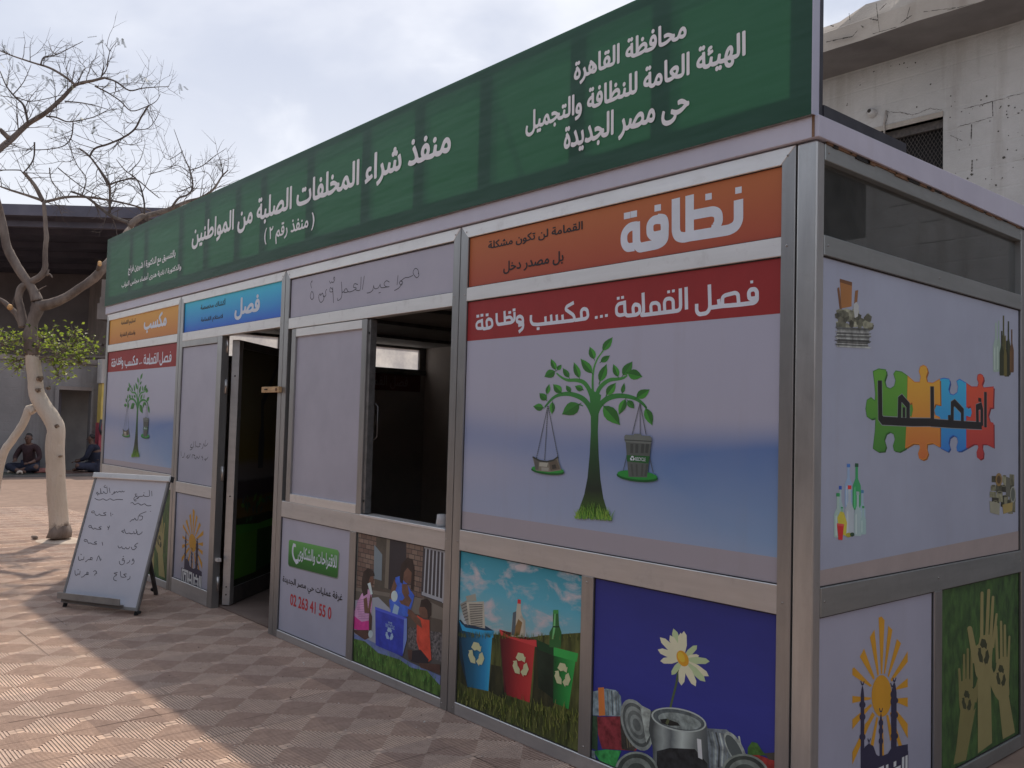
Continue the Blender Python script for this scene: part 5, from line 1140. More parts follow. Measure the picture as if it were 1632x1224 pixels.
def ground_mesh():
    P = 0.30; EX, EY = -2.98, -1.4725
    verts = []; faces = []; mats = []
    # one 0.3 m cell centred on an eye: rings of grooves and ridges, half a ridge left at the border
    half = 0.15
    rings = [(0.030, 0.0)]
    D = -0.0046; pitch = 0.12/7.75; gw = pitch*0.48
    for k in range(8):
        r0 = 0.030+k*pitch
        rings += [(r0+0.0006, D), (r0+gw-0.0006, D), (r0+gw, 0.0)]
        if k < 7: rings += [(r0+pitch, 0.0)]
    rings += [(half-0.0010, 0.0), (half, -0.0025)]
    cv = []; cf = []; cm = []
    for (rr_, z) in rings: cv += [(-rr_, -rr_, z), (rr_, -rr_, z), (rr_, rr_, z), (-rr_, rr_, z)]
    # eye, split by the tile joints through its middle
    e = 0.030; j = 0.0012
    base = len(cv)
    for sx in (-1, 1):
        for sy in (-1, 1):
            q = [(sx*j, sy*j, 0), (sx*e, sy*j, 0), (sx*e, sy*e, 0), (sx*j, sy*e, 0)]
            if sx*sy < 0: q.reverse()
            b = len(cv); cv += q; cf.append((b, b+1, b+2, b+3)); cm.append(0)
    b = len(cv); cv += [(-e, -e, -0.003), (e, -e, -0.003), (e, e, -0.003), (-e, e, -0.003)]; cf.append((b, b+1, b+2, b+3)); cm.append(1)
    for i in range(len(rings)-1):
        low = rings[i][1] < -0.001 or rings[i+1][1] < -0.001
        for k in range(4):
            a0 = i*4+k; a1 = i*4+(k+1) % 4; b0 = (i+1)*4+k; b1 = (i+1)*4+(k+1) % 4
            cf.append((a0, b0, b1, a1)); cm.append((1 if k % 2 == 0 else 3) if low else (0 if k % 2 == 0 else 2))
    cv = np.array(cv, dtype=np.float32); nv = len(cv)
    xs = range(-44, 12); cells = []
    for i in range(-36, 13):
        x = EX+P*i
        for jn in range(-11, 9):
            y = EY+P*jn
            if y > 0.2 and x > -8.3: continue
            if x > 0.6 and y > 1.6: continue
            cells.append((x, y))
    rng = np.random.default_rng(3)
    V = np.concatenate([cv+np.array([x, y, 0], dtype=np.float32) for x, y in cells])
    # slight unevenness, tile by tile (a tile spans between eyes)
    ti = np.floor((V[:, 0]-EX)/P).astype(int); tj = np.floor((V[:, 1]-EY)/P).astype(int)
    hsh = (np.sin(ti*12.9898+tj*78.233)*43758.5453) % 1.0
    V[:, 2] -= 0.0016*hsh + 0.0005
    F = []; Mi = []
    f0 = np.array(cf)
    F = np.concatenate([f0+k*nv for k in range(len(cells))]); Mi = np.tile(np.array(cm), len(cells))
    me = bpy.data.meshes.new('paved_ground'); me.from_pydata(V.tolist(), [], F.tolist()); me.polygons.foreach_set('material_index', Mi.astype(np.int32)); me.update()
    xsr = [c[0] for c in cells]; ysr = [c[1] for c in cells]
    print('ground', len(cells), min(xsr)-.15, max(xsr)+.15, min(ysr)-.15, max(ysr)+.15)
    return me
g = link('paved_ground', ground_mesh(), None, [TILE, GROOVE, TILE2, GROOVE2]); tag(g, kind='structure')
# gaping joints, grit and scraps on the paving
JG = noisy('open_joint_shadow', (0.03, 0.022, 0.018), (0.06, 0.045, 0.038), 9, 0.95); rr = random.Random(31); m = MB()
for i in range(46):
    gx = -2.98+0.3*rr.randint(-14, 8); gy = -1.4725+0.3*rr.randint(-4, 4); L_ = rr.uniform(0.12, 0.6); w_ = rr.uniform(0.002, 0.0045)
    if gy > -0.05: continue
    off = 0.15 if rr.random() < .6 else 0.0
    if rr.random() < .5: m.add([(gx+off-w_/2, gy, .0006), (gx+off+w_/2, gy, .0006), (gx+off+w_/2*.6, gy+L_, .0006), (gx+off-w_/2*.6, gy+L_, .0006)], [(0, 1, 2, 3)], JG) if gy+L_ < -.02 else None
    else: m.add([(gx, gy+off-w_/2, .0006), (gx+L_, gy+off-w_/2*.6, .0006), (gx+L_, gy+off+w_/2*.6, .0006), (gx, gy+off+w_/2, .0006)], [(0, 1, 2, 3)], JG) if gy+off < -.02 else None
o = m.build('open_joints'); tag(o, kind='structure')
GRT = [noisy('grit_%d' % k, c, [v*1.3 for v in c], 9, 0.95) for k, c in enumerate(((0.30, 0.24, 0.20), (0.14, 0.10, 0.08), (0.55, 0.52, 0.48)))]; m = MB()
for i in range(420):
    x = rr.uniform(-9, -0.6); y = -abs(rr.gauss(0, .55))-.01 if rr.random() < .6 else rr.uniform(-2.6, -.02); s_ = rr.uniform(.002, .006)*(1.8 if rr.random() < .06 else 1); a = rr.uniform(0, 6)
    c_, d_ = math.cos(a)*s_, math.sin(a)*s_
    m.add([(x+c_, y+d_, 0), (x-d_*.8, y+c_*.8, 0), (x-c_, y-d_, 0), (x+d_*.7, y-c_*.7, 0), (x+c_*.1, y, s_*.8)], [(0, 1, 4), (1, 2, 4), (2, 3, 4), (3, 0, 4)], GRT[i % 3])
o = m.build('grit'); tag(o, kind='stuff'); tag(o, 'grit and dust scattered on the paving along the kiosk', 'grit')
# plain sheet under and beyond the grooved area, out to the horizon
fm_, nt, b = new_mat('far_paving')
n1 = noise(nt, 0.5, 5, 0.6); n2 = noise(nt, 5, 4, 0.6, stretch=(1, 1, 1))
r1 = ramp(nt, n1.outputs['Fac'], [(0.3, (0.235, 0.165, 0.13)), (0.7, (0.305, 0.22, 0.175))]); r2 = ramp(nt, n2.outputs['Fac'], [(0.35, (0.86, 0.86, 0.86)), (0.65, (1.08, 1.08, 1.08))])
col = mixc(nt, 1.0, r1.outputs[0], r2.outputs[0], 'MULTIPLY'); nt.links.new(col, b.inputs['Base Color']); b.inputs['Roughness'].default_value = 0.9; b.inputs['Specular IOR Level'].default_value = 0.2
m = MB(); R_ = 600
m.add([(-R_, -R_, -0.007), (R_, -R_, -0.007), (R_, R_, -0.007), (-R_, R_, -0.007)], [(0, 1, 2, 3)], fm_); o = m.build('plaza_ground'); tag(o, kind='structure')

# ================================================================== WHITE BUILDING behind the kiosk
YB = 5.5
def plaster(name, c1, c2, brick=True):
    m, nt, b = new_mat(name)
    n1 = noise(nt, 0.9, 6, 0.62); n2 = noise(nt, 11, 6, 0.7); n3 = noise(nt, 3.2, 5, 0.7, dist=0.6)
    r = ramp(nt, n1.outputs['Fac'], [(0.3, c1), (0.7, c2)])
    d = ramp(nt, n2.outputs['Fac'], [(0.66, (0, 0, 0)), (0.76, (1, 1, 1))]); dm = N(nt, 'ShaderNodeMath', operation='MULTIPLY'); dm.inputs[1].default_value = 0.45; nt.links.new(d.outputs[0], dm.inputs[0])
    col = mixc(nt, dm.outputs[0], r.outputs[0], (0.30, 0.27, 0.24))
    s = ramp(nt, n3.outputs['Fac'], [(0.60, (0, 0, 0)), (0.80, (1, 1, 1))]); smm = N(nt, 'ShaderNodeMath', operation='MULTIPLY'); smm.inputs[1].default_value = 0.55; nt.links.new(s.outputs[0], smm.inputs[0])
    col = mixc(nt, smm.outputs[0], col, (0.27, 0.245, 0.22))
    nt.links.new(col, b.inputs['Base Color']); b.inputs['Roughness'].default_value = 0.85; b.inputs['Specular IOR Level'].default_value = 0.2
    n7 = noise(nt, 1.0, 5, 0.6, stretch=(3.2, 3.2, 0.28)); s7 = ramp(nt, n7.outputs['Fac'], [(0.52, (1, 1, 1)), (0.74, (0.66, 0.62, 0.58))])
    nt.links.new(mixc(nt, 1.0, col, s7.outputs[0], 'MULTIPLY'), b.inputs['Base Color'])
    n4 = noise(nt, 7, 8, 0.75); bn = bump(nt, b, n4.outputs['Fac'], 0.5, 0.03)
    if brick:
        c = N(nt, 'ShaderNodeTexCoord'); mp_ = N(nt, 'ShaderNodeMapping'); mp_.inputs['Rotation'].default_value = (math.radians(90), 0, 0); nt.links.new(c.outputs['Object'], mp_.inputs[0])
        t = N(nt, 'ShaderNodeTexBrick'); t.inputs['Scale'].default_value = 1.0; t.inputs['Brick Width'].default_value = 0.42; t.inputs['Row Height'].default_value = 0.205; t.inputs['Mortar Size'].default_value = 0.012; t.inputs['Mortar Smooth'].default_value = 0.6
        nt.links.new(mp_.outputs[0], t.inputs['Vector'])
        n5 = noise(nt, 0.8, 3, 0.6); k = N(nt, 'ShaderNodeMath', operation='MULTIPLY'); nt.links.new(t.outputs['Fac'], k.inputs[0]); nt.links.new(n5.outputs['Fac'], k.inputs[1])
        b2 = N(nt, 'ShaderNodeBump', invert=True); b2.inputs['Strength'].default_value = 0.35; b2.inputs['Distance'].default_value = 0.012; nt.links.new(k.outputs[0], b2.inputs['Height']); nt.links.new(bn.outputs['Normal'], b2.inputs['Normal']); nt.links.new(b2.outputs['Normal'], b.inputs['Normal'])
    return m
PLAS = plaster('whitewashed_masonry', (0.37, 0.36, 0.355), (0.52, 0.505, 0.50))
CONC = plaster('weathered_concrete', (0.30, 0.265, 0.235), (0.45, 0.41, 0.37))
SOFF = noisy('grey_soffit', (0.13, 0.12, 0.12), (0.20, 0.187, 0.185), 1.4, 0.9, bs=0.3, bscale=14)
CRK = noisy('crack_dark', (0.05, 0.045, 0.04), (0.10, 0.09, 0.08), 20, 0.95)
bld = empty('white_building', (0.0, YB+2, 0.0), 'tall white painted block building with cracked concrete roof edge behind the kiosk', 'building')
ZW = 5.15
WX0, WX1, WZ0, WZ1 = -3.05, -1.93, 3.55, 4.45
VX0, VX1, VZ0, VZ1 = 2.62, 3.6, 3.42, 4.3
m = MB()
XL_, XR_ = -6.0, 9.0
m.box((XL_, YB, 0), (WX0, YB+0.25, ZW), PLAS); m.box((WX1, YB, 0), (VX0, YB+0.25, ZW), PLAS); m.box((WX0, YB, 0), (WX1, YB+0.25, WZ0), PLAS); m.box((WX0, YB, WZ1), (WX1, YB+0.25, ZW), PLAS)
m.box((VX1, YB, 0), (XR_, YB+0.25, ZW), PLAS); m.box((VX0, YB, 0), (VX1, YB+0.25, VZ0), PLAS); m.box((VX0, YB, VZ1), (VX1, YB+0.25, ZW), PLAS)
m.box((VX0-.02, YB+.22, VZ0), (VX1+.02, YB+.245, VZ1), noisy('dark_opening', (0.012, 0.012, 0.014), (0.02, 0.02, 0.022), 2, 0.9))
m.box((XL_, YB+0.25, 0), (XL_+0.25, YB+6, ZW), PLAS); m.box((XR_-0.25, YB+0.25, 0), (XR_, YB+6, ZW), PLAS)
wall = m.build('wall', bld)
# block joints and pits that show through the whitewash
m = MB(); rr = random.Random(21)
def crack(pts, w): 
    for a, b_ in zip(pts, pts[1:]):
        A, B_ = on_y(*a, YB), on_y(*b_, YB); d = (B_-A); 
        if d.length < 1e-4: continue
        nn = Vector((-d.z, 0, d.x)).normalized()*w*rr.uniform(.15, .8)/2
        m.poly([Vector(v)-Vector((0, 0.0025+rr.random()*0.001, 0)) for v in (A-nn, B_-nn*.7, B_+nn*.7, A+nn)], CRK)
def jag(a, b_, n=8, s=1.2): return [(a[0]+(b_[0]-a[0])*i/n, a[1]+(b_[1]-a[1])*i/n+rr.uniform(-s, s)) for i in range(n+1)]
E6 = crop(1240, 0, 3.709)
for a, b_, w in (((1100, 643), (1270, 600), .012), ((1270, 600), (1454, 548), .007), ((1268, 600), (1270, 690), .012), ((1062, 752), (1200, 712), .010), ((1200, 712), (1268, 690), .006), ((1145, 735), (1142, 822), .014), ((1148, 945), (1146, 1015), .022), ((1310, 640), (1320, 628), .02), ((640, 655), (648, 690), .012), ((648, 690), (632, 745), .012), ((640, 660), (730, 665), .008), ((730, 665), (800, 680), .012), ((800, 680), (900, 640), .008), ((900, 640), (968, 650), .008), ((1020, 800), (1090, 830), .006)):
    crack(jag(E6(a), E6(b_), 9, 0.8), w)
for i in range(60):
    q = E6((rr.uniform(1010, 1454), rr.uniform(560, 1100))) if rr.random() < .75 else E6((rr.uniform(300, 1000), rr.uniform(300, 660)))
    A = on_y(*q, YB-0.003); s_ = 0.004+0.018*rr.random()**2.5 if q[1] > 240 else rr.uniform(.004, .012)
    m.poly([A+Vector((s_*math.cos(t)*rr.uniform(.5, 1), -rr.random()*.0005, s_*math.sin(t)*rr.uniform(.4, 1))) for t in [k*math.pi/3.5 for k in range(7)]], CRK)
# joints of the block courses low on the wall, right part
for z in (3.28, 3.48, 3.68):
    x = -1.7
    while x < 2.5:
        L_ = rr.uniform(0.05, 0.4)
        if rr.random() < 0.45:
            m.box((x, YB-0.002, z), (x+L_, YB+0.002, z+rr.uniform(.003, .009)), CRK)
        x += L_+rr.uniform(.05, .3)
m.build('crack_marks', wall)
# roof slab with uneven, broken edge
m = MB(); rr = random.Random(8); n = 60; x = XL_-0.3; vs = []; OUT = YB-0.62
def slab(y):
    return 0
top = []; ZTOP = 5.50
for i in range(n+1):
    xx = XL_-0.3+(XR_-XL_+0.6)*i/n
    zt = ZTOP+rr.uniform(-.035, .035)+max(-0.12, min(0.0, 0.35*(xx+2.3)))
    zb = 5.12+rr.uniform(-.006, .006)
    top.append((xx, zb, zt, rr.uniform(-.008, .008)))
for (a, b_) in zip(top, top[1:]):
    (xa, zba, zta, da), (xb, zbb, ztb, db_) = a, b_
    y0a, y0b = OUT+da, OUT+db_
    zm_a, zm_b = zba+0.20+da, zbb+0.20+db_
    k = len(m.v)
    m.add([(xa, y0a, zba+.02), (xb, y0b, zbb+.02), (xb, y0b-.01, zm_b), (xa, y0a-.01, zm_a)], [(0, 1, 2, 3)], CONC)
    m.add([(xa, y0a-.01, zm_a), (xb, y0b-.01, zm_b), (xb, y0b+.05, ztb), (xa, y0a+.05, zta)], [(0, 1, 2, 3)], CONC)
    m.add([(xa, y0a+.05, zta), (xb, y0b+.05, ztb), (xb, YB+6, ztb), (xa, YB+6, zta)], [(0, 1, 2, 3)], CONC)
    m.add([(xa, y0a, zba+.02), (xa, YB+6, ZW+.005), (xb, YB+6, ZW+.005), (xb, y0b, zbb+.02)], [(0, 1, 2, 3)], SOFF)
m.add([(XL_-.3, OUT, 5.14), (XL_-.3, YB+6, 5.155), (XL_-.3, YB+6, 5.4), (XL_-.3, OUT+.05, 5.4)], [(0, 3, 2, 1)], CONC); m.add([(XR_+.3, OUT, 5.14), (XR_+.3, YB+6, 5.155), (XR_+.3, YB+6, 5.4), (XR_+.3, OUT+.05, 5.4)], [(0, 1, 2, 3)], CONC)
slabo = m.build('roof_slab', bld); slabo['label'] = 'cracked overhanging concrete roof edge'
m = MB()
def crack2(a, b_, w):
    for p_, q_ in zip(jag(a, b_, 8, 1.0), jag(a, b_, 8, 1.0)[1:]):
        A, B_ = on_y(*E6(p_), OUT-0.03), on_y(*E6(q_), OUT-0.03); d = B_-A; nn = Vector((-d.z, 0, d.x)).normalized()*w*rr.uniform(.15, .8)/2
        m.poly([A-nn, B_-nn*.7, B_+nn*.7, A+nn], CRK)
for a, b_, w in (((285, 248), (440, 215), .02), ((440, 215), (470, 180), .01), ((580, 20), (600, 190), .014), ((540, 110), (590, 120), .02), ((600, 60), (640, 20), .016), ((720, 140), (790, 90), .016), ((780, 40), (760, 110), .012), ((860, 70), (1050, 45), .010), ((420, 80), (425, 120), .01), ((560, 200), (700, 160), .012), ((1000, 60), (1160, 20), .01), ((310, 150), (330, 156), .02), ((490, 150), (505, 162), .02)):
    crack2(a, b_, w)
m.build('crack_marks', slabo)
# barred window
MESHM = noisy('rusty_mesh', (0.05, 0.045, 0.045), (0.10, 0.085, 0.08), 30, 0.8)
m = MB(); m.box((WX0-0.02, YB+0.22, WZ0), (WX1, YB+0.24, WZ1), noisy('dark_room', (0.012, 0.012, 0.014), (0.02, 0.02, 0.022), 2, 0.9)); winb = m.build('window', bld)
m = MB(); st = 0.036; hw = 0.0035
def wire(a, b_, off): m.bar((a[0], YB+0.10+off, a[1]), (b_[0], YB+0.10+off, b_[1]), 0.0042, 0.0042, MESHM)
Lx, Lz = WX1-WX0, WZ1-WZ0
k = -Lz*0.6
while k < Lx:
    for sgn in (1, -1):
        pts = []
        x0 = WX0+k; x1 = x0+Lz*0.6
        a = [x0, WZ0]; b_ = [x1, WZ1]
        if sgn < 0: a[1], b_[1] = WZ1, WZ0
        # clip in x
        def clipx(p, q, X): t = (X-p[0])/(q[0]-p[0]); return [X, p[1]+(q[1]-p[1])*t]
        if a[0] < WX0: a = clipx(a, b_, WX0)
        if b_[0] > WX1: b_ = clipx(a, b_, WX1)
        if b_[0]-a[0] > 0.01: wire(a, b_, 0.004*sgn)
    k += st
m.build('wire_mesh', winb)
m = MB(); m.box((WX0-0.05, YB-0.012, WZ1-0.0), (WX1, YB+0.2, WZ1+0.05), CONC); m.box((WX0, YB+0.06, WZ1-0.08), (WX1, YB+0.09, WZ1-0.002), MESHM); m.box((WX1-0.03, YB+0.06, WZ0), (WX1-0.001, YB+0.09, WZ1-0.08), MESHM); m.build('window_frame', winb)
# pipe stub and conduit
A = on_y(*E6((556, 668)), YB)
m = MB(); m.tube([A+Vector((0.02, 0.05, -0.02)), A+Vector((0, -0.05, 0.0))], [0.048, 0.040], PLAS, 12); m.tube([A+Vector((-0.004, -0.0505, 0.010)), A+Vector((-0.004, -0.054, 0.010))], 0.019, CRK, 12); m.build('pipe_stub', bld)
A, B_ = on_y(*E6((645, 655)), YB), on_y(*E6((638, 800)), YB)
m = MB(); m.tube([A+Vector((0, -.02, 0)), (A+B_)/2+Vector((-.012, -.025, 0)), B_+Vector((0, -.02, -.3))], 0.009, noisy('conduit', (0.28, 0.25, 0.23), (0.42, 0.39, 0.36), 20, 0.7), 8); m.build('conduit', bld)

# ================================================================== UNSEEN BLOCKERS: dark hall and side block, added to shade the kiosk front
opp = empty('unseen_blocker_hall', (-4, -14, 0), 'unseen dark hall added behind the camera to block low sky light', 'light blocker')  # unseen hall, put in only to keep low sky light off the kiosk
MK = noisy('blocker_dark', (0.05, 0.048, 0.048), (0.08, 0.075, 0.072), 1, 0.9)
m = MB(); m.box((-20, -24, 4.6), (16, -8.6, 4.8), MK); m.box((-20, -8.8, 4.1), (16, -8.6, 4.6), MK); m.build('roof', opp)
m = MB(); m.box((-20, -24.2, 0), (16, -24, 4.6), MK); m.box((-20.2, -24, 0), (-20, -8.6, 4.8), MK); m.box((16, -24, 0), (16.2, -8.6, 4.8), MK); m.build('wall', opp)
m = MB(); m.box((-19.9, -23.9, -0.004), (15.9, -7.6, 0.02), noisy('blocker_floor', (0.06, 0.055, 0.05), (0.10, 0.09, 0.085), 1, 0.9)); m.build('floor', opp)

est = empty('unseen_side_blocker', (14, 2, 0), 'unseen dark block added to the right of the kiosk to cut side light', 'building')  # unseen block, put in only to cut light from the right
m = MB(); m.box((11.0, -7.0, 0), (11.3, 16, 4.2), noisy('side_blocker_dark', (0.10, 0.075, 0.065), (0.15, 0.11, 0.095), 2, 0.9)); m.box((11.3, -7, 0), (17, 16, 4.15), MK); m.build('wall', est)

# ================================================================== FAR LEFT: dark shed, grey wall with doorway
U = Vector((RT.x, RT.y, 0)).normalized(); Vv = Vector((FW.x, FW.y, 0)).normalized()
def far(s, d, z): return Vector((CAM.x, CAM.y, 0)) + U*s + Vv*d + Vector((0, 0, z))
def sx(x, d): return (x-816)/FOC*d*1.0
SHD = noisy('shed_dark_sheet', (0.09, 0.09, 0.12), (0.14, 0.135, 0.17), 0.8, 0.85); SHW = noisy('shed_wall', (0.16, 0.145, 0.15), (0.22, 0.20, 0.205), 0.6, 0.9, bs=0.2); SHB = noisy('shed_beam', (0.17, 0.155, 0.17), (0.23, 0.21, 0.23), 1.5, 0.85); SHC = noisy('shed_concrete', (0.20, 0.175, 0.165), (0.28, 0.245, 0.23), 1.2, 0.9, bs=0.2)
shed = empty('open_shed', far(-16, 32, 0), 'large dark open fronted shed with steel roof behind the bare tree', 'shed')
DF, DB = 26.0, 37.0; ZR = 7.35
def fbox(m, s0, s1, d0, d1, z0, z1, mat): m.hexa([far(s0,d0,z0), far(s1,d0,z0), far(s1,d1,z0), far(s0,d1,z0), far(s0,d0,z1), far(s1,d0,z1), far(s1,d1,z1), far(s0,d1,z1)], mat)
m = MB(); SL, SR = -34.0, sx(300, DF)
# roof sheets, with a few gaps where daylight comes through
def roofq(s0, s1, d0, d1): fbox(m, s0, s1, d0, d1, ZR, ZR+0.06, SHD)
d_gap = [(28.6, 0.10), (32.3, 0.10)]
last = DF-0.6
for dg, w in d_gap:
    roofq(SL, SR, last, dg); last = dg+w
    segs = {28.6: [(SL, sx(128, 28.6)), (sx(133, 28.6), sx(134.2, 28.6)), (sx(136, 28.6), sx(138, 28.6)), (sx(139.5, 28.6), SR)], 32.3: [(SL, sx(90, 32.3)), (sx(94, 32.3), sx(96, 32.3)), (sx(98, 32.3), sx(101, 32.3)), (sx(102.5, 32.3), sx(105, 32.3)), (sx(107, 32.3), sx(110, 32.3)), (sx(111.5, 32.3), SR)]}[dg]
    for a, b_ in segs: roofq(a, b_, dg, last)
roofq(SL, SR, last, DB+0.3)
m.build('roof', shed)
m = MB(); fbox(m, SL, SR, DF-0.7, DF-0.45, ZR-0.20, ZR+0.12, SHD); fbox(m, SL, SR, DF-0.2, DF, ZR-0.42, ZR-0.25, SHD); m.build('eave_beam', shed)
m = MB(); fbox(m, SL, sx(135, DB), DB, DB+0.25, 0, ZR-0.02, SHW); m.build('wall', shed)
m = MB(); a, b_ = far(sx(135, DB), DB, 0), far(sx(215, DF+2), DF+2, 0); wv = (b_-a).normalized(); nn = Vector((-wv.y, wv.x, 0))*0.3
m.hexa([a, b_, b_+nn, a+nn]+[v+Vector((0, 0, ZR-0.02)) for v in (a, b_, b_+nn, a+nn)], SHC); m.build('wall', shed)
m = MB(); c_ = far(sx(170, DF+2.2), DF+2.2, 0)
for z0, z1, w in ((4.45, 4.95, .55), (4.95, 5.15, .42), (5.15, 5.7, .35)): fbox(m, sx(172, DF+2)-w/2, sx(172, DF+2)+w, DF+1.6, DF+2.6, z0, z1, SHC)
m.build('corbel', shed)
for pa, pb, w in (((30, 352), (160, 408), .30), ((20, 350), (36, 398), .25), ((115, 350), (120, 392), .12)):
    m = MB(); A = at_depth(*pa, 30); B_ = at_depth(*pb, 33); m.bar(A, B_, w, w, SHB); m.build('roof_truss', shed)
for d in (28.0, 30.2, 32.0, 34.5): 
    m = MB(); fbox(m, SL, SR, d, d+0.15, ZR-0.2, ZR-0.005, SHD); m.build('purlin', shed)
rr = random.Random(9)
for i in range(14):
    m = MB(); s0 = sx(rr.uniform(60, 130), 30); z = rr.uniform(3.0, 3.9); fbox(m, s0, s0+rr.uniform(.6, 1.6), 30+i*.05, 30.2+i*.05, z, z+.07, SHC); m.build('plank', shed)

XW = -22.1
GW = plaster('grey_rendered_wall', (0.20, 0.195, 0.198), (0.27, 0.263, 0.265))
gw = empty('grey_yard_wall', (XW, 2.0, 0.0), 'low grey rendered wall with an open doorway at the back of the plaza', 'wall')
DY0, DY1, DZ = 3.03, 3.78, 2.06
m = MB(); m.box((XW-0.2, -6.0, 0), (XW, DY0, 2.72), GW); m.box((XW-0.2, DY1, 0), (XW, 4.12, 2.72), GW); m.box((XW-0.2, DY0, DZ), (XW, DY1, 2.72), GW); m.box((XW-0.26, -6.0, 2.72), (XW+0.05, 4.14, 2.84), SHC); m.build('wall', gw)
m = MB(); m.box((XW-0.01, DY0-0.09, 0), (XW+0.04, DY0, DZ+0.09), GW); m.box((XW-0.01, DY1, 0), (XW+0.04, DY1+0.05, DZ+0.09), GW); m.box((XW-0.01, DY0, DZ), (XW+0.04, DY1, DZ+0.09), SHC); m.build('door_frame', gw)
m = MB(); m.box((XW-1.6, DY0-0.8, 0), (XW-1.5, DY1+1.2, 2.7), noisy('doorway_inner_wall', (0.15, 0.145, 0.145), (0.2, 0.195, 0.19), 2, 0.9)); m.box((XW-1.6, DY0-0.8, 2.1), (XW-0.2, DY1+1.2, 2.2), SHW); m.build('inner_wall', gw)
m = MB(); m.hexa([(XW-0.15, DY0+.02, 0.02), (XW-0.10, DY0+.02, 0.02), (XW-0.75, DY0+.26, 0.02), (XW-0.8, DY0+.25, 0.02), (XW-0.15, DY0+.02, 2.0), (XW-0.10, DY0+.02, 2.0), (XW-0.75, DY0+.26, 2.0), (XW-0.8, DY0+.25, 2.0)], SHD); m.build('door', gw)
# painted pillar: yellow above, red below
pil = empty('painted_pillar', (XW+0.6, 4.3, 0), 'narrow pillar painted yellow above and red below beside the kiosk end', 'pillar')
a = on_x(150.5, 757, XW+0.3); y0 = a.y
m = MB(); m.box((XW+0.2, y0, 0), (XW+0.5, y0+0.45, 1.27), noisy('red_paint', (0.30, 0.05, 0.075), (0.42, 0.08, 0.10), 4, 0.7)); m.build('lower_half', pil)
m = MB(); m.box((XW+0.2, y0+0.02, 1.27), (XW+0.5, y0+0.45, 2.25), noisy('yellow_paint', (0.52, 0.40, 0.10), (0.62, 0.48, 0.16), 4, 0.7)); m.build('upper_half', pil)
m = MB(); m.box((XW+0.2, y0-0.02, 2.25), (XW+0.55, y0+0.5, 2.85), PLAS); m.build('cap', pil)
m = MB(); m.tube([(XW+0.52, y0+.03, 1.35), (XW+0.55, y0+.0, 1.12), (XW+0.53, y0+.06, 0.98)], 0.03, STEELD, 6); m.build('chain', pil)
# raised kerb and rug in front of the wall
m = MB(); m.box((-21.95, -5.0, -0.01), (-21.0, 3.95, 0.05), noisy('kerb_concrete', (0.12, 0.11, 0.105), (0.19, 0.175, 0.165), 2, 0.9)); o = m.build('kerb'); tag(o, kind='structure')
m = MB(); vs = []; rr = random.Random(3); nu, nv = 16, 6
for i in range(nu+1):
    for j in range(nv+1): vs.append((-21.9+0.8*j/nv, 1.5+1.2*i/nu, 0.056+0.012*rr.random()))
m.add(vs, [(i*(nv+1)+j, i*(nv+1)+j+1, (i+1)*(nv+1)+j+1, (i+1)*(nv+1)+j) for i in range(nu) for j in range(nv)], noisy('rug', (0.05, 0.06, 0.05), (0.11, 0.11, 0.09), 9, 0.95), True)
o = m.build('rug'); tag(o, 'dark green rug spread at the foot of the grey wall', 'rug')
mod = o.modifiers.new('thickness', 'SOLIDIFY'); mod.thickness = 0.01
m = MB(); vs = []
for i in range(nu+1):
    for j in range(nv+1): vs.append((-21.9+0.7*j/nv, 3.0+0.95*i/nu, 0.056+0.012*rr.random()))
m.add(vs, [(i*(nv+1)+j, i*(nv+1)+j+1, (i+1)*(nv+1)+j+1, (i+1)*(nv+1)+j) for i in range(nu) for j in range(nv)], noisy('brown_rug', (0.10, 0.055, 0.045), (0.17, 0.10, 0.08), 9, 0.95), True)
o = m.build('rug'); tag(o, 'brown rug under the person in front of the doorway', 'rug'); mod = o.modifiers.new('thickness', 'SOLIDIFY'); mod.thickness = 0.01

# ---- seated people (skin-modifier bodies)
def figure(name, joints, edges, root, mat, parent, sub=2):
    me = bpy.data.meshes.new(name); keys = list(joints); idx = {k: i for i, k in enumerate(keys)}
    me.from_pydata([joints[k][0] for k in keys], [(idx[a], idx[b_]) for a, b_ in edges], [])
    o = link(name, me, parent); o.modifiers.new('skin', 'SKIN')
    for k in keys:
        r_ = joints[k][1]; r_ = r_ if hasattr(r_, '__len__') else (r_, r_); me.skin_vertices[0].data[idx[k]].radius = r_
    for k in keys: me.skin_vertices[0].data[idx[k]].use_root = (k == root)
    sb = o.modifiers.new('sub', 'SUBSURF'); sb.levels = sub; sb.render_levels = sub
    bpy.context.view_layer.update()
    dg = bpy.context.evaluated_depsgraph_get(); nm = bpy.data.meshes.new_from_object(o.evaluated_get(dg))
    o.modifiers.clear(); o.data = nm; nm.materials.clear(); nm.materials.append(mat)
    for p_ in nm.polygons: p_.use_smooth = True
    return o
SKIN = noisy('brown_skin', (0.10, 0.055, 0.04), (0.14, 0.075, 0.055), 10, 0.55)
HAIR = noisy('dark_hair', (0.012, 0.010, 0.010), (0.025, 0.02, 0.02), 40, 0.6)
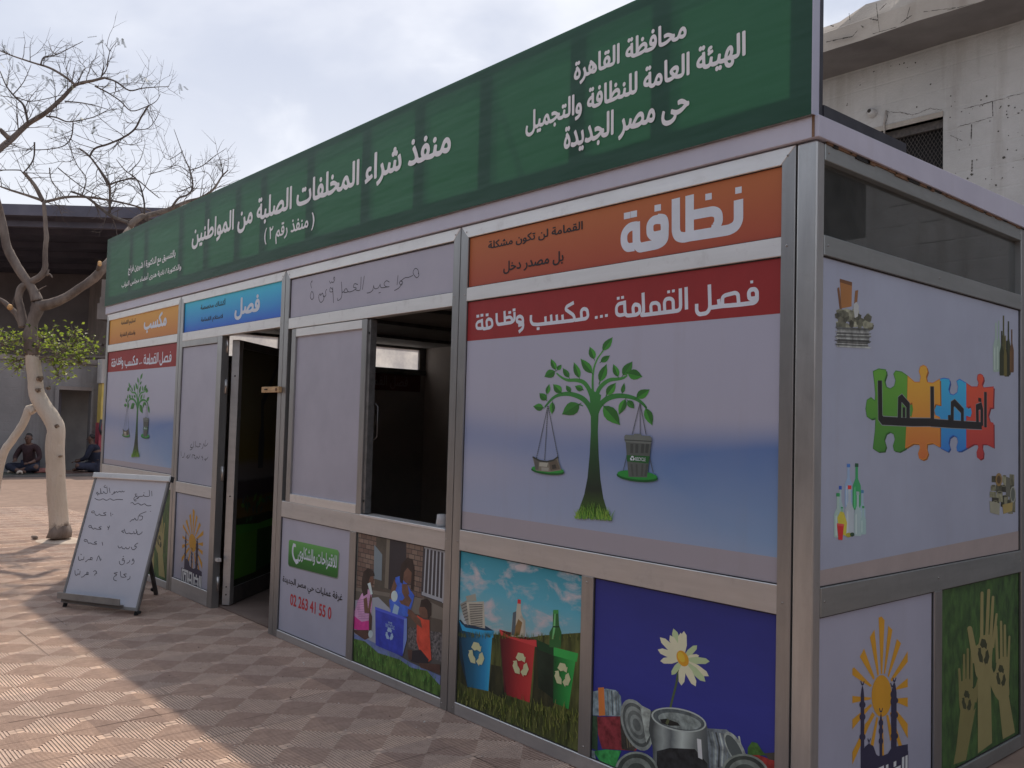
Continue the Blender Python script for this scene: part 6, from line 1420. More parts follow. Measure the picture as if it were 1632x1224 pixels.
def person(base, rot, label, shirt, trousers, lean, look):
    """sits cross-legged on the ground, local +x is where the figure faces"""
    e = empty('person', base, label, 'person')
    Rz = Matrix.Rotation(rot, 3, 'Z')
    def P(x, y, z): return tuple(Vector(base)+Rz @ Vector((x, y, z)))
    def J(d): return {k: (P(*v[0]), v[1]) for k, v in d.items()}
    lx = lean
    body = figure('body', J({'pelvis': ((0, 0, .13), (.13, .16)), 'waist': ((lx*.3, 0, .30), (.115, .15)), 'chest': ((lx*.75, 0, .50), (.12, .17)), 'collar': ((lx, 0, .62), (.08, .12)), 'neck': ((lx+.02, 0, .69), .052), 'jaw': ((lx+.06, 0, .745), (.066, .060)), 'skull': ((lx+.055, 0, .83), (.088, .075)), 'crown': ((lx+.04, 0, .90), (.062, .056)),
        'shL': ((lx-.01, .20, .58), .06), 'elL': ((lx+.05, .29, .36), .047), 'wrL': ((lx+.26, .20, .26), .033), 'haL': ((lx+.34, .16, .25), (.022, .036)),
        'shR': ((lx-.01, -.20, .58), .06), 'elR': ((lx+.07, -.28, .36), .047), 'wrR': ((lx+.28, -.16, .30), .033), 'haR': ((lx+.36, -.12, .30), (.022, .036)),
        'hipL': ((.03, .13, .13), .098), 'knL': ((.36, .34, .17), .075), 'anL': ((.36, -.02, .075), .048), 'toL': ((.42, -.16, .05), .034),
        'hipR': ((.03, -.13, .13), .098), 'knR': ((.36, -.34, .17), .075), 'anR': ((.46, .02, .06), .048), 'toR': ((.50, .18, .05), .034)}),
        [('pelvis', 'waist'), ('waist', 'chest'), ('chest', 'collar'), ('collar', 'neck'), ('neck', 'jaw'), ('jaw', 'skull'), ('skull', 'crown'), ('collar', 'shL'), ('shL', 'elL'), ('elL', 'wrL'), ('wrL', 'haL'), ('collar', 'shR'), ('shR', 'elR'), ('elR', 'wrR'), ('wrR', 'haR'), ('pelvis', 'hipL'), ('hipL', 'knL'), ('knL', 'anL'), ('anL', 'toL'), ('pelvis', 'hipR'), ('hipR', 'knR'), ('knR', 'anR'), ('anR', 'toR')], 'pelvis', SKIN, e)
    # facial relief: nose, ears, eyes and mouth
    mm = MB(); hc = Vector((lx+.055, 0, .83))
    mm.tube([P(lx+.125, 0, .815), P(lx+.158, 0, .79)], [.012, .016], SKIN, 6)
    for s_ in (1, -1): mm.tube([P(lx+.04, s_*.076, .815), P(lx+.05, s_*.090, .81), P(lx+.04, s_*.076, .785)], .012, SKIN, 6)
    for s_ in (1, -1): mm.tube([P(lx+.128, s_*.03, .835), P(lx+.136, s_*.03, .835)], .010, HAIR, 6)
    mm.tube([P(lx+.125, -.022, .755), P(lx+.13, .022, .755)], .006, noisy('lips', (.10, .04, .035), (.13, .05, .045), 8), 6)
    mm.build('face', e)
    # fingers
    fb = MB()
    for s_, wx, wy, wz in ((1, lx+.34, .16, .25), (-1, lx+.36, -.12, .30)):
        for k in range(4):
            oy = (k-1.5)*.017; L_ = (.062, .072, .068, .052)[k]
            fb.tube([P(wx+.02, wy+oy, wz), P(wx+.02+L_*.6, wy+oy-s_*.008, wz-.006), P(wx+.02+L_*.95, wy+oy-s_*.012, wz-.03)], [.0095, .0085, .0065], SKIN, 6)
        fb.tube([P(wx-.02, wy-s_*.03, wz+.004), P(wx+.02, wy-s_*.058, wz), P(wx+.045, wy-s_*.056, wz-.012)], [.011, .0095, .007], SKIN, 6)
    fb.build('fingers', e)
    def grow(name, joints, edges, root, mat): return figure(name, J(joints), edges, root, mat, e)
    grow('shirt', {'hem': ((0, 0, .10), (.15, .18)), 'waist': ((lx*.3, 0, .30), (.13, .168)), 'chest': ((lx*.75, 0, .50), (.135, .188)), 'collar': ((lx, 0, .625), (.09, .13)), 'shL': ((lx-.01, .20, .58), .074), 'elL': ((lx+.05, .29, .36), .060), 'wrL': ((lx+.20, .225, .285), .045), 'shR': ((lx-.01, -.20, .58), .074), 'elR': ((lx+.07, -.28, .36), .060), 'wrR': ((lx+.22, -.19, .315), .045)}, [('hem', 'waist'), ('waist', 'chest'), ('chest', 'collar'), ('collar', 'shL'), ('shL', 'elL'), ('elL', 'wrL'), ('collar', 'shR'), ('shR', 'elR'), ('elR', 'wrR')], 'hem', shirt)
    grow('trousers', {'pelvis': ((0, 0, .13), (.14, .175)), 'hipL': ((.03, .13, .13), .112), 'knL': ((.36, .34, .17), .090), 'anL': ((.36, .06, .085), .064), 'hipR': ((.03, -.13, .13), .112), 'knR': ((.36, -.34, .17), .090), 'anR': ((.44, -.04, .075), .064)}, [('pelvis', 'hipL'), ('hipL', 'knL'), ('knL', 'anL'), ('pelvis', 'hipR'), ('hipR', 'knR'), ('knR', 'anR')], 'pelvis', trousers)
    grow('hair', {'back': ((lx+.0, 0, .80), (.072, .078)), 'top': ((lx+.03, 0, .885), (.085, .076)), 'brow': ((lx+.085, 0, .905), (.045, .058))}, [('back', 'top'), ('top', 'brow')], 'back', HAIR)
    return e
g1 = on_z(27, 752, 0.06); g1 = Vector((-21.55, 2.35, 0.06)); g2 = Vector((-21.5, 3.83, 0.06))
person(tuple(g1), math.radians(-40), 'person in a dark maroon top and blue trousers sitting against the grey wall', noisy('maroon_cloth', (0.028, 0.014, 0.017), (0.045, 0.022, 0.025), 12, 0.9), noisy('blue_trousers', (0.018, 0.02, 0.036), (0.028, 0.032, 0.055), 12, 0.9), 0.06, 0)
person(tuple(g2), math.radians(-125), 'person in a dark blue robe sitting sideways in front of the doorway', noisy('navy_cloth', (0.012, 0.014, 0.028), (0.02, 0.023, 0.042), 12, 0.9), noisy('navy_trousers', (0.028, 0.03, 0.05), (0.04, 0.045, 0.075), 12, 0.9), 0.12, 0)
# bottle, slippers, cushion
m = MB(); GB = noisy('green_plastic', (0.02, 0.10, 0.035), (0.03, 0.15, 0.05), 9, 0.25)
bx, by = -21.75, 2.83
m.tube([(bx, by, .052), (bx, by, .07), (bx, by, .30), (bx, by, .36), (bx, by, .41), (bx, by, .45)], [.075, .085, .085, .07, .03, .028], GB, 14); o = m.build('water_bottle'); tag(o, 'green plastic bottle standing by the grey wall', 'bottle')
m = MB(); m.tube([(bx, by, .45), (bx, by, .475)], .032, DARKGAP, 12); c_ = m.build('cap', o)
for i, (px, py, lab) in enumerate(((22, 757.5, 'pale slipper on the kerb, the one nearer the wall'), (33, 760, 'pale slipper with dark sole at the kerb edge, nearer the camera'))):
    q = Vector((-21.45+0.32*i, 1.93+0.12*i, 0.05)); sl = empty('slipper', tuple(q), lab, 'slipper', 'slippers left on the kerb')
    SOLE = noisy('slipper_sole%d' % i, (0.05, 0.045, 0.04), (0.08, 0.07, 0.06), 9, 0.9); STR = noisy('slipper_strap%d' % i, (0.5, 0.44, 0.38), (0.6, 0.54, 0.47), 9, 0.8)
    m = MB(); vs = [(q.x+.13*math.cos(t)*1.0, q.y+(.05+.01*math.cos(t))*math.sin(t), z) for z in (0.052, 0.075) for t in [2*math.pi*k/14 for k in range(14)]]
    m.add(vs, [tuple(range(13, -1, -1)), tuple(range(14, 28))]+[(k, (k+1) % 14, 14+(k+1) % 14, 14+k) for k in range(14)], SOLE); m.build('sole', sl)
    m = MB(); m.tube([(q.x+.04, q.y-.05, .075), (q.x+.05, q.y-.03, .115), (q.x+.055, q.y, .125), (q.x+.05, q.y+.03, .115), (q.x+.04, q.y+.05, .075)], [.03, .03, .03, .03, .03], STR, 6); m.build('strap', sl)
m = MB(); vs = []; nu = 10
for i in range(nu+1):
    for j in range(nu+1):
        u_, v_ = i/nu-.5, j/nu-.5; vs.append((-21.6+u_*.4, 2.68+v_*.5, .085+.085*max(0, 1-(2*u_)**4)*max(0, 1-(2*v_)**4)))
m.add(vs, [(i*(nu+1)+j, (i+1)*(nu+1)+j, (i+1)*(nu+1)+j+1, i*(nu+1)+j+1) for i in range(nu) for j in range(nu)], noisy('cushion_red', (0.24, 0.09, 0.08), (0.33, 0.14, 0.12), 9, 0.9), True)
o = m.build('cushion'); tag(o, 'faded red cushion beside the person in maroon', 'cushion'); mod = o.modifiers.new('thickness', 'SOLIDIFY'); mod.thickness = 0.03; mod.offset = -1

# ================================================================== WHITEBOARD EASEL
fl_, fr_, bl_ = on_z(102.1, 968), on_z(206.9, 980.8), on_z(248.8, 948.2)
ax = (fr_-fl_).normalized(); n0 = ax.cross(Vector((0, 0, 1))).normalized(); tl_ = math.radians(16.5)
upv = Vector((0, 0, 1))*math.cos(tl_)-n0*math.sin(tl_); NB = ax.cross(upv).normalized()
EA = Plane(fl_, ax, upv, NB)
eas = empty('whiteboard_easel', tuple((fl_+fr_)/2+Vector((0, 0.25, 0))), 'freestanding whiteboard easel with hand written price list beside the doorway', 'whiteboard')
def eb(m, a0, a1, b0, b1, t0, t1, mat): m.hexa([EA.at(a0, b0, t0), EA.at(a1, b0, t0), EA.at(a1, b0, t1), EA.at(a0, b0, t1), EA.at(a0, b1, t0), EA.at(a1, b1, t0), EA.at(a1, b1, t1), EA.at(a0, b1, t1)], mat)
WB = noisy('whiteboard_enamel', (0.56, 0.58, 0.65), (0.61, 0.63, 0.70), 3, 0.22, spec=0.5); EF = noisy('grey_plastic_trim', (0.20, 0.20, 0.20), (0.27, 0.27, 0.265), 8, 0.5); EL = noisy('black_steel_leg', (0.04, 0.04, 0.042), (0.07, 0.07, 0.07), 10, 0.5)
A0, A1, B0, B1 = -0.046, 0.684, 0.046, 1.036
m = MB(); eb(m, A0+.012, A1-.012, B0+.01, B1-.02, -0.012, -0.002, WB); brd = m.build('board', eas)
m = MB(); eb(m, A0, A0+.018, B0, B1-.02, -.018, .006, EF); eb(m, A1-.018, A1, B0, B1-.02, -.018, .006, EF); eb(m, A0, A1, B0-.012, B0+.012, -.018, .004, EF); m.build('frame', eas, bevel=0.002)
m = MB(); eb(m, A0-.01, A1+.012, B1-.03, B1+.012, -.022, .020, ALU_H); eb(m, A1+.0125, A1+.022, B1-.034, B1+.016, -.024, .024, EL); m.build('clamp_bar', eas, bevel=0.003)
m = MB(); m.add([EA.at(a, b_, t) for a in (A0+.004, A1-.13) for (b_, t) in ((B0+.012, .005), (B0+.012, .05), (B0+.055, .062), (B0+.058, .056), (B0+.020, .044), (B0+.020, .005))], [(0, 1, 2, 3, 4, 5), (11, 10, 9, 8, 7, 6)]+[(i, 6+i, 6+(i+1) % 6, (i+1) % 6) for i in range(6)], noisy('grey_tray', (0.22, 0.21, 0.20), (0.30, 0.29, 0.27), 8, 0.5)); m.build('pen_tray', eas)
for a in (A0+.02, A1-.03):
    m = MB(); m.bar(EA.at(a, .005, -.03), EA.at(a, B1-.05, -.03), .022, .022, EL); lg = m.build('leg', eas)
    m = MB(); m.tube([EA.at(a, -.0, -.03), EA.at(a, .03, -.03)], .016, DARKGAP, 8); m.build('foot', lg)
top_c = EA.at(.34, B1-.10, -.05)
d_ = bl_-Vector((0, 0, 0)); m = MB(); m.bar(top_c, bl_+Vector((0, 0, .004)), .030, .018, EL); lg = m.build('leg', eas); lg['label'] = 'rear prop leg'
bl2 = bl_-ax*0.50; m = MB(); m.bar(EA.at(.30, B1-.10, -.05), bl2+Vector((0, 0, .004)), .030, .018, EL); m.build('leg', eas)
for k_, q in enumerate((bl_, bl2, )):
    m = MB(); m.tube([q+Vector((-.02, -.02, .04)), q+Vector((-.045, -.02, .04))], .014, DARKGAP, 8); m.build('knob', eas)
m = MB(); m.tube([EA.at(A1+.0, .03, -.01), EA.at(A1+.02, .03, -.01)], .012, DARKGAP, 8); m.build('knob', eas)
EA2 = Plane(EA.at(0, 0, -.002), ax, upv, NB)
C3 = crop(80, 720, 4.295); p = Print(EA2, C3, base=0.0008); pw = 0.0044
def pen(*ss, sm=3, w=pw):
    for s_ in ss: p.stroke(s_, w, PEN, sm)
pen([(695, 268), (697, 304)], [(678, 262), (680, 300), (665, 306), (645, 304), (640, 294), (634, 304), (612, 306), (602, 318), (588, 324), (580, 330)], [(606, 306), (600, 314), (592, 322)], [(594, 290), (582, 290), (586, 302), (598, 304), (580, 310), (573, 322), (580, 336), (592, 336)], [(640, 280), (646, 282)])
pen([(550, 352), (565, 348), (580, 362), (602, 352), (622, 366), (645, 356), (665, 370), (692, 368)], [(305, 318), (322, 328), (342, 330), (362, 322), (385, 333), (410, 322), (432, 332), (462, 326), (498, 328)])
pen([(510, 268), (502, 276), (494, 268), (486, 277), (476, 270), (462, 278), (452, 272), (446, 280), (438, 284), (440, 272), (432, 288), (420, 294)], [(404, 246), (410, 282)], [(388, 238), (392, 280), (376, 284), (366, 272), (362, 284), (350, 284), (344, 250), (346, 284), (332, 288), (322, 276), (316, 286), (328, 292), (322, 300)], [(380, 228), (368, 240), (384, 246)])
pen([(658, 410), (622, 424), (608, 438), (632, 442), (628, 464), (612, 468)], [(604, 440), (600, 466), (586, 466), (580, 454), (572, 466), (560, 466), (546, 480)], [(684, 408), (690, 408)], [(414, 416), (417, 442)], [(426, 428), (431, 430)], [(384, 414), (366, 420), (382, 434), (350, 436), (336, 426), (326, 436), (310, 432), (306, 420)], [(300, 404), (286, 408), (284, 416), (300, 418), (304, 406)])
pen([(630, 546), (626, 556), (600, 568), (588, 530)], [(598, 546), (580, 562), (572, 544)], [(572, 556), (556, 562), (540, 556), (520, 560), (506, 528)], [(504, 540), (490, 544), (506, 556)], [(392, 512), (400, 520), (408, 506), (396, 536)], [(352, 512), (334, 518), (350, 530), (320, 530), (306, 522), (298, 530), (286, 520), (280, 506), (266, 506), (268, 518), (284, 518)])
pen([(602, 624), (586, 634), (578, 646), (592, 652), (578, 668), (562, 668), (556, 652)], [(546, 650), (538, 662), (526, 664), (518, 654), (510, 664), (496, 662), (490, 650), (480, 658), (470, 656), (464, 642)], [(356, 618), (360, 642)], [(320, 614), (302, 620), (320, 632), (290, 632), (276, 624), (262, 626), (252, 604), (236, 600), (234, 612), (250, 614)])
pen([(574, 738), (566, 734), (564, 746), (576, 746), (570, 764), (556, 772)], [(546, 742), (540, 756), (524, 764)], [(506, 736), (498, 730), (494, 742), (508, 744), (506, 764), (490, 774), (476, 766), (474, 748)], [(498, 716), (506, 716)], [(318, 748), (332, 712), (345, 748)], [(346, 734), (352, 736)], [(292, 730), (278, 724), (276, 736), (290, 740), (262, 738), (250, 748), (240, 754)], [(232, 718), (228, 738), (214, 738), (208, 744), (196, 740), (194, 716)], [(208, 702), (216, 704)])
pen([(548, 852), (544, 868), (528, 878)], [(524, 836), (504, 840), (520, 856), (486, 856), (482, 818)], [(462, 826), (438, 832), (456, 842), (436, 858), (436, 876), (456, 884)], [(296, 822), (306, 814), (318, 824), (302, 846)], [(316, 830), (321, 834)], [(264, 830), (252, 824), (252, 836), (264, 838), (240, 842), (226, 856), (212, 858)], [(206, 816), (202, 838), (190, 836), (182, 846), (172, 838), (170, 812)], [(188, 806), (196, 808)])
p.build('price_list', brd)

# ================================================================== BARE TREE with a whitewashed trunk
TD = 10.25                                   # camera depth of the trunk
def bark(name, c1, c2, sc=9, bs=0.6):
    return noisy(name, c1, c2, sc, 0.9, bs=bs, bscale=22, stretch=(1, 1, 0.35), spec=0.2)
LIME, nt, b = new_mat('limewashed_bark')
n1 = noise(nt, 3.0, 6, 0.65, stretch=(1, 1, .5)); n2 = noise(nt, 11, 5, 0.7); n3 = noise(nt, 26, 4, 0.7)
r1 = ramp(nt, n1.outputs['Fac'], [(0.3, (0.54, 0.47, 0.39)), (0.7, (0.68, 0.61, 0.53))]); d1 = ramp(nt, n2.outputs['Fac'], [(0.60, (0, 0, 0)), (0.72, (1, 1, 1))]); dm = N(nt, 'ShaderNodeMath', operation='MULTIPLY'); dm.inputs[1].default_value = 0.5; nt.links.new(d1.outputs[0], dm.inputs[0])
col = mixc(nt, dm.outputs[0], r1.outputs[0], (0.36, 0.25, 0.16)); # the wash stops in a ragged line below the fork and turns grey-brown in patches round the foot
gc = N(nt, 'ShaderNodeTexCoord'); gs = N(nt, 'ShaderNodeSeparateXYZ'); nt.links.new(gc.outputs['Object'], gs.inputs[0])
n8 = noise(nt, 16, 6, 0.75); a1 = N(nt, 'ShaderNodeMath', operation='MULTIPLY_ADD'); a1.inputs[1].default_value = 0.12; nt.links.new(n8.outputs['Fac'], a1.inputs[0]); nt.links.new(gs.outputs[2], a1.inputs[2])
zt_ = at_depth(43, 566, 10.25).z
g1_ = N(nt, 'ShaderNodeMath', operation='GREATER_THAN'); g1_.inputs[1].default_value = zt_+0.06; nt.links.new(a1.outputs[0], g1_.inputs[0])
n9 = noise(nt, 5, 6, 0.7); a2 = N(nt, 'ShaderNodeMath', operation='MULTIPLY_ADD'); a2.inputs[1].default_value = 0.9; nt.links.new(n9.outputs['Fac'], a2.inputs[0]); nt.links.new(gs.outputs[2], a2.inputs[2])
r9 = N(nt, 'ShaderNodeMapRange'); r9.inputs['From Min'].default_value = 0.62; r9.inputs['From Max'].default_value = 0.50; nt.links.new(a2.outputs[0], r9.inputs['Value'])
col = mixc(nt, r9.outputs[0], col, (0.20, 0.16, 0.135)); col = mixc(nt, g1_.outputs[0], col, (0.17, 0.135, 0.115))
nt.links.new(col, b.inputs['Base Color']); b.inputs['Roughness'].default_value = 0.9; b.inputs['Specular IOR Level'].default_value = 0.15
n10 = noise(nt, 3.5, 8, 0.75, stretch=(4, 4, 1)); bn_ = bump(nt, b, n10.outputs['Fac'], 0.9, 0.03); b3_ = N(nt, 'ShaderNodeBump'); b3_.inputs['Strength'].default_value = 0.4; b3_.inputs['Distance'].default_value = 0.015; nt.links.new(n3.outputs['Fac'], b3_.inputs['Height']); nt.links.new(bn_.outputs['Normal'], b3_.inputs['Normal']); nt.links.new(b3_.outputs['Normal'], b.inputs['Normal'])
BARK = bark('grey_brown_bark', (0.125, 0.10, 0.088), (0.24, 0.20, 0.175)); TWIG = bark('twig_bark', (0.085, 0.07, 0.065), (0.14, 0.12, 0.11)); CUT = noisy('fresh_cut_wood', (0.52, 0.30, 0.12), (0.68, 0.42, 0.2), 12, 0.8)
KNOT = noisy('old_knot', (0.09, 0.06, 0.045), (0.30, 0.23, 0.17), 30, 0.95)
tbase = on_z(97, 862)
tree = empty('bare_tree', tuple(tbase), 'bare spreading tree with a crooked whitewashed trunk on the plaza', 'tree')
F2 = crop(0, 420, 3.22); F1 = crop(0, 0, 2.914); F6 = crop(0, 320, 5.565)
def T3(cr, pts):
    """(x, y, depth offset) in a crop -> world"""
    return [at_depth(*cr((q[0], q[1])), TD+(q[2] if len(q) > 2 else 0.0)) for q in pts]
def sm3(P, n=4):
    out = []; m_ = len(P)
    for i in range(m_-1):
        p0, p1, p2, p3 = P[max(i-1, 0)], P[i], P[i+1], P[min(i+2, m_-1)]
        for k in range(n):
            t = k/n; out.append(0.5*((2*p1)+(p2-p0)*t+(2*p0-5*p1+4*p2-p3)*t*t+(3*p1-p0-3*p2+p3)*t**3))
    out.append(P[-1]); return out
def smr(R, n=4):
    out = []
    for a, b_ in zip(R, R[1:]): out += [a+(b_-a)*k/n for k in range(n)]
    return out+[R[-1]]
rt = random.Random(12)
PXM = TD/FOC                                  # metres per photograph pixel at the trunk
def limb(m, cr, s, pts, wpx, mat, jit=0.05, n=10):
    """traced limb; wpx = widths in photograph pixels"""
    P = sm3(T3(cr, pts)); R_ = [w*PXM/2 for w in smr(wpx)]
    m.tube(P, R_, mat, n, True, True, jit, rt)
    return P, R_
m = MB()
# trunk from the ground up to the fork
tp_ = [(307, 1378), (300, 1290), (290, 1180), (285, 1060), (282, 930), (288, 850), (262, 790), (225, 735), (190, 670), (182, 600), (172, 520), (165, 462)]
tw_ = [31, 29, 28.5, 28, 28, 27, 26, 25, 24, 22, 22, 21]
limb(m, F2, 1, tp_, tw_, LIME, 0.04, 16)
b0 = at_depth(*F2((307, 1378)), TD); m.tube([b0+Vector((0, 0, -.06)), b0+Vector((0, 0, .01)), b0+Vector((.0, 0, .08))], [.135, .125, .11], BARK, 16, True, True, .08, rt)
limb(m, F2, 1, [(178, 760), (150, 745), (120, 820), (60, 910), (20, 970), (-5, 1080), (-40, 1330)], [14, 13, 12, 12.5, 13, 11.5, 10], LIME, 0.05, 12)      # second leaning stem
for q, r_ in (((290, 835), 3.4), ((195, 590), 4.2), ((190, 650), 3.6), ((305, 990), 1.8), ((240, 640), 2.4), ((270, 1060), 1.6)):
    A = at_depth(*F2(q), TD-0.085); m.tube([A-FW*.004, A+FW*.06], [r_*PXM*.8, r_*PXM], KNOT, 9, True, True, .3, rt)
trunk = m.build('trunk', tree)
m = MB()
limb(m, F2, 1, [(165, 470), (158, 400), (155, 350), (168, 300), (190, 240), (198, 205)], [21.5, 22, 20, 17, 19, 20], BARK, 0.07, 14)
# main fork
limb(m, F6, 1, [(330, 890), (290, 790), (215, 680), (150, 580), (90, 470), (60, 400), (35, 260), (5, 120), (-30, -20, -.1), (-70, -130, -.2)], [19, 14, 13.5, 14, 14.5, 13, 12, 11, 9, 7], BARK)
limb(m, F6, 1, [(330, 930), (420, 920), (560, 870), (700, 780), (830, 690), (940, 570), (1040, 440, .4), (1120, 290, .7), (1165, 230, .9)], [19, 17, 14, 13, 14, 13.5, 12, 11, 9], BARK)
A = at_depth(*F6((872, 618)), TD-.05); m.tube([A, at_depth(*F6((884, 550)), TD-.12)], [3.4*PXM, 3.1*PXM], BARK, 10); m.tube([at_depth(*F6((884, 550)), TD-.12), at_depth(*F6((884.5, 545)), TD-.128)], 3.0*PXM, CUT, 10)
A = at_depth(*F6((886, 565)), TD-.155); m.tube([A, A-FW*.012], [3.0*PXM, 2.9*PXM], CUT, 10)
# left limb that swings behind the fork
limb(m, F6, 1, [(210, 1120), (195, 1040), (185, 960), (165, 880), (175, 800), (215, 750), (290, 710), (360, 670), (400, 600), (400, 520), (402, 420), (412, 330), (405, 240), (400, 150), (392, 60), (388, 10)], [15, 14, 11, 11, 11, 11, 10.5, 10, 9, 8, 7.5, 7.5, 6.5, 6.5, 6, 5], BARK)
limb(m, F6, 1, [(190, 1080), (150, 1010), (90, 950), (40, 900), (-30, 860)], [12, 9, 8, 7, 6], BARK)
m.tube([at_depth(*F6((92, 940)), TD-.07), at_depth(*F6((88, 948)), TD-.10)], 4.2*PXM, CUT, 10)
limb(m, F6, 1, [(410, 660), (440, 650), (465, 680)], [4, 3, 2], BARK); limb(m, F6, 1, [(415, 660), (430, 610)], [4, 3], BARK); limb(m, F6, 1, [(330, 810), (360, 780), (410, 755)], [3, 2, 1], BARK); limb(m, F6, 1, [(110, 930), (130, 860), (155, 810), (145, 780)], [3, 2.2, 1.6, 1], BARK)
# crown: second-order limbs traced from the photograph, then twigs grown on them
PATHS = []
def br(pts, w0, w1, tw=1.0, cr=F1):
    k = len(pts); off = rt.uniform(-.25, .25); d = 0.0; q = []
    for i, t in enumerate(pts):
        d += rt.uniform(-.10, .14); q.append((t[0], t[1], (t[2] if len(t) > 2 else 0)+d*min(1, i/2)))
    P, R_ = limb(m, cr, 1, q, [w0+(w1-w0)*i/(k-1) for i in range(k)], BARK if w0 > 4 else TWIG, 0.05, 8)
    PATHS.append((P, R_, tw))
br([(-40, 720), (0, 690), (60, 640), (130, 575), (210, 525), (290, 455), (350, 395), (430, 375), (490, 360)], 11, 3.6, 1.2)
br([(490, 362), (540, 380), (600, 420), (660, 410), (730, 404), (785, 402)], 3.2, .9)
br([(350, 395), (300, 355), (230, 315), (150, 290), (60, 260), (0, 236)], 4.5, 1.6)
br([(190, 298), (205, 265), (260, 255), (330, 220), (385, 192)], 2.6, .8)
br([(260, 252), (240, 235), (224, 188)], 1.6, .6); br([(140, 285), (140, 205)], 1.4, .6)
br([(360, 390), (385, 330), (395, 312), (362, 280)], 1.9, .7); br([(470, 355), (495, 320), (510, 240), (545, 190)], 2.2, .7); br([(510, 240), (488, 200)], 1.2, .6); br([(450, 350), (420, 300), (465, 258)], 1.5, .6)
br([(440, 400), (500, 430), (560, 470), (610, 515), (680, 495), (725, 470), (745, 436)], 2.6, .8); br([(690, 490), (655, 545), (625, 600), (570, 640), (500, 670), (440, 690), (415, 730)], 2.8, 3.4); br([(625, 600), (690, 595), (735, 530), (715, 510)], 1.6, .6)
br([(550, 660), (610, 672), (662, 655)], 1.4, .6); br([(580, 635), (578, 580)], 1, .5)
br([(215, 540), (260, 545), (310, 565), (360, 560), (430, 545), (500, 515), (553, 505)], 3, .8); br([(300, 470), (380, 478), (440, 490), (500, 508)], 2.4, 1.0)
br([(130, 570), (110, 490), (70, 450), (30, 400), (0, 330)], 4, 1.4); br([(70, 450), (140, 470), (210, 460), (290, 440)], 1.8, 1.0); br([(60, 440), (110, 380), (145, 300)], 1.8, .7)
br([(340, 570), (330, 640), (290, 680), (200, 695), (110, 690), (20, 660)], 2.2, 1.0); br([(160, 660), (155, 740), (110, 800), (90, 790), (0, 790)], 2.6, 1.6); br([(110, 800), (160, 860), (200, 935)], 5, 7)
br([(200, 940), (240, 930), (310, 915), (400, 915), (480, 925), (560, 940), (640, 960), (700, 980)], 5, 2.2, 1.5); br([(195, 930), (120, 905), (40, 880), (0, 865)], 5, 2.2)
br([(330, 890), (400, 915), (460, 960), (520, 1005), (600, 1035)], 3, 6, 1.3); br([(510, 990), (510, 900), (505, 850), (450, 770), (410, 720), (370, 690)], 4, 2.2, 1.5); br([(505, 860), (560, 840), (630, 832), (690, 880), (740, 920)], 3, 1.2)
br([(600, 1050), (650, 1010), (690, 1000), (780, 975), (860, 940), (930, 920), (990, 880), (1030, 820), (1060, 790)], 11, 1.4, 1.4); br([(800, 960), (830, 920), (870, 905), (895, 870), (885, 800), (860, 740), (840, 690), (808, 600)], 4, .8); br([(885, 790), (940, 770), (990, 730), (1050, 690)], 1.8, .6); br([(895, 865), (830, 890), (825, 880)], 1.6, .8); br([(880, 805), (830, 770), (760, 780)], 1.4, .6); br([(850, 700), (790, 740), (755, 725)], 1.2, .5); br([(1030, 820), (1045, 740)], 1.4, .5); br([(1000, 860), (960, 800), (900, 805)], 1.3, .6)
br([(670, 990), (668, 930), (640, 840), (580, 790), (540, 740)], 3.4, 1.0); br([(690, 810), (760, 790), (830, 760)], 1.4, .6); br([(600, 800), (650, 745), (672, 675)], 1.5, .6); br([(430, 740), (480, 820), (500, 860)], 2.6, 3.2); br([(380, 910), (400, 830), (360, 770), (330, 700)], 2, .9); br([(270, 780), (330, 830), (400, 880), (470, 920)], 1.8, 1.4); br([(230, 780), (240, 840), (290, 900), (320, 940)], 1.8, 1.0); br([(0, 600), (40, 640)], 6, 8); br([(300, 630), (340, 740), (270, 750)], 1.4, .7)
limbs = m.build('limbs', tree)
# twigs
m = MB(); LEAFP = []
def twig(p0, d, L_, r0, depth):
    n_ = 5; P = [p0]; dd = d.normalized()
    for i in range(n_):
        dd = (dd+Vector((rt.uniform(-.4, .4), rt.uniform(-.4, .4), rt.uniform(-.28, .42)))*.55).normalized(); P.append(P[-1]+dd*L_/n_)
    m.tube(P, [r0*(1-.72*i/n_) for i in range(n_+1)], TWIG, 4, False, True)
    if depth > 0:
        for i in (1, 2, 3, 4):
            if rt.random() < .75:
                side = dd.cross(Vector((rt.uniform(-1, 1), rt.uniform(-1, 1), rt.uniform(-1, 1)))).normalized()
                twig(P[i], (P[i+1]-P[i]).normalized()*.75+side*.8, L_*rt.uniform(.35, .6), r0*.62, depth-1)
    elif rt.random() < .035: LEAFP.append((P[-1], dd))
for P, R_, tw in PATHS:
    L_ = sum((b_-a).length for a, b_ in zip(P, P[1:])); n_ = int(L_*11*tw)
    for _ in range(n_):
        i = rt.randrange(len(P)-1); t = rt.random(); p0 = P[i].lerp(P[i+1], t); d = (P[i+1]-P[i])
        if d.length < 1e-5: continue
        d = d.normalized(); side = d.cross(Vector((rt.uniform(-1, 1), rt.uniform(-1, 1), rt.uniform(-1, 1)))).normalized()
        twig(p0, d*.7+side*.9+Vector((0, 0, .15)), rt.uniform(.14, .46), max(.0030, min(.0052, R_[i]*.5)), 1)
m.build('twigs', tree)
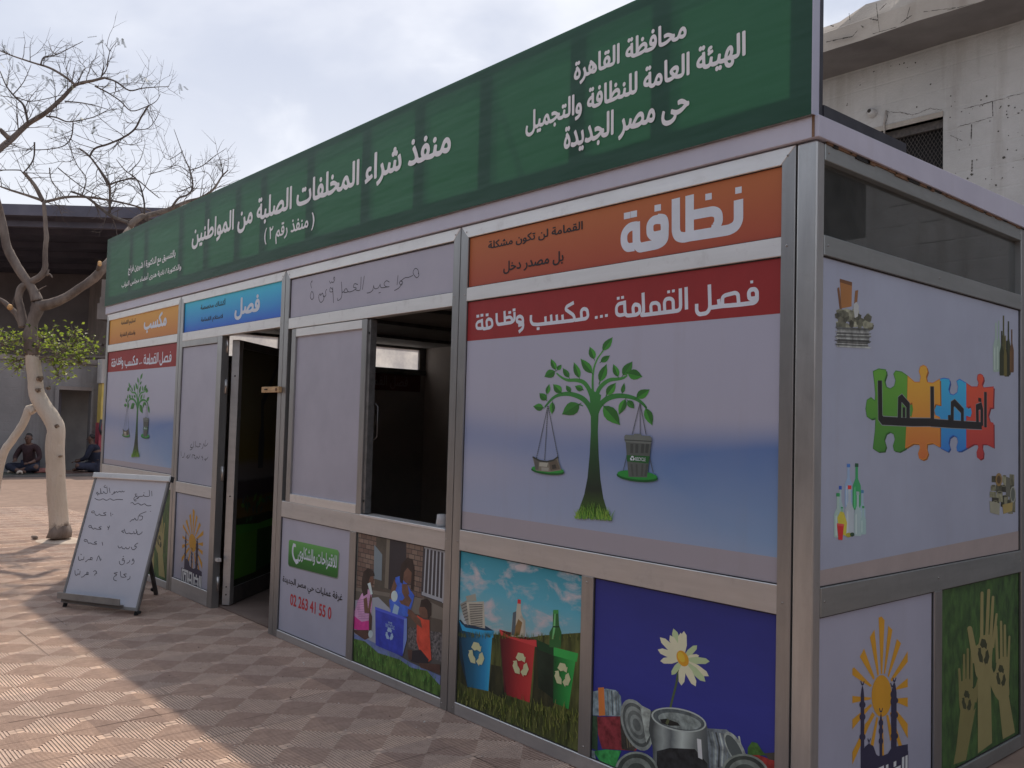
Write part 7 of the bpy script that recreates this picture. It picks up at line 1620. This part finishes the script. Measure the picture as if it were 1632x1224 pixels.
# few feathery leaves left on the crown
LG1 = noisy('grey_green_leaf', (0.045, 0.06, 0.035), (0.09, 0.11, 0.06), 12, 0.6)
m = MB()
spots = [((30, 280), 5), ((20, 420), 9), ((50, 370), 6), ((220, 355), 6), ((310, 395), 9), ((30, 470), 6), ((360, 525), 6), ((600, 350), 6), ((660, 360), 8), ((430, 570), 4), ((450, 510), 4), ((10, 600), 4), ((100, 420), 5), ((690, 368), 4)]
LP = [(at_depth(*F1(q), TD+rt.uniform(-.15, .15)), n_) for q, n_ in spots]+[(a, 3) for a, d in LEAFP[:30]]
for c0, n_ in LP:
    for _ in range(n_):
        a = c0+Vector((rt.uniform(-.06, .06), rt.uniform(-.06, .06), rt.uniform(-.04, .04))); d = Vector((rt.uniform(-1, 1), rt.uniform(-1, 1), rt.uniform(-.9, .1))).normalized(); s_ = d.cross(Vector((0, 0, 1))).normalized()
        for k in range(9):
            q = a+d*.011*k
            for sg in (1, -1):
                e_ = q+s_*sg*.016+d*.008; w_ = d*.0032
                m.add([q-w_, e_-w_*.4, e_+w_*.4, q+w_], [(0, 1, 2, 3)], LG1)
m.build('feathery_leaves', tree)

# leafy green shoots that spring from the trunk just under the fork
m = MB(); ml = MB()
LF = [noisy('bright_leaf', (0.16, 0.20, 0.04), (0.27, 0.31, 0.07), 12, 0.45), noisy('mid_leaf', (0.12, 0.17, 0.035), (0.19, 0.25, 0.055), 12, 0.45), noisy('dark_leaf', (0.035, 0.055, 0.016), (0.06, 0.085, 0.022), 12, 0.5)]
for lm in LF:
    nt = lm.node_tree; pb = nt.nodes['Principled BSDF']; src = pb.inputs['Base Color'].links[0].from_socket
    tl = N(nt, 'ShaderNodeBsdfTranslucent'); nt.links.new(mixc(nt, 1.0, src, (1.5, 1.6, 0.9), 'MULTIPLY'), tl.inputs[0])
    ms = N(nt, 'ShaderNodeMixShader'); ms.inputs[0].default_value = 0.55; nt.links.new(pb.outputs[0], ms.inputs[1]); nt.links.new(tl.outputs[0], ms.inputs[2]); nt.links.new(ms.outputs[0], nt.nodes['Material Output'].inputs[0])
SHOOT = [[(165, 470), (120, 430), (70, 400), (20, 380), (-20, 370)], [(165, 480), (110, 470), (50, 440), (0, 410)], [(160, 500), (120, 520), (80, 545)], [(185, 470), (240, 440), (270, 400), (260, 370)], [(185, 480), (260, 490), (310, 520), (330, 560)], [(190, 480), (270, 470), (340, 440), (390, 400), (380, 365)], [(200, 490), (300, 500), (380, 470), (440, 440), (480, 430)], [(260, 490), (330, 480), (390, 500), (420, 520)], [(230, 490), (290, 545), (300, 580)], [(190, 470), (200, 420), (210, 380)], [(150, 480), (90, 500), (60, 510)]]
for sp in SHOOT:
    dz = rt.uniform(-.25, .45); P = sm3(T3(F2, [(q[0], q[1], dz*i/(len(sp)-1)) for i, q in enumerate(sp)])); m.tube(P, [.010*(1-.8*i/(len(P)-1)) for i in range(len(P))], BARK, 5, False)
    for i in range(3, len(P)):
        for _ in range(13 if i > 6 else 6):
            c0 = P[i]+Vector((rt.gauss(0, .075), rt.gauss(0, .075), rt.gauss(.02, .06)))
            if rt.random() < .5: m.tube([P[i], c0], [.003, .0015], BARK, 3, False)
            d = Vector((rt.uniform(-1, 1), rt.uniform(-1, 1), rt.uniform(-.5, .8))).normalized(); s_ = d.cross(Vector((rt.uniform(-1, 1), rt.uniform(-1, 1), 1))).normalized(); L_ = rt.uniform(.03, .062); w_ = L_*.34
            mt = LF[0] if rt.random() < .42 else LF[1 if rt.random() < .6 else 2]
            up_ = s_.cross(d)*.006
            ml.add([c0, c0+d*L_*.45+s_*w_+up_, c0+d*L_, c0+d*L_*.45-s_*w_+up_], [(0, 1, 2), (0, 2, 3)], mt)
sh = m.build('leafy_shoots', tree); ml.build('leaves', sh)
# lime and soil ring at the foot
m = MB(); vs = [tuple(tbase+Vector((math.cos(t)*r_*(1+.12*math.sin(3*t+1)), math.sin(t)*r_*(1+.1*math.cos(2*t)), z))) for r_, z in ((.02, .03), (.14, .018), (.22, .008), (.28, .001)) for t in [2*math.pi*k/24 for k in range(24)]]
m.add(vs, [(i*24+k, i*24+(k+1) % 24, (i+1)*24+(k+1) % 24, (i+1)*24+k) for i in range(3) for k in range(24)], noisy('lime_splash', (0.40, 0.32, 0.26), (0.56, 0.48, 0.40), 7, 0.95, bs=0.5), True)
o = m.build('soil_patch'); tag(o, kind='structure')
m = MB(); q = tbase+Vector((-.32, -.2, 0))
m.hexa([q+Vector(v)*.6 for v in ((-.12, -.05, .012), (.13, -.06, .012), (.14, .03, .012), (-.1, .05, .012), (-.10, -.04, .06), (.12, -.05, .075), (.12, .02, .07), (-.09, .04, .055))], BARK)
o = m.build('broken_stone', None, bevel=.008); tag(o, 'flat broken stone lying at the foot of the whitewashed trunk', 'stone')

# ---- small things seen inside the kiosk window
CLR = noisy('dark_red_cloth', (0.075, 0.014, 0.018), (0.12, 0.024, 0.028), 9, 0.9)
def lump(c, r, seed, mat, name, label, cat, parent=None, squash=.8):
    rl = random.Random(seed); mm = bmesh.new(); bmesh.ops.create_icosphere(mm, subdivisions=3, radius=1)
    ph = [rl.uniform(0, 6) for _ in range(6)]
    for v in mm.verts:
        k = 1+.13*math.sin(4*v.co.x+ph[0])*math.sin(3*v.co.y+ph[1])+.10*math.sin(7*v.co.z+ph[2]+3*v.co.x)
        v.co = Vector((c[0]+v.co.x*r[0]*k, c[1]+v.co.y*r[1]*k, max(c[2]-r[2]*squash, c[2]+v.co.z*r[2]*k)))
    me = bpy.data.meshes.new(name); mm.to_mesh(me); mm.free()
    for p_ in me.polygons: p_.use_smooth = True
    o = link(name, me, parent, [mat]); 
    if label: tag(o, label, cat)
    return o
lump((-2.95, 2.4, 1.10), (.20, .22, .27), 4, CLR, 'figure_stand_in', 'dark red lump standing in for a dim figure inside the window', 'cloth')  # lump stands in for a dim figure low in the window
lump((-2.75, 2.45, 1.39), (.08, .09, .06), 5, noisy('pale_top', (.4, .38, .38), (.5, .48, .48), 8, .8), 'pale_top_lump', 'pale lump standing in for the whitish top of that figure', 'paper')
CUPM = noisy('cup_white', (.42, .41, .41), (.5, .49, .49), 8, .4)
m = MB(); c0 = Vector((-3.55, 2.35, .881)); m.tube([c0, c0+Vector((0, 0, .004)), c0+Vector((0, 0, .10))], [.03, .034, .042], CUPM, 14); o = m.build('cup'); tag(o, 'pale cup on the table behind the open window', 'cup')
m = MB(); m.box((-3.95, 2.2, .881), (-3.65, 2.42, .893), CUPM); o = m.build('paper_stack', None, bevel=.002); tag(o, 'flat stack of pale paper on the dark table', 'paper')
m = MB(); a = on_y(704, 833, .05); m.tube([(a.x, .055, .922), (a.x, .055, .935), (a.x, .055, .985)], [.028, .036, .030], CUPM, 12); o = m.build('jar'); tag(o, 'small white jar standing on the window sill', 'jar')
